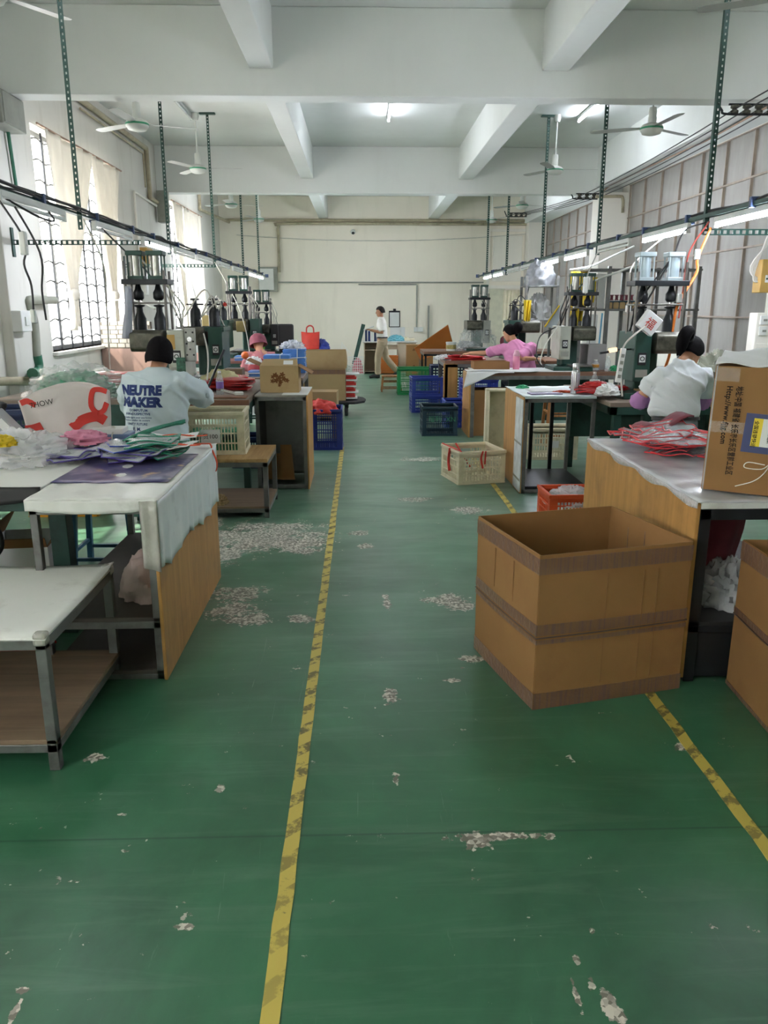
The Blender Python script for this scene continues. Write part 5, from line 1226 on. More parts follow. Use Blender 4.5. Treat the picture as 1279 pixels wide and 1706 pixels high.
def fold(amp, fx, seed):
    o = Vector((seed*3.1, seed*1.7, seed))
    def d(c):
        a_, b_ = (c.x+c.z)*0.7, (c.x-c.z)*0.7
        q = Vector((a_*fx*1.1, c.y*fx*0.5, b_*fx*0.3))+o; q2 = Vector((a_*fx*0.3, c.y*fx*0.5, b_*fx*0.9+c.z*fx*0.5))+o*2
        r1 = max(0.0, 1-abs(noise.noise(q))*4.0)**1.5; r2 = max(0.0, 1-abs(noise.noise(q2))*4.0)**1.5
        return max(-0.003, amp*(1.5*r1+1.1*r2-0.7)+amp*0.5*noise.noise(q*0.5))
    return d
def shirt_text(o, t, body, size, x, z, bold=0.0, sx=1.0, m=None, y0=-1.0, align='LEFT'):
    """flat print laid on the back of a shirt: letters projected along y onto the cloth (thing coordinates)"""
    cu = bpy.data.curves.new('print', 'FONT'); cu.body = body; cu.size = size; cu.offset = bold; cu.align_x = align; cu.resolution_u = 2
    tmp = bpy.data.objects.new('print_tmp', cu); COL.objects.link(tmp); dg = bpy.context.evaluated_depsgraph_get(); dg.update()
    me = bpy.data.meshes.new_from_object(tmp.evaluated_get(dg)); bpy.data.objects.remove(tmp)
    bm = bmesh.new(); bm.from_mesh(me); bmesh.ops.triangulate(bm, faces=bm.faces)
    bmesh.ops.subdivide_edges(bm, edges=[e for e in bm.edges if e.calc_length() > 0.02], cuts=2, use_grid_fill=True)
    tree = BVHTree.FromPolygons([v.co for v in o.data.vertices], [p.vertices for p in o.data.polygons])
    for v in bm.verts:
        X, Z = x+v.co.x*sx, z+v.co.y
        hit = tree.ray_cast(Vector((X, y0, Z)), Vector((0, 1, 0)))
        v.co = Vector((X, (hit[0].y if hit[0] else 0)-0.0035, Z))
    bm.to_mesh(me); bm.free(); me.materials.clear(); me.materials.append(m or m_navy)
    ob = bpy.data.objects.new('back_print', me); COL.objects.link(ob); ob.parent = o
    return ob
def cap_hair(t, frame, m, drop=-0.05, s=1.0, bob=0.0):
    """hair as a shell over the skull: high over the brow, down to the ears at the sides and to the nape behind"""
    H, hs, hf, hu = frame; mb = MB(t)
    def hp(x, y, z): return H+hs*x+hf*y+hu*z
    def f(u, v):
        a = 2*PI*u; fr = math.cos(a)
        k = min(1.0, max(0.0, (fr+0.35)/1.0)); k = k*k*(3-2*k)
        zl = drop+(0.06-drop)*k
        th_max = math.acos(max(-1.0, min(1.0, zl/0.128))) if zl > 0 else PI/2
        drop_len = max(0.0, -zl); tot = th_max*0.115+drop_len; q = v*tot
        if q <= th_max*0.115: th = q/0.115; z = 0.128*math.cos(th); rr = max(0.02, math.sin(th))**0.85
        else: z = -(q-th_max*0.115); rr = 1.0+bob*math.sin(min(1.0, -z/0.11)*PI*0.75)-0.1*max(0.0, -z-0.04)/0.05
        wob = 1+0.014*math.sin(a*9+v*3)+0.010*math.sin(a*23)
        return hp(math.sin(a)*0.090*s*rr*wob, fr*0.108*rr*wob*s-0.008, z)
    mb.grid(f, 48, 18, True)
    return mb.build('hair', m, t, True, solid=0.012)

# --- worker in pale blue, back to the camera
bx0, by0 = -1.64, 6.25
J = dict(pelvis=(bx0, by0-0.05, 0.64), chest=(bx0+0.0, by0+0.0, 0.95), neck=(bx0+0.03, by0+0.07, 1.235), head=(bx0+0.045, by0+0.13, 1.345), shL=(bx0-0.17, by0+0.05, 1.13), shR=(bx0+0.22, by0+0.05, 1.12),
         elL=(bx0-0.25, by0+0.22, 0.93), elR=(bx0+0.315, by0+0.27, 0.985), wrL=(bx0-0.12, by0+0.6, 0.93), wrR=(bx0+0.2, by0+0.62, 0.945),
         hipL=(bx0-0.11, by0, 0.63), hipR=(bx0+0.11, by0, 0.63), knL=(bx0-0.2, by0+0.42, 0.6), knR=(bx0-0.05, by0+0.42, 0.6), anL=(bx0-0.2, by0+0.36, 0.1), anR=(bx0-0.05, by0+0.36, 0.1), toL=(bx0-0.21, by0+0.52, 0.04), toR=(bx0-0.05, by0+0.52, 0.04))
t = thing('person', 'seated worker seen from behind in a pale blue printed T-shirt with dark bobbed hair', 'person', (bx0, by0, 0))
b_, hp, fr, V = person_mesh(t, J, (0.05, 1, -0.25), m_skin, 0.012, 1.0, hand_dirs={'L': (0.2, 1, -0.1), 'R': (-0.3, 1, -0.1)})
ux, sxv = Vector((0,0.1,1)), Vector((1,0,0))
m_paleblue = pm('pale_blue_cotton', '#b9c6cb', 0.85, 0, 0.04, 4, bump=0.12, bscale=26, spec=0.2)
Pb = lambda z, dx=0, dy=0: Vector((bx0+dx, by0+dy, z))
shirt = garment(t, 'shirt', [[(Pb(0.56, 0.02, -0.07), 0.25, 0.17, ux, sxv), (Pb(0.66, 0.01, -0.05), 0.27, 0.19, ux, sxv), (Pb(0.8, 0.01, -0.02), 0.24, 0.17, ux, sxv), (Pb(0.95, 0.02, 0.0), 0.245, 0.17, ux, sxv), (Pb(1.08, 0.02, 0.03), 0.255, 0.15, ux, sxv), (Pb(1.16, 0.025, 0.05), 0.2, 0.115, ux, sxv), (Pb(1.215, 0.03, 0.065), 0.115, 0.088, ux, sxv), (Pb(1.245, 0.03, 0.07), 0.08, 0.076, ux, sxv)]],
    [([Pb(1.1, 0.1, 0.04), Vector(J['shR'])+Vector((-0.01,0,-0.02)), Vector(J['shR']).lerp(Vector(J['elR']), 0.6), Vector(J['elR'])+Vector((0.02,0.0,-0.01)), Vector(J['elR']).lerp(Vector(J['wrR']), 0.16)], [0.12, 0.115, 0.105, 0.095, 0.075]),
     ([Pb(1.1, -0.08, 0.04), Vector(J['shL'])+Vector((0.01,0,-0.02)), Vector(J['shL']).lerp(Vector(J['elL']), 0.6), Vector(J['elL'])+Vector((0,0,-0.02)), Vector(J['elL']).lerp(Vector(J['wrL']), 0.1)], [0.12, 0.11, 0.1, 0.09, 0.07])],
    m_paleblue, 0.013, 3, fold(0.013, 7, 2))
lx = -0.22
# the big two-row print and the small lines under it (thing coordinates)
shirt_text(shirt, t, 'NEUTRE', 0.096, lx-0.01, 1.045, 0.0065, 0.92)
shirt_text(shirt, t, 'MAKER', 0.096, lx-0.01, 0.957, 0.0065, 1.06)
shirt_text(shirt, t, 'COMPUTUM', 0.026, lx+0.06, 0.92, 0.0008, 1.05); shirt_text(shirt, t, 'HANDLESPECTIVE', 0.024, lx+0.03, 0.893, 0.0008, 1.05)
shirt_text(shirt, t, 'nouvelle ligne pour une forme', 0.018, lx+0.0, 0.868, 0.0004, 1.1); shirt_text(shirt, t, 'collection atelier de couture', 0.018, lx+0.0, 0.847, 0.0004, 1.1)
shirt_text(shirt, t, 'UNITY FUTURE', 0.026, lx+0.04, 0.815, 0.0006, 0.95); shirt_text(shirt, t, 'F. M.', 0.034, lx+0.09, 0.775, 0.001, 1.0)
cap_hair(t, fr, m_hair, bob=0.13, drop=-0.092, s=1.06)
tr = garment(t, 'trousers', [], [([V['hipL'], V['hipL'].lerp(V['knL'], 0.5), V['knL'], V['knL'].lerp(V['anL'], 0.5), V['anL']], [0.12, 0.1, 0.08, 0.07, 0.06]), ([V['hipR'], V['hipR'].lerp(V['knR'], 0.5), V['knR'], V['knR'].lerp(V['anR'], 0.5), V['anR']], [0.12, 0.1, 0.08, 0.07, 0.06])], m_dark, 0.02, 2)
mb = MB(t)
for L in ('L', 'R'): mb.tube([V['an'+L]+Vector((0,-0.03,-0.05)), V['an'+L].lerp(V['to'+L], 0.5)+Vector((0,0,-0.02)), V['to'+L]+Vector((0,0.01,0))], [0.045, 0.045, 0.032], 10)
mb.build('shoes', m_dark, t, True)

# --- worker with a ponytail, back to the camera, head turned right
bx0, by0 = 2.47, 6.05
J = dict(pelvis=(bx0-0.03, by0-0.05, 0.76), chest=(bx0, by0+0.0, 1.03), neck=(bx0+0.06, by0+0.1, 1.285), head=(bx0+0.155, by0+0.2, 1.35), shL=(bx0-0.13, by0+0.04, 1.19), shR=(bx0+0.24, by0+0.1, 1.18),
         elL=(bx0-0.26, by0+0.12, 0.99), elR=(bx0+0.33, by0+0.28, 0.97), wrL=(bx0-0.08, by0+0.4, 0.96), wrR=(bx0+0.22, by0+0.62, 0.95),
         hipL=(bx0-0.13, by0, 0.73), hipR=(bx0+0.07, by0, 0.73), knL=(bx0-0.13, by0+0.42, 0.68), knR=(bx0+0.1, by0+0.42, 0.68), anL=(bx0-0.13, by0+0.36, 0.22), anR=(bx0+0.1, by0+0.36, 0.22), toL=(bx0-0.14, by0+0.5, 0.16), toR=(bx0+0.11, by0+0.5, 0.16))
t = thing('person', 'seated worker seen from behind in a white T-shirt with a black ponytail and purple oversleeves', 'person', (bx0, by0, 0))
b_, hp, fr, V = person_mesh(t, J, (0.75, 0.75, -0.35), m_skin, 0.011, 0.98, hand_dirs={'L': (0.6, 1, -0.1), 'R': (-0.3, 1, -0.1)})
m_whitecot = pm('white_cotton', '#d6dade', 0.85, 0, 0.03, 4, bump=0.1, bscale=26, spec=0.2)
Pb = lambda z, dx=0, dy=0: Vector((bx0+dx, by0+dy, z)); sxv = Vector((1, 0.12, 0))
shirt = garment(t, 'shirt', [[(Pb(0.875, -0.02, -0.04), 0.185, 0.135, ux, sxv), (Pb(0.93, -0.03, -0.03), 0.205, 0.145, ux, sxv), (Pb(1.02, -0.015, 0.0), 0.19, 0.14, ux, sxv), (Pb(1.12, 0.02, 0.025), 0.21, 0.145, ux, sxv), (Pb(1.2, 0.045, 0.06), 0.195, 0.125, ux, sxv), (Pb(1.25, 0.055, 0.085), 0.13, 0.088, ux, sxv), (Pb(1.285, 0.06, 0.095), 0.088, 0.078, ux, sxv), (Pb(1.30, 0.062, 0.1), 0.078, 0.072, ux, sxv)]],
    [([Pb(1.16, 0.0, 0.04), V['shL']+Vector((0.005,0,-0.01)), V['shL'].lerp(V['elL'], 0.5), V['shL'].lerp(V['elL'], 0.72)], [0.09, 0.083, 0.078, 0.076]), ([Pb(1.16, 0.1, 0.06), V['shR']+Vector((-0.005,0,-0.01)), V['shR'].lerp(V['elR'], 0.5), V['shR'].lerp(V['elR'], 0.72)], [0.09, 0.083, 0.08, 0.078])],
    m_whitecot, 0.012, 3, fold(0.012, 8, 5))
m_lilac = pm('lilac_oversleeve', '#a978ad', 0.75, 0, 0.1, 8, bump=0.3, bscale=22)
for L in ('L', 'R'):
    garment(t, 'oversleeve', [], [([V['sh'+L].lerp(V['el'+L], 0.8), V['el'+L]+Vector((0,0,-0.01)), V['el'+L].lerp(V['wr'+L], 0.35), V['el'+L].lerp(V['wr'+L], 0.8), V['wr'+L]], [0.05, 0.075, 0.07, 0.055, 0.036])], m_lilac, 0.01, 2, fold(0.006, 14, 4))
cap_hair(t, fr, m_hair, drop=-0.06)
H_, hs_, hf_, hu_ = fr; base = H_-hf_*0.1+hu_*0.045
mb = MB(t); mb.tube(spline([base, base-hf_*0.05+hu_*0.04, base-hf_*0.09+hu_*0.01, base-hf_*0.1-hu_*0.06, base-hf_*0.08-hu_*0.14, base-hf_*0.05-hu_*0.19], 5), [0.03]+[0.03+0.02*math.sin(PI*k/25) for k in range(1, 20)]+[0.04, 0.035, 0.03, 0.02, 0.012, 0.004], 12)
mb.build('ponytail', m_hair, t, True)
mb = MB(t); mb.tube([base-hf_*0.012+hs_*0.034*math.cos(a)+hu_*0.034*math.sin(a) for a in [2*PI*k/14 for k in range(14)]], 0.012, 6, True); mb.build('hair_tie', m_dark, t, True)
mb = MB(t); mb.loft([(Pb(0.85, -0.02, -0.05), 0.19, 0.14, ux, sxv), (Pb(0.875, -0.02, -0.045), 0.19, 0.14, ux, sxv)], 24); mb.build('belt', m_dark, t, True)
garment(t, 'trousers', [[(Pb(0.68, -0.03, -0.05), 0.19, 0.16, ux, sxv), (Pb(0.76, -0.03, -0.05), 0.19, 0.15, ux, sxv), (Pb(0.855, -0.02, -0.045), 0.175, 0.13, ux, sxv)]], [([V['hip'+L], V['hip'+L].lerp(V['kn'+L], 0.5), V['kn'+L], V['kn'+L].lerp(V['an'+L], 0.5), V['an'+L]], [0.11, 0.095, 0.075, 0.07, 0.06]) for L in ('L', 'R')], pm('grey_denim', '#8d9096', 0.8), 0.018, 2)
mb = MB(t)
for L in ('L', 'R'): mb.tube([V['an'+L]+Vector((0,-0.03,-0.05)), V['an'+L].lerp(V['to'+L], 0.5)+Vector((0,0,-0.02)), V['to'+L]+Vector((0,0.01,0))], [0.045, 0.045, 0.032], 10)
mb.build('shoes', m_dark, t, True)

# --- worker in pink, leaning to the left with an outstretched arm
bx0, by0 = 2.34, 11.62
J = dict(pelvis=(bx0+0.05, by0-0.05, 0.68), chest=(bx0-0.01, by0+0.02, 0.98), neck=(bx0-0.07, by0+0.14, 1.22), head=(bx0-0.12, by0+0.22, 1.325), shL=(bx0-0.22, by0+0.16, 1.1), shR=(bx0+0.17, by0-0.0, 1.12),
         elL=(bx0-0.46, by0+0.34, 1.03), elR=(bx0-0.06, by0-0.22, 0.98), wrL=(bx0-0.68, by0+0.45, 1.02), wrR=(bx0+0.17, by0-0.27, 0.985),
         hipL=(bx0-0.06, by0, 0.66), hipR=(bx0+0.15, by0, 0.66), knL=(bx0-0.12, by0+0.4, 0.6), knR=(bx0+0.15, by0+0.4, 0.6), anL=(bx0-0.12, by0+0.34, 0.1), anR=(bx0+0.15, by0+0.34, 0.1), toL=(bx0-0.13, by0+0.5, 0.04), toR=(bx0+0.15, by0+0.5, 0.04))
t = thing('person', 'seated worker in a pink top reaching an arm over red pouches, black hair tied back', 'person', (bx0, by0, 0))
b_, hp, fr, V = person_mesh(t, J, (-0.75, 0.6, -0.35), m_skin, 0.0105, 1.0, hand_dirs={'L': (-1, 0.2, -0.15), 'R': (1, -0.05, -0.1)}, curl=0.4)
m_pink = pm('pink_cotton', '#cf88b0', 0.85, 0, 0.08, 8, bump=0.15, bscale=30, spec=0.2)
Pb = lambda z, dx=0, dy=0: Vector((bx0+dx, by0+dy, z)); sxv = Vector((1, -0.3, 0)); ux2 = Vector((-0.2, 0.2, 1))
garment(t, 'shirt', [[(Pb(0.62, 0.06, -0.06), 0.22, 0.16, ux2, sxv), (Pb(0.78, 0.04, -0.03), 0.205, 0.15, ux2, sxv), (Pb(0.95, 0.0, 0.0), 0.21, 0.15, ux2, sxv), (Pb(1.07, -0.04, 0.07), 0.2, 0.13, ux2, sxv), (Pb(1.16, -0.055, 0.115), 0.14, 0.1, ux2, sxv), (Pb(1.225, -0.068, 0.14), 0.08, 0.075, ux2, sxv)]],
    [([Pb(1.07, -0.05, 0.1), V['shL'], V['shL'].lerp(V['elL'], 0.5), V['shL'].lerp(V['elL'], 0.85)], [0.1, 0.09, 0.08, 0.075]), ([Pb(1.07, 0.05, 0.05), V['shR'], V['shR'].lerp(V['elR'], 0.5), V['shR'].lerp(V['elR'], 0.9)], [0.1, 0.095, 0.085, 0.08])], m_pink, 0.013, 3, fold(0.008, 9, 8))
cap_hair(t, fr, m_hair, drop=-0.06)
H_, hs_, hf_, hu_ = fr; base = H_-hf_*0.11+hu_*0.03
mb = MB(t); mb.sphere(base-hf_*0.04, 0.075, 0.075, 0.085, 14, 9); mb.build('hair_bun', m_hair, t, True)
garment(t, 'trousers', [], [([V['hip'+L], V['hip'+L].lerp(V['kn'+L], 0.5), V['kn'+L], V['kn'+L].lerp(V['an'+L], 0.5), V['an'+L]], [0.12, 0.1, 0.08, 0.07, 0.06]) for L in ('L', 'R')], m_dark, 0.02, 2)

# --- worker in the maroon hat
bx0, by0 = -1.5, 11.85
J = dict(pelvis=(bx0+0.05, by0-0.1, 0.62), chest=(bx0+0.02, by0-0.02, 0.9), neck=(bx0, by0+0.08, 1.08), head=(bx0-0.03, by0+0.14, 1.18), shL=(bx0-0.15, by0+0.05, 1.0), shR=(bx0+0.17, by0+0.05, 1.0),
         elL=(bx0-0.22, by0-0.05, 0.82), elR=(bx0+0.24, by0+0.1, 0.82), wrL=(bx0-0.26, by0+0.2, 0.85), wrR=(bx0+0.15, by0+0.25, 0.88),
         hipL=(bx0-0.06, by0-0.05, 0.58), hipR=(bx0+0.14, by0-0.05, 0.58), knL=(bx0-0.08, by0+0.3, 0.54), knR=(bx0+0.15, by0+0.3, 0.54), anL=(bx0-0.08, by0+0.2, 0.1), anR=(bx0+0.15, by0+0.2, 0.1), toL=(bx0-0.09, by0+0.36, 0.04), toR=(bx0+0.15, by0+0.36, 0.04))
t = thing('person', 'distant hunched worker in a maroon patterned hat and dark red apron on the left', 'person', (bx0, by0, 0))
b_, hp, fr, V = person_mesh(t, J, (-0.3, 0.9, -0.5), m_skin, 0.013, 1.0)
m_rose = pm('rose_sleeve', '#a8686c', 0.8, 0, 0.1, 8); m_hat = pm('maroon_hat', '#7a3c4a', 0.8, 0, 0.25, 18)
Pb = lambda z, dx=0, dy=0: Vector((bx0+dx, by0+dy, z)); sxv = Vector((1, 0, 0)); ux2 = Vector((0, 0.35, 1))
garment(t, 'shirt', [[(Pb(0.56, 0.05, -0.12), 0.19, 0.14, ux2, sxv), (Pb(0.85, 0.02, -0.04), 0.19, 0.14, ux2, sxv), (Pb(1.0, 0.01, 0.04), 0.16, 0.11, ux2, sxv), (Pb(1.07, 0.0, 0.08), 0.075, 0.07, ux2, sxv)]],
    [([Pb(0.98, -0.04, 0.04), V['shL'], V['elL'], V['wrL']], [0.09, 0.085, 0.065, 0.05]), ([Pb(0.98, 0.06, 0.04), V['shR'], V['elR'], V['wrR']], [0.09, 0.085, 0.065, 0.05])], m_rose, 0.014, 3, fold(0.008, 9, 3))
garment(t, 'apron', [[(Pb(0.56, 0.05, -0.13), 0.2, 0.145, ux2, sxv), (Pb(0.84, 0.03, -0.055), 0.2, 0.15, ux2, sxv), (Pb(0.93, 0.03, -0.02), 0.13, 0.13, ux2, sxv)]], [([V['shL']+Vector((0.05,-0.1,-0.05)), V['neck']+Vector((-0.05,-0.06,-0.04))], [0.02, 0.02]), ([V['shR']+Vector((-0.05,-0.1,-0.05)), V['neck']+Vector((0.05,-0.06,-0.04))], [0.02, 0.02])], pm('dark_red_apron', '#7d1f27', 0.8, 0, 0.15, 8), 0.014, 2)
H_, hs_, hf_, hu_ = fr; mb = MB(t)
mb.grid(lambda u, v: H_+hs_*(math.cos(2*PI*u)*(0.125*math.sin(min(1, v*1.25)*PI/2)+0.05*max(0, v-0.8)))+hf_*(math.sin(2*PI*u)*(0.135*math.sin(min(1, v*1.25)*PI/2)+0.06*max(0, v-0.8)))+hu_*(0.14*math.cos(min(1, v*1.1)*PI/2)+0.005-0.09*max(0, v-0.6)), 32, 12, True)
mb.build('hat', m_hat, t, True, solid=0.008)
garment(t, 'trousers', [], [([V['hip'+L], V['kn'+L], V['an'+L]], [0.11, 0.08, 0.06]) for L in ('L', 'R')], m_dark, 0.02, 2)

# --- standing man reading at the far end
bx0, by0 = 0.42, 19.55
J = dict(pelvis=(bx0+0.11, by0, 0.93), chest=(bx0+0.1, by0, 1.22), neck=(bx0+0.09, by0, 1.46), head=(bx0+0.06, by0, 1.595), shL=(bx0+0.07, by0-0.19, 1.38), shR=(bx0+0.12, by0+0.19, 1.38),
         elL=(bx0+0.1, by0-0.24, 1.1), elR=(bx0+0.1, by0+0.22, 1.1), wrL=(bx0-0.16, by0-0.16, 1.17), wrR=(bx0-0.16, by0+0.12, 1.15),
         hipL=(bx0+0.1, by0-0.09, 0.9), hipR=(bx0+0.12, by0+0.09, 0.9), knL=(bx0+0.0, by0-0.09, 0.5), knR=(bx0+0.2, by0+0.09, 0.5), anL=(bx0+0.0, by0-0.09, 0.1), anR=(bx0+0.48, by0+0.1, 0.17), toL=(bx0-0.18, by0-0.1, 0.035), toR=(bx0+0.4, by0+0.1, 0.035))
t = thing('person', 'man in a white shirt and khaki trousers standing in profile reading a notebook', 'person', (bx0, by0, 0))
b_, hp, fr, V = person_mesh(t, J, (-1, -0.12, -0.12), m_skin_d, 0.0105, 1.0, hand_dirs={'L': (-1, 0.2, 0.25), 'R': (-1, -0.1, 0.25)}, curl=0.55)
Pb = lambda z, dx=0, dy=0: Vector((bx0+dx, by0+dy, z)); sxv = Vector((0, 1, 0)); ux2 = Vector((0, 0, 1))
garment(t, 'shirt', [[(Pb(0.97, 0.11), 0.165, 0.13, ux2, sxv), (Pb(1.05, 0.1), 0.18, 0.14, ux2, sxv), (Pb(1.22, 0.1), 0.185, 0.13, ux2, sxv), (Pb(1.36, 0.1), 0.18, 0.11, ux2, sxv), (Pb(1.43, 0.095), 0.1, 0.085, ux2, sxv), (Pb(1.475, 0.085), 0.068, 0.068, ux2, sxv)]],
    [([Pb(1.36, 0.09, -0.1), V['shL'], V['shL'].lerp(V['elL'], 0.5), V['shL'].lerp(V['elL'], 0.85)], [0.085, 0.085, 0.08, 0.08]), ([Pb(1.36, 0.1, 0.1), V['shR'], V['shR'].lerp(V['elR'], 0.5), V['shR'].lerp(V['elR'], 0.85)], [0.085, 0.085, 0.08, 0.08])], pm('white_shirt', '#dfdcd6', 0.85, 0, 0.03, 5), 0.013, 3, fold(0.006, 8, 11))
m_khaki = pm('khaki_cotton', '#a08f76', 0.85, 0, 0.06, 5)
garment(t, 'trousers', [[(Pb(0.8, 0.11), 0.165, 0.125, ux2, sxv), (Pb(0.9, 0.11), 0.17, 0.13, ux2, sxv), (Pb(0.985, 0.11), 0.155, 0.12, ux2, sxv)]], [([V['hip'+L], V['hip'+L].lerp(V['kn'+L], 0.5), V['kn'+L], V['kn'+L].lerp(V['an'+L], 0.5), V['an'+L]+Vector((0,0,0.0))], [0.105, 0.1, 0.085, 0.078, 0.072]) for L in ('L', 'R')], m_khaki, 0.014, 2, fold(0.006, 8, 9))
mb = MB(t); mb.loft([(Pb(0.97, 0.11), 0.172, 0.136, ux2, sxv), (Pb(1.005, 0.11), 0.172, 0.136, ux2, sxv)], 24); mb.build('belt', m_dark, t, True)
mb = MB(t)
for L in ('L', 'R'): mb.tube([V['an'+L]+Vector((0.05,0,-0.05)), V['an'+L]+Vector((0.0,0,-0.045)), V['an'+L].lerp(V['to'+L], 0.6)+Vector((0,0,-0.0)), V['to'+L]+Vector((-0.03,0,0.0))], [0.035, 0.05, 0.046, 0.03], 12)
mb.build('shoes', m_dark, t, True)
cap_hair(t, fr, m_hair2, drop=-0.035)
nb = thing('notebook', 'open grey notebook held in the standing man\'s hands', 'notebook', (bx0-0.24, by0-0.02, 1.2))
mb = MB(nb); mb.add([(bx0-0.34, by0-0.16, 1.17), (bx0-0.34, by0+0.12, 1.17), (bx0-0.1, by0+0.12, 1.255), (bx0-0.1, by0-0.16, 1.255)], [(0,1,2,3)]); mb.build('pages', m_paper, nb, solid=0.012)
mb = MB(nb); mb.add([(bx0-0.345, by0-0.17, 1.16), (bx0-0.345, by0+0.13, 1.16), (bx0-0.09, by0+0.13, 1.247), (bx0-0.09, by0-0.17, 1.247)], [(0,1,2,3)]); mb.build('cover', m_greybox, nb, solid=0.006)
# ---------------------------------------------------------------- small things on the tables
def pouch_proto(label, w_, l_, mp, seed, group, name='vinyl_pouch', mbody=None, wob=0.012):
    t = thing(name, label, 'pouch', (0, 0, -50), 0, group); rnd = random.Random(seed); a0, a1 = rnd.uniform(0, 6), rnd.uniform(0, 6)
    def f(u, v): return (-w_/2+w_*u, -l_/2+l_*v, 0.004+wob*(0.5+0.5*math.sin(a0+5*u+2*v))*(0.5+0.5*math.sin(a1+6*v)))
    MB().grid(f, 10, 10).build('film', mbody or m_pouch, t, True, solid=0.004)
    edge = [f(k/10, 0) for k in range(10)]+[f(1, k/10) for k in range(10)]+[f(1-k/10, 1) for k in range(10)]+[f(0, 1-k/10) for k in range(10)]
    MB().tube(edge, 0.0036, 5, True).build('piping', mp, t, True)
    MB().tube([(p[0], p[1], p[2]+0.004) for p in [f(k/10, 0.82) for k in range(11)]], 0.003, 4).build('zip', mp, t, True)
    return t
def pile(proto, spots, label_fn):
    for i, (x, y, z, rz, tx, ty) in enumerate(spots):
        o = proto if i == 0 else dup(proto, (0, 0, 0))
        o.location = (x, y, z); o.rotation_euler = (tx, ty, rz); o['label'] = label_fn(i) if i < len(spots)-1 else 'topmost '+label_fn(i)
# red edged clear pouches on the packing table
rnd = random.Random(12)
pr = pouch_proto('', 0.34, 0.24, m_pipe_red, 4, 'red edged pouches on the packing table', wob=0.03)
pile(pr, [(1.86+rnd.uniform(-0.14, 0.26), 4.6+rnd.uniform(-0.34, 0.3), 0.876+0.0048*i, rnd.uniform(-1.2, 1.3), rnd.uniform(-0.06, 0.1), rnd.uniform(-0.12, 0.04)) for i in range(20)],
     lambda i: 'clear vinyl pouch with red edges in the loose pile on the packing table')
o = MB(); o.grid(lambda u, v: (1.95+0.4*u, 4.3+0.75*v, 0.875+0.05*math.sin(PI*u)*math.sin(PI*v)+0.018*math.sin(u*17+v*11)*math.sin(v*19)), 22, 30)
tag(o.build('clear_bag', m_clearbag, None, False, solid=0.002), 'crumpled clear plastic bag beside the red edged pouches', 'bag')
t = thing('maroon_pouch', 'dark maroon folded cloth lying across the back of the pouch pile', 'cloth', (1.95, 5.0, 0.98))
MB(t).grid(lambda u, v: (1.78+0.34*u, 4.9+0.2*v, 0.93+0.09*u+0.02*math.sin(u*9)), 10, 5).build('cloth', m_maroon, t, True, solid=0.01)
m_pouch2 = clear('crinkled_pouch_vinyl', '#d5dade', 0.5, 0.1)
# pouches with green, blue and purple piping on the sheeted table
for nm, mp, cx, cy, n, rz, sd, z0 in (('purple', m_pipe_purple, -1.24, 4.28, 5, 0.15, 21, 0.886), ('green', m_pipe_green, -1.16, 4.38, 10, -0.3, 22, 0.9), ('blue', m_pipe_blue, -1.34, 4.38, 8, -0.75, 23, 0.892), ('purple', m_pipe_purple, -1.58, 4.28, 5, 0.1, 25, 0.895)):
    rnd = random.Random(sd)
    pr = pouch_proto('', 0.25, 0.17, mp, sd, '%s edged pouches on the left tables' % nm, mbody=m_pouch2, wob=0.022)
    lb = {'purple': 'clear pouch with purple edges low in the pile on the white sheet', 'green': 'clear pouch with dark green edges stacked on the white sheeted table', 'blue': 'clear pouch with bright blue edges slanting across the white sheeted table'}[nm]
    if sd == 25: lb = 'clear pouch with purple edges under the pink cloth'; pr['group'] = 'purple edged pouches under the pink cloth'
    pile(pr, [(cx+rnd.uniform(-0.05, 0.05), cy+rnd.uniform(-0.06, 0.06), z0+0.0085*i, rz+rnd.uniform(-0.6, 0.6), rnd.uniform(-0.1, 0.1), rnd.uniform(-0.1, 0.1)) for i in range(n)], lambda i: lb)
t = thing('green_band', 'bunch of dark green piping strips lying over the blue edged pouches', 'strip', (-1.2, 4.62, 0.98)); rnd = random.Random(2)
for k in range(14):
    a = Vector((-1.33+rnd.uniform(-0.03, 0.03), 4.42+rnd.uniform(-0.03, 0.03), 0.975)); b = Vector((-1.1+rnd.uniform(-0.03, 0.03), 4.8+rnd.uniform(-0.04, 0.04), 1.0+rnd.uniform(0, 0.03)))
    MB(t).tube(sag(a, b, -0.012, 6, (rnd.uniform(-0.03, 0.03), 0, 0)), 0.004, 5).build('strip', m_pipe_green, t, True)
# poster sheet on the sheeted table
t = thing('poster_sheet', 'dark purple printed sheet lying flat under the pouches on the white table', 'sheet', (-1.25, 3.95, 0.88))
def post_m():
    q = NT('purple_poster'); v = q.coord(); n_ = q.ramp(q.noise(v, 5.0, 3.0, 0.5, 1.0), 0.45, 0.62)
    c = q.mix(n_, lin('#3f3b66'), lin('#8b7f96')); c = q.mix(q.ramp(q.noise(v, 8.0, 2.0), 0.6, 0.7), c, lin('#c9a77c')); q.bsdf(Base_Color=c, Roughness=0.3); return q.m
MB(t).grid(lambda u, v: (-1.6+0.66*u, 3.72+0.75*v, 0.8805+0.002*math.sin(u*9)), 12, 12).build('sheet', post_m(), t, True, solid=0.002)
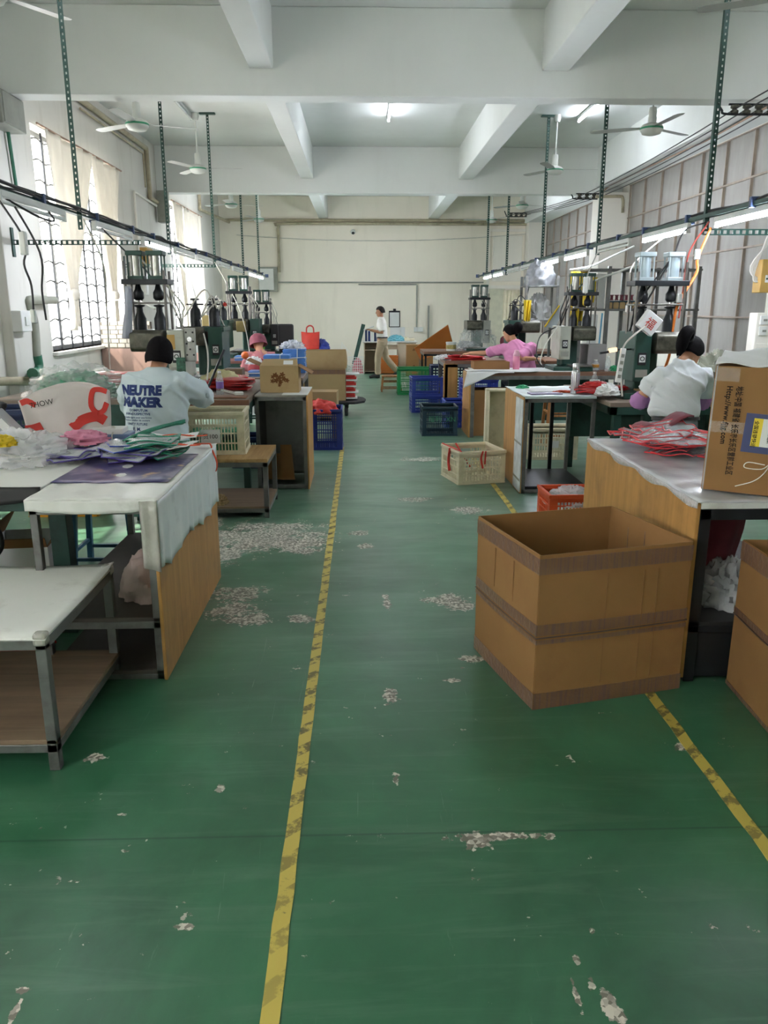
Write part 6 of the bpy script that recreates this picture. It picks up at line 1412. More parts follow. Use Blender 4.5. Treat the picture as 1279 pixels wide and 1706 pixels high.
# papers with orange straps
for x0, y0, rz, lb in ((-1.16, 4.66, 0.1, 'white printed sleeve with red writing at the back corner of the sheeted table'), (-1.12, 4.38, -0.15, 'white printed sleeve with an orange strap near the table corner')):
    t = thing('printed_sleeve', lb, 'sleeve', (x0, y0, 0.9), rz)
    MB().grid(lambda u, v: (-0.18+0.36*u, -0.1+0.2*v, 0.05+0.012*math.sin(u*8)), 10, 6).build('sleeve', m_paper, t, True, solid=0.003)
    text('FASHION', 0.04, Matrix.Translation((-0.02, -0.05, 0.066)), m_redink, t)
    MB().grid(lambda u, v: (-0.02+0.26*u, -0.06+0.03*v, 0.066+0.006*math.sin(u*6)), 10, 3).build('strap', m_orangeink, t, True, solid=0.003)
t = thing('orange_strap', 'orange strap hanging down over the corner of the sheeted table', 'strap', (-0.91, 4.72, 0.88))
MB(t).grid(lambda u, v: (-1.02+0.12*min(1, v*2)+0.015*math.sin(v*9)+0.004, 4.7+0.03*u, 0.9-0.17*max(0, v-0.5)*2), 3, 14).build('strap', m_orangeink, t, True, solid=0.004)
# crumpled film heap, tote bag, box, cloth
def heap(name, label, cat, c, rx, ry, rz, m, seed, amp=0.35, freq=3.0, n=46, solid=0.0):
    o = Vector((seed*1.3, seed*2.1, seed*0.7)); t = None
    def f(u, v):
        a = 2*PI*u; b = v*PI/2; d = Vector((math.cos(a)*math.cos(b), math.sin(a)*math.cos(b), math.sin(b)))
        k = 1+amp*(1-abs(noise.noise(d*freq+o))*3.2)*0.6+amp*0.5*noise.noise(d*freq*3+o)
        return Vector((d.x*rx*k, d.y*ry*k, max(0, d.z*rz*k)))
    ob = MB().grid(f, n, n//2, True).build(name, m, None, True, solid=solid); ob.location = c
    return tag(ob, label, cat)
heap('plastic_film_heap', 'heap of crumpled clear plastic bags on the left worktable', 'bag', (-1.86, 4.3, 0.886), 0.27, 0.24, 0.15, m_clearbag, 3, 0.35, 2.6, 60)
heap('pink_cloth', 'pink patterned cloth folded beside the clear plastic heap', 'cloth', (-1.58, 4.45, 0.96), 0.13, 0.12, 0.06, m_pinkcloth, 7, 0.3, 2.2, 40)
heap('yellow_rag', 'small yellow rag at the left edge of the worktable', 'rag', A(4, 742, 4.1), 0.07, 0.06, 0.05, m_yellow, 8, 0.3)
t = thing('tote_bag', 'slumped white tote bag with red straps printed with four letters on the left worktable', 'bag', (-1.8, 4.82, 0.886), 0.05)
def tote(s):
    def f(u, v):
        x = -0.24+0.48*u+0.06*v*(u-0.25); z = 0.0+(0.30+0.09*math.sin(u*PI*0.9)-0.03*(1-u))*v
        return (x, s*(0.012+0.06*math.sin(PI*u)*(1-v*0.5))+0.03*math.sin(u*7+v*3)-0.05*v, z)
    return f
m_tote = pm('tote_fabric', '#d3cbc9', 0.6, 0, 0.05, 6, bump=0.25, bscale=14)
MB().grid(tote(-1), 20, 14).build('front', m_tote, t, True, solid=0.004); MB().grid(tote(1), 20, 14).build('back', m_tote, t, True, solid=0.004)
def strap_on(us, vs, w_, nm='strap'):
    f = tote(-1); P_ = []
    for u, v in zip(us, vs): p = Vector(f(u, v)); P_.append(p+Vector((0, -0.006, 0)))
    mb = MB()
    pts = spline(P_, 5)
    for i in range(len(pts)-1): mb.bar(pts[i], pts[i+1]+(pts[i+1]-pts[i]).normalized()*0.004, 0.006, w_, (0, 1, 0)) if False else mb.bar(pts[i], pts[i+1]+(pts[i+1]-pts[i]).normalized()*0.004, w_, 0.006, (0, -1, 0))
    mb.build(nm, m_redfab, t)
strap_on((0.03, 0.12, 0.2), (0.93, 0.9, 0.78), 0.035); strap_on((0.0, 0.1, 0.22), (0.3, 0.3, 0.33), 0.07)
strap_on((0.98, 0.9, 0.82, 0.8, 0.86, 0.93, 0.97), (0.98, 0.97, 0.9, 0.66, 0.55, 0.6, 0.75), 0.03); strap_on((0.95, 0.85, 0.72, 0.62), (0.42, 0.48, 0.42, 0.3), 0.06); strap_on((0.88, 0.8, 0.72), (0.14, 0.16, 0.03), 0.06)
text('7HOW', 0.045, facing((-0.16, -0.135, 0.235), (1, 0.05, 0.2), (-0.1, 0.02, 1)), m_ink, t)
t = thing('file_box', 'blue grey box with pale papers on top behind the pink cloth', 'box', (-1.52, 4.78, 0.876), 0.05)
MB().box(-0.12, 0.12, -0.08, 0.08, 0, 0.085).build('box', pm('slate_blue_box', '#5e7396', 0.5), t, bevel=0.006)
MB().box(-0.115, 0.08, -0.075, 0.07, 0.085, 0.115).build('papers', m_paper, t, bevel=0.002)
mb = MB(); mb.tube(spline([(0.02, -0.083, 0.0), (0.02, -0.085, 0.08), (0.03, -0.04, 0.12), (0.0, 0.0, 0.12)], 4), 0.004, 5); mb.build('string', m_cable_w, t, True)
t = thing('paper_stack', 'small stack of cream papers behind the pouches on the white table', 'paper', (-1.32, 4.76, 0.88), 0.1)
MB().box(-0.1, 0.1, -0.06, 0.06, 0, 0.03).build('papers', pm('cream_paper', '#dccfb4', 0.7), t, bevel=0.003)
t = thing('tag_sealer', 'grey tilted device arm with printed labels at the left edge of the worktable', 'device', (-2.05, 4.5, 0.886))
T_ = Matrix.Translation(A(25, 722, 4.5)) @ Matrix.Rotation(math.radians(48), 4, 'Y')
MB(t).box(-0.16, 0.16, -0.05, 0.05, -0.03, 0.04, T_).build('arm', pm('device_grey', '#a5a6a8', 0.4), t, bevel=0.012)
MB(t).box(-0.1, 0.1, -0.0525, -0.05, -0.015, 0.03, T_).build('label_plate', m_paper, t)
MB(t).cyl(A(25, 722, 4.5)+Vector((0.05, 0, -0.02)), Vector((A(25, 722, 4.5).x+0.05, 4.5, 0.887)), 0.03, n=12).build('foot', m_black_steel, t, True)
b = A(4, 690, 4.6)
MB(t).lathe([(0.02, 0.88), (0.02, 1.05), (0.035, 1.06), (0.035, 1.09), (0.02, 1.1), (0.02, 1.13), (0.03, 1.14), (0.03, 1.16), (0.01, 1.17)], (b.x, 4.6, 0), 14).build('plunger', m_dark, t, True)
# cloth on the lower shelf of the sheeted table
heap('beige_cloth', 'crumpled dusty pink cloth lying on the lower shelf of the sheeted table', 'cloth', (-1.07, 3.75, 0.312), 0.13, 0.18, 0.2, pm('dusty_cloth', '#b09c96', 0.8, 0, 0.1, 6), 5, 0.22, 1.8, 44)
heap('red_bag', 'red plastic bag on the floor behind the low white topped cart', 'bag', (-1.85, 3.75, 0.0), 0.22, 0.12, 0.1, m_redfab, 9)
o = MB().lathe([(0.0, 0), (0.02, 0.0), (0.025, 0.03), (0.02, 0.06), (0.0, 0.065)], n=12).build('cable_knot', m_gold, None, True); o.location = (-1.12, 4.75, 0.42); tag(o, 'small tan knotted tag hanging under the sheeted table', 'tag')
tag(MB().cyl((-1.12, 4.75, 0.48), (-1.12, 4.75, 0.84), 0.004, n=6).build('string', m_cable_w, None, True), 'string holding the tan tag under the sheeted table', 'string')
heap('tape_scrap', 'beige cloth scrap on the lower shelf of the low bench', 'cloth', (-1.2, 6.42, 0.1), 0.07, 0.07, 0.07, m_card2, 11)
# green heap in clear bag, red pouches at the back left
heap('green_goods_heap', 'heap of green vinyl goods under clear film on the left press table', 'goods', (-2.62, 7.35, 0.9), 0.34, 0.25, 0.21, m_greenheap, 12, 0.3, 3.4, 56)
heap('clear_bag', 'clear plastic bag draped over the heap of green goods', 'bag', (-2.62, 7.36, 0.9), 0.42, 0.3, 0.27, clear('draped_film', '#e6e8ea', 0.3, 0.12), 14, 0.3, 2.6, 56)
heap('green_goods', 'loose pale green vinyl strips beside the worker in pale blue', 'goods', (-2.12, 7.35, 0.9), 0.18, 0.15, 0.07, m_greenheap, 15, 0.4, 4)
def red_stack(label, c, w_, l_, n, group, seed, hump=True):
    rnd = random.Random(seed)
    for k in range(n):
        s_ = rnd.uniform(0, 6); ww, ll = w_*rnd.uniform(0.85, 1), l_*rnd.uniform(0.85, 1); th = 0.012
        ob = MB().grid(lambda u, v: (-ww/2+ww*u, -ll/2+ll*v, 0.006+0.010*math.sin(s_+u*6)*math.sin(s_+v*5)+(0.012*math.sin(PI*u)*math.sin(PI*v))), 12, 8).build('red_pouch', m_red, None, True, solid=th)
        ob.location = (c[0]+rnd.uniform(-0.03, 0.03), c[1]+rnd.uniform(-0.02, 0.02), c[2]+0.006+k*0.017); ob.rotation_euler = (rnd.uniform(-0.03, 0.03), rnd.uniform(-0.04, 0.04), rnd.uniform(-0.25, 0.25))
        tag(ob, label if k < n-1 else 'topmost '+label, 'pouch', group)
red_stack('red vinyl pouch in the pile on the left press table by the wall', (-2.7, 8.55, 0.9), 0.5, 0.3, 7, 'red pouches by the left wall', 1)
red_stack('red vinyl pouch in the pile beside the purple labelled bottle', (-1.32, 7.95, 0.9), 0.46, 0.3, 6, 'red pouches by the purple bottle', 2)
red_stack('red vinyl pouch in the farther pile on the left press table', (-1.42, 8.65, 0.9), 0.42, 0.28, 4, 'red pouches at the back of the left press table', 3)
red_stack('red vinyl pouch lying on the papered stand by the thermos', (2.25, 7.32, 0.915), 0.52, 0.22, 4, 'red pouches beside the thermos', 4)
red_stack('red vinyl pouch in the pile under the pink worker\'s hand', (1.62, 12.42, 0.9), 0.62, 0.3, 4, 'red pouches under the reaching hand', 5)
red_stack('red vinyl pouch on the machine table beyond the ponytailed worker', (2.72, 6.98, 0.886), 0.3, 0.2, 4, 'red pouches by the ponytailed worker', 6)
heap('red_roll', 'rolled red vinyl bundle lying on the pouches by the thermos', 'pouch', (2.2, 7.3, 0.985), 0.13, 0.07, 0.045, m_red, 16, 0.25, 2)
# bottles
def bottle(label, loc, h=0.2, r=0.032, m=None, cap=None, lab=None, name='bottle', group=None):
    t = thing(name, label, 'bottle', loc, 0, group)
    MB().lathe([(0.0, 0), (r*0.85, 0), (r, 0.01), (r, h*0.25), (r*0.93, h*0.28), (r, h*0.31), (r, h*0.6), (r*0.95, h*0.66), (r*0.6, h*0.82), (r*0.42, h*0.88), (r*0.42, h*0.93)], n=18).build('body', m or m_bottle, t, True)
    MB().cyl((0, 0, h*0.92), (0, 0, h), r*0.48, n=16).build('cap', cap or m_white, t, True)
    if lab: MB().lathe([(r*1.02, h*0.33), (r*1.03, h*0.34), (r*1.03, h*0.58), (r*1.02, h*0.59)], n=18).build('wrap_label', lab, t, True)
    return t
bottle('clear bottle with a purple label on the left press table', (-1.3, 7.3, 0.9), 0.235, 0.035, lab=pm('purple_label', '#6d4f93', 0.4), cap=m_paper)
bottle('plain clear plastic bottle beside the purple labelled one', (-1.52, 7.42, 0.9), 0.2, 0.034)
bottle('second plain clear bottle nearer the yellow bag on the left', (-1.58, 7.62, 0.9), 0.2, 0.032)
bottle('clear water bottle with white cap behind the red pouches on the right', (2.27, 7.6, 0.885), 0.21, 0.034)
bottle('clear bottle on the rack-side table by the blue stick', (3.3, 10.5, 0.871), 0.2, 0.038)
bottle('squat clear jar with an amber bottom beside the clear bottle', (3.15, 10.55, 0.871), 0.15, 0.05, lab=pm('amber_liquid', '#a8762a', 0.3))
t = thing('thermos', 'tall ribbed stainless steel thermos flask on the papered stand', 'flask', (2.0, 7.3, 0.915))
MB().lathe([(0.0, 0), (0.036, 0), (0.037, 0.01), (0.037, 0.2), (0.034, 0.215), (0.03, 0.22)], n=24).build('body', m_chrome, t, True)
for k in range(12):
    a = 2*PI*k/12; MB().tube([(0.037*math.cos(a), 0.037*math.sin(a), 0.01), (0.037*math.cos(a), 0.037*math.sin(a), 0.2)], 0.004, 6).build('rib', m_chrome, t, True)
MB().lathe([(0.03, 0.22), (0.031, 0.222), (0.031, 0.275), (0.027, 0.283), (0.0, 0.284)], n=24).build('cap', m_chrome, t, True)
t = thing('pink_bottle', 'pink plastic drinking bottle beside the pink worker', 'bottle', (2.12, 10.75, 0.878))
m_pinkpl = pm('pink_plastic', '#d7809f', 0.35)
MB().lathe([(0.0, 0), (0.045, 0), (0.046, 0.01), (0.046, 0.17), (0.042, 0.18)], n=20).build('body', m_pinkpl, t, True)
MB().lathe([(0.04, 0.18), (0.044, 0.185), (0.044, 0.21), (0.035, 0.225), (0.03, 0.26), (0.0, 0.262)], n=20).build('lid', pm('pale_pink_plastic', '#d9a3b5', 0.35), t, True)
# things around the thermos
t = thing('magazine', 'dark violet pamphlet on the front corner of the papered stand', 'magazine', (1.72, 7.3, 0.917), 0.1)
MB().box(-0.15, 0.15, -0.07, 0.07, 0, 0.008).build('pages', pm('violet_cover', '#54476a', 0.4, 0, 0.3, 14), t)
o = MB().grid(lambda u, v: (-0.2+0.4*u, -0.15+0.3*v, 0.003+0.012*u*v), 8, 8).build('paper_sheet', m_paper, None, True, solid=0.002); o.location = (1.82, 7.62, 0.917); tag(o, 'loose white paper behind the violet pamphlet on the papered stand', 'paper')
heap('green_scrap', 'small bright green vinyl scrap on the back corner of the papered stand', 'scrap', (1.62, 7.85, 0.915), 0.06, 0.05, 0.03, pm('bright_green_vinyl', '#2c9a68', 0.35), 18)
heap('orange_scrap', 'flat orange vinyl scrap at the foot of the thermos', 'scrap', (1.93, 7.42, 0.915), 0.1, 0.03, 0.02, m_orangecr, 19)
heap('foil_bag', 'crumpled white plastic bag beside the power strip cables', 'bag', A(1012, 652, 7.1)-Vector((0,0,0.03)), 0.1, 0.08, 0.09, m_paper, 20)
heap('green_cloth_scrap', 'green scrap lying on the table beneath the shelf rack', 'scrap', (3.42, 10.6, 0.871), 0.06, 0.07, 0.06, pm('emerald_vinyl', '#1f8a58', 0.35), 27)
# left press table clutter
heap('yellow_bag', 'pale yellow cloth bag slumped beside the tall press', 'bag', (-1.45, 8.2, 0.9), 0.2, 0.16, 0.16, pm('pale_yellow_cloth', '#b9b48a', 0.8, 0, 0.1, 8), 21, 0.3, 2, 44)
t = thing('wooden_tray', 'flat wooden board at the front edge of the left press table', 'board', (-1.22, 7.18, 0.9), 0.03)
MB().box(-0.2, 0.18, -0.07, 0.09, 0, 0.018).build('board', m_edge, t, bevel=0.004)
t = thing('green_clip', 'bright green plastic clamp on the front of the left press table', 'clamp', (-1.5, 7.14, 0.9), 0.4)
mb = MB()
for k in range(2): mb.tube([(0.05*k-0.06, -0.02, 0.008), (0.05*k-0.02, 0.03, 0.008), (0.05*k-0.02, 0.03, 0.04), (0.05*k-0.06, -0.02, 0.04)], 0.008, 6, True)
mb.build('clamp', pm('clamp_green', '#2aa06a', 0.4), t, True)
run('cable', 'white cable coiled by the purple labelled bottle', 'cable', spline([(-1.22+0.07*math.cos(a), 7.3+0.05*math.sin(a), 0.91+0.05*abs(math.sin(a*0.5))) for a in [k*0.7 for k in range(14)]], 3), 0.006, m_cable_w, 6)
t = thing('adapter', 'white plug adapter lying by the coiled cable', 'plug', (-1.12, 7.25, 0.92), 0.2); MB().box(-0.04, 0.04, -0.025, 0.025, 0, 0.03).build('body', m_white, t, bevel=0.006)
run('stick', 'thin dark rod leaning against the tall press table', 'rod', [(-1.48, 7.5, 0.9), (-1.32, 7.75, 1.3)], 0.012, m_black_steel, 8)
t = thing('orange_ball', 'netted orange fruit on the distant left table', 'fruit', A(408, 592, 10.4)); MB().sphere((0, 0, 0), 0.05, nu=14, nv=9).build('fruit', pm('orange_peel', '#d9682a', 0.5), t, True)
heap('white_bag', 'white plastic bag on the distant left table beside the orange fruit', 'bag', A(423, 600, 10.6)-Vector((0,0,0.05)), 0.1, 0.09, 0.09, m_paper, 22)
t = thing('brown_carton_tray', 'dark brown open carton in front of the distant hatted worker', 'carton', (-1.72, 10.3, 0.82)); MB().box(-0.2, 0.2, -0.12, 0.12, 0, 0.12).build('carton', pm('dark_card', '#6d5743', 0.7), t, bevel=0.006); MB().box(-0.18, 0.18, -0.1, 0.1, 0.12, 0.122).build('inside_shade', m_dark, t)  # flat dark sheet on a solid box, painting the shade inside the carton
heap('red_cloth', 'red cloths heaped behind the purple labelled bottle', 'cloth', (-1.6, 9.0, 0.9), 0.25, 0.12, 0.08, m_red, 23)
# tied blue bundles, red bag
def bundle(label, x, y, z, w_, d_, n, rz=0.0):
    rnd = random.Random(int(x*100)); t = thing('sheet_bundle', label, 'bundle', (x, y, z), rz, 'tied bundles of blue sheet')
    for k in range(n):
        MB().box(-w_/2+rnd.uniform(-0.008, 0.008), w_/2+rnd.uniform(-0.008, 0.008), -d_/2, d_/2, k*0.014, k*0.014+0.0125).build('sheet', m_bluesheet, t)
    h = n*0.014
    mb = MB(); mb.tube([(-w_/2-0.012, -d_/2-0.006, h*0.62), (w_/2+0.012, -d_/2-0.006, h*0.66)], 0.006, 5); mb.tube([(0.04, -d_/2-0.006, -0.0), (0.05, -d_/2-0.006, h+0.004), (0.05, d_/2, h+0.004)], 0.006, 5); mb.build('string', m_white, t, True)
bundle('tall tied bundle of blue plastic sheet behind the flowered carton', -1.12, 10.75, 0.82, 0.34, 0.3, 19); bundle('low bundle of blue sheet beside the tall one', -1.32, 10.55, 0.82, 0.3, 0.3, 5)
bundle('tied bundle of blue sheet farther back beneath the clear film', -0.92, 11.12, 0.82, 0.3, 0.3, 23); bundle('flat bundle of blue sheet on the distant left table', -1.75, 12.5, 0.9, 0.4, 0.3, 5)
heap('clear_bag', 'clear bag over the farther blue bundles', 'bag', (-0.95, 11.13, 1.143), 0.16, 0.14, 0.1, m_clearbag, 24)
t = thing('shopping_bag', 'bright red shopping bag with loop handles on the far left table', 'bag', (-1.02, 16.35, 0.86))
mb = MB()
mb.grid(lambda u, v: ((-0.17+0.34*u)*(1-0.15*v+0.25*v*abs(2*u-1)), 0.08*math.sin(2*PI*u*0.5)*(1-v*0.6), 0.36*v-0.02*v*math.sin(PI*u)), 16, 10); mb.grid(lambda u, v: ((-0.17+0.34*u)*(1-0.15*v+0.25*v*abs(2*u-1)), -0.08*math.sin(2*PI*u*0.5)*(1-v*0.6), 0.36*v-0.02*v*math.sin(PI*u)), 16, 10)
mb.build('bag_body', pm('bright_red_bag', '#d93a2c', 0.5, 0, 0.12, 8, bump=0.3, bscale=14), t, True, solid=0.004)
mb = MB(); mb.tube(spline([(-0.08, -0.02, 0.33), (-0.07, -0.02, 0.44), (0.0, -0.02, 0.48), (0.06, -0.02, 0.44), (0.07, -0.02, 0.33)], 5), 0.014, 6); mb.build('handle', pm('red_handle', '#c9342a', 0.5), t, True)
heap('blue_bag', 'blue bag behind the red shopping bag', 'bag', (-0.82, 16.5, 0.86), 0.16, 0.1, 0.18, m_bluecr2, 26)
t = thing('green_tin', 'green tin among the goods on the far left table', 'tin', (-1.95, 16.2, 0.86)); MB().box(-0.09, 0.09, -0.06, 0.06, 0, 0.26).build('tin', pm('leaf_green_tin', '#5c9a35', 0.4), t, bevel=0.01)
t = thing('brown_can', 'small brown can beside the green tin', 'can', (-1.78, 16.2, 0.86)); MB().lathe([(0, 0), (0.055, 0), (0.055, 0.28), (0.05, 0.29), (0, 0.29)], n=16).build('can', m_board2, t, True)
heap('red_bag', 'red cloth bag folded on top of the dark blue crate', 'bag', (-0.48, 9.68, 0.44), 0.19, 0.2, 0.15, m_redfab, 28, 0.25, 2, 44)
# scrap in the orange crate, bags under the packing table
heap('film_scraps', 'crumpled clear film scraps in the orange red crate', 'scrap', (1.66, 5.96, 0.2), 0.19, 0.14, 0.12, m_clearbag, 30, 0.3, 3)
heap('film_scraps', 'bag of clear film scraps on the dark shelf under the packing table', 'scrap', (1.78, 3.55, 0.302), 0.14, 0.14, 0.2, m_clearbag, 31, 0.3, 3)
t = thing('maroon_bag', 'dark maroon cloth bag hanging under the packing table', 'bag', (1.76, 3.62, 0.84)); MB(t).grid(lambda u, v: (1.64+0.22*u+0.02*math.sin(v*5), 3.62+0.03*math.sin(u*8), 0.835-0.42*v), 10, 10).build('cloth', m_maroon, t, True, solid=0.02)
MB(t).grid(lambda u, v: (1.62+0.26*u, 3.59+0.03*math.sin(u*11), 0.838-0.1*v*(0.7+0.3*math.sin(u*9))), 14, 5).build('film', m_clearbag, t, True)
t = thing('floor_bin', 'black cylinder standing under the right worktable beside a cable', 'bin', (2.5, 5.3, 0)); MB().lathe([(0, 0), (0.12, 0), (0.13, 0.02), (0.13, 0.5), (0.11, 0.52), (0, 0.52)], n=20).build('bin', m_dark, t, True)
run('cable', 'black cable looping beside the dark bin under the right table', 'cable', spline([(2.3, 5.2, 0.7), (2.18, 5.2, 0.55), (2.22, 5.2, 0.35), (2.36, 5.18, 0.3)], 5), 0.008, m_cable)
# hanging diamond card and power strip near the ponytailed worker
t = thing('hanging_card', 'white card box with red print hanging cornerwise from the press', 'card', A(1081, 538, 7.0))
T_ = Matrix.Rotation(math.radians(35), 4, 'Y') @ Matrix.Rotation(math.radians(8), 4, 'Z')
MB().box(-0.085, 0.085, -0.03, 0.03, -0.085, 0.085, T_).build('card_box', m_paper, t, bevel=0.006)
text('福', 0.1, T_ @ facing((-0.05, -0.033, -0.04), (1,0,0), (0,0,1)), m_redink, t)
t = thing('power_strip', 'long white power strip standing against the green press', 'strip', A(1034, 605, 6.95))
T_ = Matrix.Rotation(math.radians(6), 4, 'Y'); MB().box(-0.022, 0.022, -0.02, 0.02, -0.17, 0.13, T_).build('strip_body', m_white, t, bevel=0.006)
for k in range(4): MB().box(-0.014, 0.014, -0.023, -0.02, -0.13+0.06*k, -0.1+0.06*k, T_).build('socket', m_greybox, t)
t = thing('warm_lamp', 'small glowing orange indicator lamp beside the power strip', 'lamp', A(1021, 583, 7.05)); MB().box(-0.04, 0.035, -0.015, 0.015, -0.018, 0.018, Matrix.Rotation(-0.15, 4, 'Y')).build('lens', emis('amber_glow', '#ffc08a', 1.0), t, bevel=0.006); MB().box(-0.12, -0.04, -0.012, 0.012, -0.02, 0.0, Matrix.Rotation(-0.15, 4, 'Y')).build('stem', m_dark, t); MB().bar((0.0, 0.01, 0.0), (0.2, 0.12, 0.0), 0.014).build('arm', m_dark, t)
# shelf rack goods
SH = [('red', '#9c3b34', 3.62, 10.0, 1.79, 5), ('tan', '#a88c6a', 3.45, 10.0, 1.68, 6)]
t = thing('spool_tray', 'dark tray holding the red spools on the middle shelf of the rack', 'tray', (3.68, 11.3, 1.68)); MB().box(-0.2, 0.2, -0.06, 0.06, 0, 0.11).build('tray', m_teal, t, bevel=0.006)
for k in range(5):
    o = MB().lathe([(0.0, 0), (0.03, 0), (0.03, 0.01), (0.02, 0.015), (0.02, 0.06), (0.03, 0.065), (0.03, 0.075), (0, 0.076)], n=12).build('thread_spool', m_maroon, None, True); o.location = (3.54+0.07*k, 11.3, 1.795); tag(o, ('leftmost', 'second', 'third', 'fourth', 'rightmost')[k]+' red spool in the row on the middle shelf of the rack', 'spool', 'red spools on the rack')
for k in range(6):
    o = MB().lathe([(0.0, 0), (0.04, 0), (0.045, 0.01), (0.045, 0.08), (0.03, 0.09), (0, 0.09)], n=12).build('tan_roll', m_card2, None, True); o.location = (3.5+0.09*k, 11.26, 1.681); tag(o, ('leftmost', 'second', 'third', 'fourth', 'fifth', 'rightmost')[k]+' tan tape roll at the front of the middle rack shelf', 'roll', 'tan rolls on the rack')
for (x0, x1, z0, z1, lb) in ((3.24, 3.44, 1.685, 2.15, 'tall white box on the middle shelf of the rack'), (3.22, 3.36, 0.856, 1.6, 'tall white box standing under the middle shelf of the rack')):
    t = thing('white_box', lb, 'box', ((x0+x1)/2, 11.42, z0-0.005)); MB(t).box(x0, x1, 11.3, 11.55, z0-0.005, z1).build('box', m_white, t, bevel=0.01); MB(t).box(x0+0.04, x0+0.05, 11.294, 11.3, z0+0.03, z1-0.02).build('edge_fold', m_greybox, t)
t = thing('black_monitor', 'black object on the rack behind the yellow cloth', 'box', (3.16, 11.45, 1.68)); MB().box(-0.07, 0.07, -0.1, 0.1, 0, 0.25).build('box', m_dark, t, bevel=0.02)
heap('plastic_bag', 'bulging grey plastic bag on the shelf end above the yellow cloths', 'bag', (3.0, 13.5, 2.05), 0.24, 0.2, 0.38, clear('grey_film', '#74777a', 0.6, 0.35), 32, 0.25, 2.2)
heap('plastic_bag', 'grey white plastic bag on the small rack below the grey film bag', 'bag', (3.0, 13.5, 1.5), 0.2, 0.18, 0.36, pm('grey_white_bag', '#80817e', 0.5, 0, 0.1, 8, bump=0.3, bscale=14), 33)
for lb, px, py, Y_, w_, h, m in (('big yellow cloth draped beside the white column', 966, 452, 11.6, 0.26, 0.82, m_yellow), ('second yellow cloth hanging behind the big one', 984, 462, 11.17, 0.2, 0.4, m_yellow), ('narrow yellow cloth tied on the rack post near the pink worker', 879, 500, 12.6, 0.12, 0.38, m_yellow)):
    c = A(px, py, Y_); t = thing('hanging_cloth', lb, 'cloth', c)
    MB().grid(lambda u, v: (-w_/2+w_*u*(1-0.35*v)+0.02*v, 0.03*math.sin(u*15+v*2)*(0.4+v), -h*v*(0.92+0.08*math.sin(u*5))), 18, 14).build('cloth', m, t, True, solid=0.006)
c = A(970, 450, 11.6)
run('hanger_tube', 'white plastic tube frame holding the big yellow cloth', 'frame', spline([c+Vector((-0.2, -0.05, 0.0)), c+Vector((0.1, -0.05, 0.05)), c+Vector((0.4, -0.2, 0.2)), c+Vector((0.6, -0.37, 0.3))], 4), 0.014, m_white, 8)
run('hanger_tube', 'white rod resting across the top of the shelf rack', 'rod', [A(962, 478, 11.15), A(1072, 437, 11.15)], 0.014, m_white, 8)
run('tube_rod', 'thin blue rod leaning against the rack upright', 'rod', [Vector((A(995, 590, 11.0).x, 11.0, 0.875)), A(1003, 522, 11.19)], 0.012, pm('sky_blue_rod', '#4f93b3', 0.4), 8)
t = thing('notice_sheet', 'yellow edged clear folder hanging between the rack and the dark press', 'folder', A(928, 530, 11.2))
mb = MB(); mb.add([(-0.17, 0, -0.12), (0.02, 0, 0.17), (0.03, 0, -0.02), (-0.02, 0, -0.14)], [(0,1,2,3)]); mb.build('sheet', pm('pale_blue_film', '#c0cad6', 0.3), t, solid=0.006); MB().tube([(-0.17, -0.005, -0.12), (0.02, -0.005, 0.17)], 0.012, 6).build('binding', m_yellow, t, True); MB().tube([(0.02, 0, 0.16), (0.3, 0.2, 0.62)], 0.004, 5).build('string', m_cable_w, t, True)
# far right table and desk goods
t = thing('orange_board', 'large orange board leaning behind the far right table', 'board', (2.3, 18.2, 0)); mb = MB(t); P3 = [A(690, 580, 18.0), A(746, 541, 18.0), A(756, 580, 18.3), A(700, 600, 18.0)]
mb.add([tuple(p) for p in P3], [(0,3,2,1)]); mb.build('board', m_orangeboard, t, solid=0.02)
P4 = [Vector((P3[0].x+0.1, 18.05, 0)), Vector((P3[2].x-0.1, 18.3, 0))]; MB(t).bar(P4[0], P3[0]+Vector((0.15, 0.06, -0.1)), 0.04).build('prop', m_shelfwood, t); MB(t).bar(P4[1], P3[2]+Vector((-0.1, 0.06, -0.1)), 0.04).build('prop', m_shelfwood, t)
t = thing('paint_tub', 'white printed tub on the far right table', 'tub', (1.89, 16.6, 0.82)); MB().lathe([(0, 0), (0.1, 0), (0.105, 0.15), (0.112, 0.16), (0.112, 0.18), (0, 0.182)], n=20).build('tub', m_paper, t, True); MB().lathe([(0.1035, 0.04), (0.106, 0.045), (0.107, 0.12), (0.105, 0.125)], n=20).build('wrap_label', pm('olive_print', '#a89a5e', 0.5, 0, 0.4, 30), t, True)
heap('foil_bag', 'crumpled silvery film beside the printed tub', 'bag', (2.21, 16.65, 0.82), 0.2, 0.14, 0.16, m_clear, 34, 0.5, 3)
heap('film_cover', 'clear film wrapped around the farthest press', 'film', (2.45, 16.67, 0.87), 0.35, 0.3, 0.45, clear('press_film', '#cfd6d6', 0.3), 35, 0.3, 3)
heap('clear_bag', 'clear bag drooping over the left end of the red pouch table', 'bag', (1.32, 12.5, 0.9), 0.15, 0.2, 0.07, m_clearbag, 36)
t = thing('red_paddle', 'dark red paddle shaped tool beside the far right press', 'tool', (2.97, 16.55, 0.82)); MB().lathe([(0.012, 0), (0.012, 0.06), (0.05, 0.1), (0.07, 0.18), (0.06, 0.26), (0.02, 0.3)], n=14, M=Matrix.Diagonal((1, 0.4, 1, 1))).build('paddle', m_maroon, t, True); MB().cyl((0, 0, 0), (0, 0, 0.012), 0.06, n=16).build('foot', m_dark, t, True)
t = thing('wooden_rack', 'small brown wooden cradle beside the red paddle', 'rack', (3.29, 16.55, 0.82)); mb = MB()
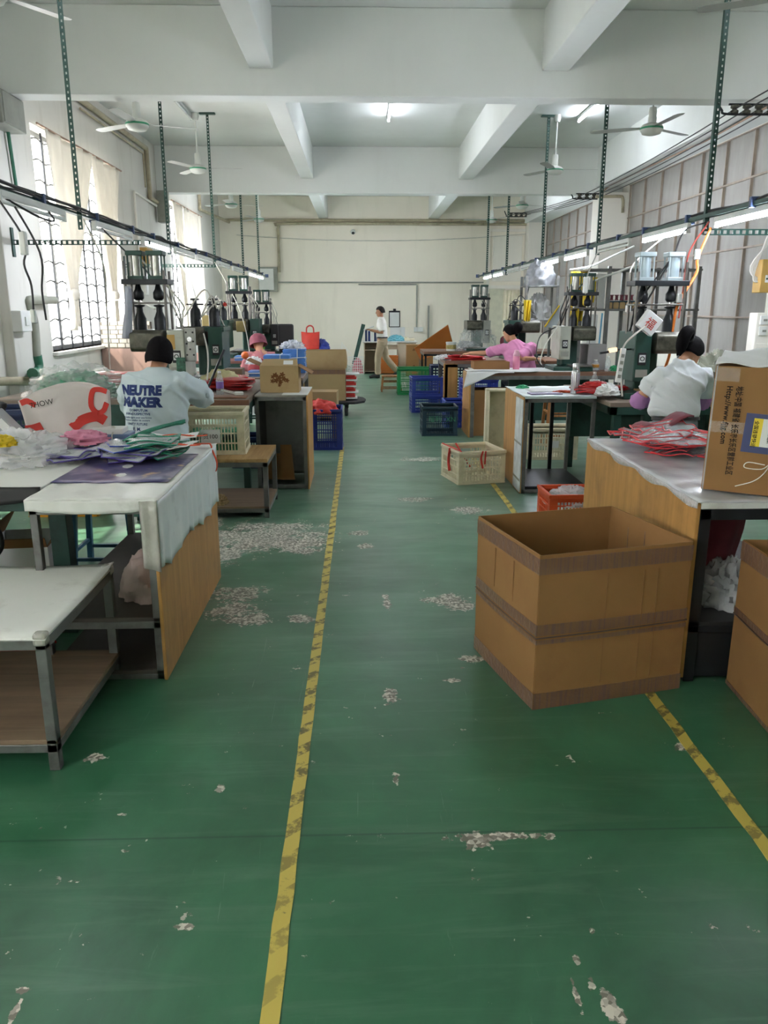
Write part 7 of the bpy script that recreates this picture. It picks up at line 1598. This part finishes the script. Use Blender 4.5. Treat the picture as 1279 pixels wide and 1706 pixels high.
for s_ in (-1, 1): mb.bar((s_*0.04, 0, 0), (s_*0.13, 0, 0.2), 0.03); mb.bar((s_*0.04, 0.12, 0), (s_*0.13, 0.12, 0.2), 0.03)
mb.box(-0.1, 0.1, 0, 0.12, 0.0, 0.06); mb.build('cradle', m_stoolwood, t)
heap('lime_cloth', 'small lime green cloth on the far right table', 'cloth', (3.56, 16.55, 0.82), 0.09, 0.08, 0.08, pm('lime_cloth', '#7fa03c', 0.7), 37)
t = thing('leaning_board', 'dark green framed board leaning by the desk', 'board', (0.0, 20.9, 0)); mb = MB(t); mb.bar((-0.18, 20.85, 0.25), (0.08, 21.0, 1.27), 0.1, 0.02, (0,1,0)); mb.build('board', m_dkgreen_steel, t); MB(t).bar((-0.16, 20.95, 0.0), (-0.1, 20.9, 0.3), 0.03).build('foot', m_dkgreen_steel, t)
t = thing('blue_folder_stack', 'dark blue and white folders standing on the left end of the desk', 'folder', (0.3, 21.2, 0.83))
for k, (x, m) in enumerate(((0.12, m_navycr), (0.2, m_navy), (0.28, m_white), (0.36, m_navycr), (0.43, m_navy))): MB(t).box(x, x+0.06, 21.1, 21.35, 0.83, 1.12-0.03*(k % 2)).build('folder', m, t, bevel=0.004)
heap('teal_bag', 'pale teal plastic bag on the desk behind the man', 'bag', (0.95, 21.3, 0.83), 0.22, 0.16, 0.14, m_tealcloth, 38)
t = thing('desk_phone', 'cream telephone on the right end of the desk', 'telephone', (1.3, 21.3, 0.83)); MB().prism([(-0.14, -0.1), (0.14, -0.1), (0.14, 0.1), (-0.14, 0.1)], 0, 0.08).build('body', m_cream, t, bevel=0.02); MB().box(-0.13, -0.05, -0.1, 0.1, 0.08, 0.12).build('handset', m_cream, t, bevel=0.02)
mb = MB(); [mb.box(0.0+0.04*i, 0.03+0.04*i, -0.06+0.04*j, -0.03+0.04*j, 0.08, 0.086) for i in range(3) for j in range(3)]; mb.build('keypad', m_greybox, t)
t = thing('paper_sheet', 'white sheet pinned on the far wall above the desk', 'paper', (1.1, YF-0.01, 0.85)); MB(t).box(0.9, 1.35, YF-0.008, YF-0.003, 0.8, 1.12).build('sheet', m_paper, t)
t = thing('slatted_box', 'orange wooden slatted box standing under the desk', 'box', (0.75, 20.75, 0))
for k in range(8): MB(t).box(0.5, 0.98, 20.7, 20.715, 0.03+k*0.055, 0.075+k*0.055).build('slat', m_orangeboard, t)
mb = MB(t); mb.box(0.5, 0.53, 20.715, 20.95, 0, 0.48); mb.box(0.95, 0.98, 20.715, 20.95, 0, 0.48); mb.box(0.5, 0.98, 20.93, 20.95, 0, 0.48); mb.build('frame', m_orangeboard, t)
t = thing('wire_basket', 'white wire basket on the floor left of the desk', 'basket', (-0.13, 20.8, 0)); mb = MB()
for k in range(7):
    z = 0.02+k*0.07; mb.tube([(-0.2, -0.15, z), (0.2, -0.15, z), (0.2, 0.15, z), (-0.2, 0.15, z)], 0.006, 4, True)
for k in range(9): x = -0.2+0.05*k; mb.tube([(x, -0.15, 0.0), (x, -0.15, 0.45)], 0.005, 4); mb.tube([(x, 0.15, 0.0), (x, 0.15, 0.45)], 0.005, 4)
for s_ in (-1, 1):
    for k in range(5): mb.tube([(s_*0.2, -0.13+0.06*k, 0), (s_*0.2, -0.13+0.06*k, 0.45)], 0.005, 4)
mb.build('wires', m_white, t, True); t2 = heap('pink_package', 'pink and white package inside the wire basket', 'package', (-0.08, 20.8, 0.02), 0.12, 0.1, 0.34, pm('pink_pack', '#c4707a', 0.6, 0, 0.3, 12), 39)
t = thing('easel_frame', 'thin leaning white frame left of the desk', 'frame', (-0.35, 21.5, 0)); mb = MB(t); mb.bar((-0.55, 21.5, 0.0), (-0.5, 21.55, 0.8), 0.03); mb.bar((-0.5, 21.5, 0.75), (-0.05, 21.5, 0.25), 0.03); mb.bar((-0.55, 21.5, 0.35), (-0.1, 21.5, 0.05), 0.03); mb.build('frame', m_wall, t)
# tiled panel beside the left window and red board under it
t = thing('tiled_panel', 'white tiled low partition standing below the left window beside the tall press', 'partition', (-3.68, 12.7, 0))
MB(t).box(-4.08, -3.3, 12.7, 12.8, 0, 1.48).build('backing', pm('dark_joint', '#5d574c', 0.8), t)
tile_me = MB().box(-0.056, 0.056, -0.006, 0, -0.029, 0.029).mesh('tile', m_tile)
k = 0
for j in range(6):
    for i in range(6):
        x = -4.02+0.125*i+(0.03 if j % 2 else 0)
        if x > -3.33: continue
        o = bpy.data.objects.new('tile', tile_me); COL.objects.link(o); o.parent = t; o.location = (x-t.location.x, -0.001, 1.12+0.068*j)
MB(t).box(-4.08, -3.3, 12.68, 12.7, 0.5, 1.07).build('red_board', m_redboard, t)
heap('grey_bundle', 'grey green cloth bundle on the machine table behind the printed carton', 'bundle', (3.6, 7.9, 0.886), 0.3, 0.25, 0.33, pm('moss_cloth', '#77796a', 0.8, 0, 0.3, 10), 40)
t = thing('tall_cabinet', 'tall white cabinet with switch plates under the ochre fuse box', 'cabinet', (4.95, 9.1, 0)); MB(t).box(4.5, 5.35, 9.0, 9.19, 0, 1.64).build('body', m_wall, t, bevel=0.01); MB(t).box(4.52, 5.33, 8.992, 9.0, 0.05, 1.3).build('door', m_wall, t, bevel=0.004)

# ---------------------------------------------------------------- curtains on the left windows
def curtain(label, y0, y1, yk, zk, ztail, x=LX+0.06, seed=0, tied=True, ztop=3.9):
    t = thing('curtain', label, 'curtain', (x, (y0+y1)/2, ztop), 0, 'cream curtains')
    rnd = random.Random(seed); ph = rnd.uniform(0, 6); zb = zk if tied else ztail
    def f(u, v):
        z = ztop+(zb-ztop)*v; e = 0.0 if not tied else (v**1.1)*0.94
        ya = y0+(yk-0.06-y0)*e; yb = y1+(yk+0.06-y1)*e
        y = ya+(yb-ya)*u; amp = 0.025+0.03*v
        return (x+0.03+amp*math.sin(u*(26 if tied else 40)+ph)*(1-0.3*e)+0.06*v*math.sin(PI*u), y, z+0.015*math.sin(u*9)*(1-v))
    MB(t).grid(f, 70, 30).build('drape', m_curtain, t, True, solid=0.003)
    if tied:
        mb = MB(t); mb.sphere((x+0.08, yk, zk-0.02), 0.085, 0.1, 0.09, 14, 9); mb.build('knot', m_curtain, t, True)
        def g(u, v): return (x+0.06+0.05*math.sin(u*14+v*2), yk-0.05-0.09*v+(0.13+0.12*v)*u, zk-0.06+(ztail-zk)*v-0.03*math.sin(u*5)*v)
        MB(t).grid(g, 20, 10).build('tail', m_curtain, t, True, solid=0.003)
    return t
rod_ = lambda a, b, lb: run('curtain_rod', lb, 'rod', [(LX+0.09, a, 3.92), (LX+0.09, b, 3.92)], 0.014, m_rust, 8)
rod_(10.75, 14.3, 'thin curtain rod over the nearer left window'); rod_(17.9, 21.2, 'thin curtain rod over the farther left window'); rod_(2.9, 7.0, 'curtain rod over the left window nearest the camera')
k1 = AX(118, 488, LX+0.1)
curtain('big cream curtain knotted in the middle at the nearer left window', 10.95, 12.75, k1.y, k1.z, k1.z-0.42, seed=1)
k2 = AX(186, 490, LX+0.1)
curtain('cream curtain swept aside at the right end of the nearer left window', 12.8, 14.15, k2.y, k2.z, k2.z-0.5, seed=2)
curtain('cream curtain at the left end of the farther left window', 17.95, 18.9, 18.5, 1.7, 1.2, seed=3)
curtain('long cream curtain hanging straight at the farther left window', 18.95, 21.0, 20, 1.2, 1.2, seed=4, tied=False)
curtain('added unseen cream curtain narrowing the sun through the left window nearest the camera', 2.85, 4.95, 4, 1.2, 1.2, seed=5, tied=False)  # pair added out of view so only a narrow sun strip reaches the floor
curtain('added unseen cream curtain at the far end of the left window nearest the camera', 5.4, 7.0, 6, 1.2, 1.2, seed=6, tied=False)
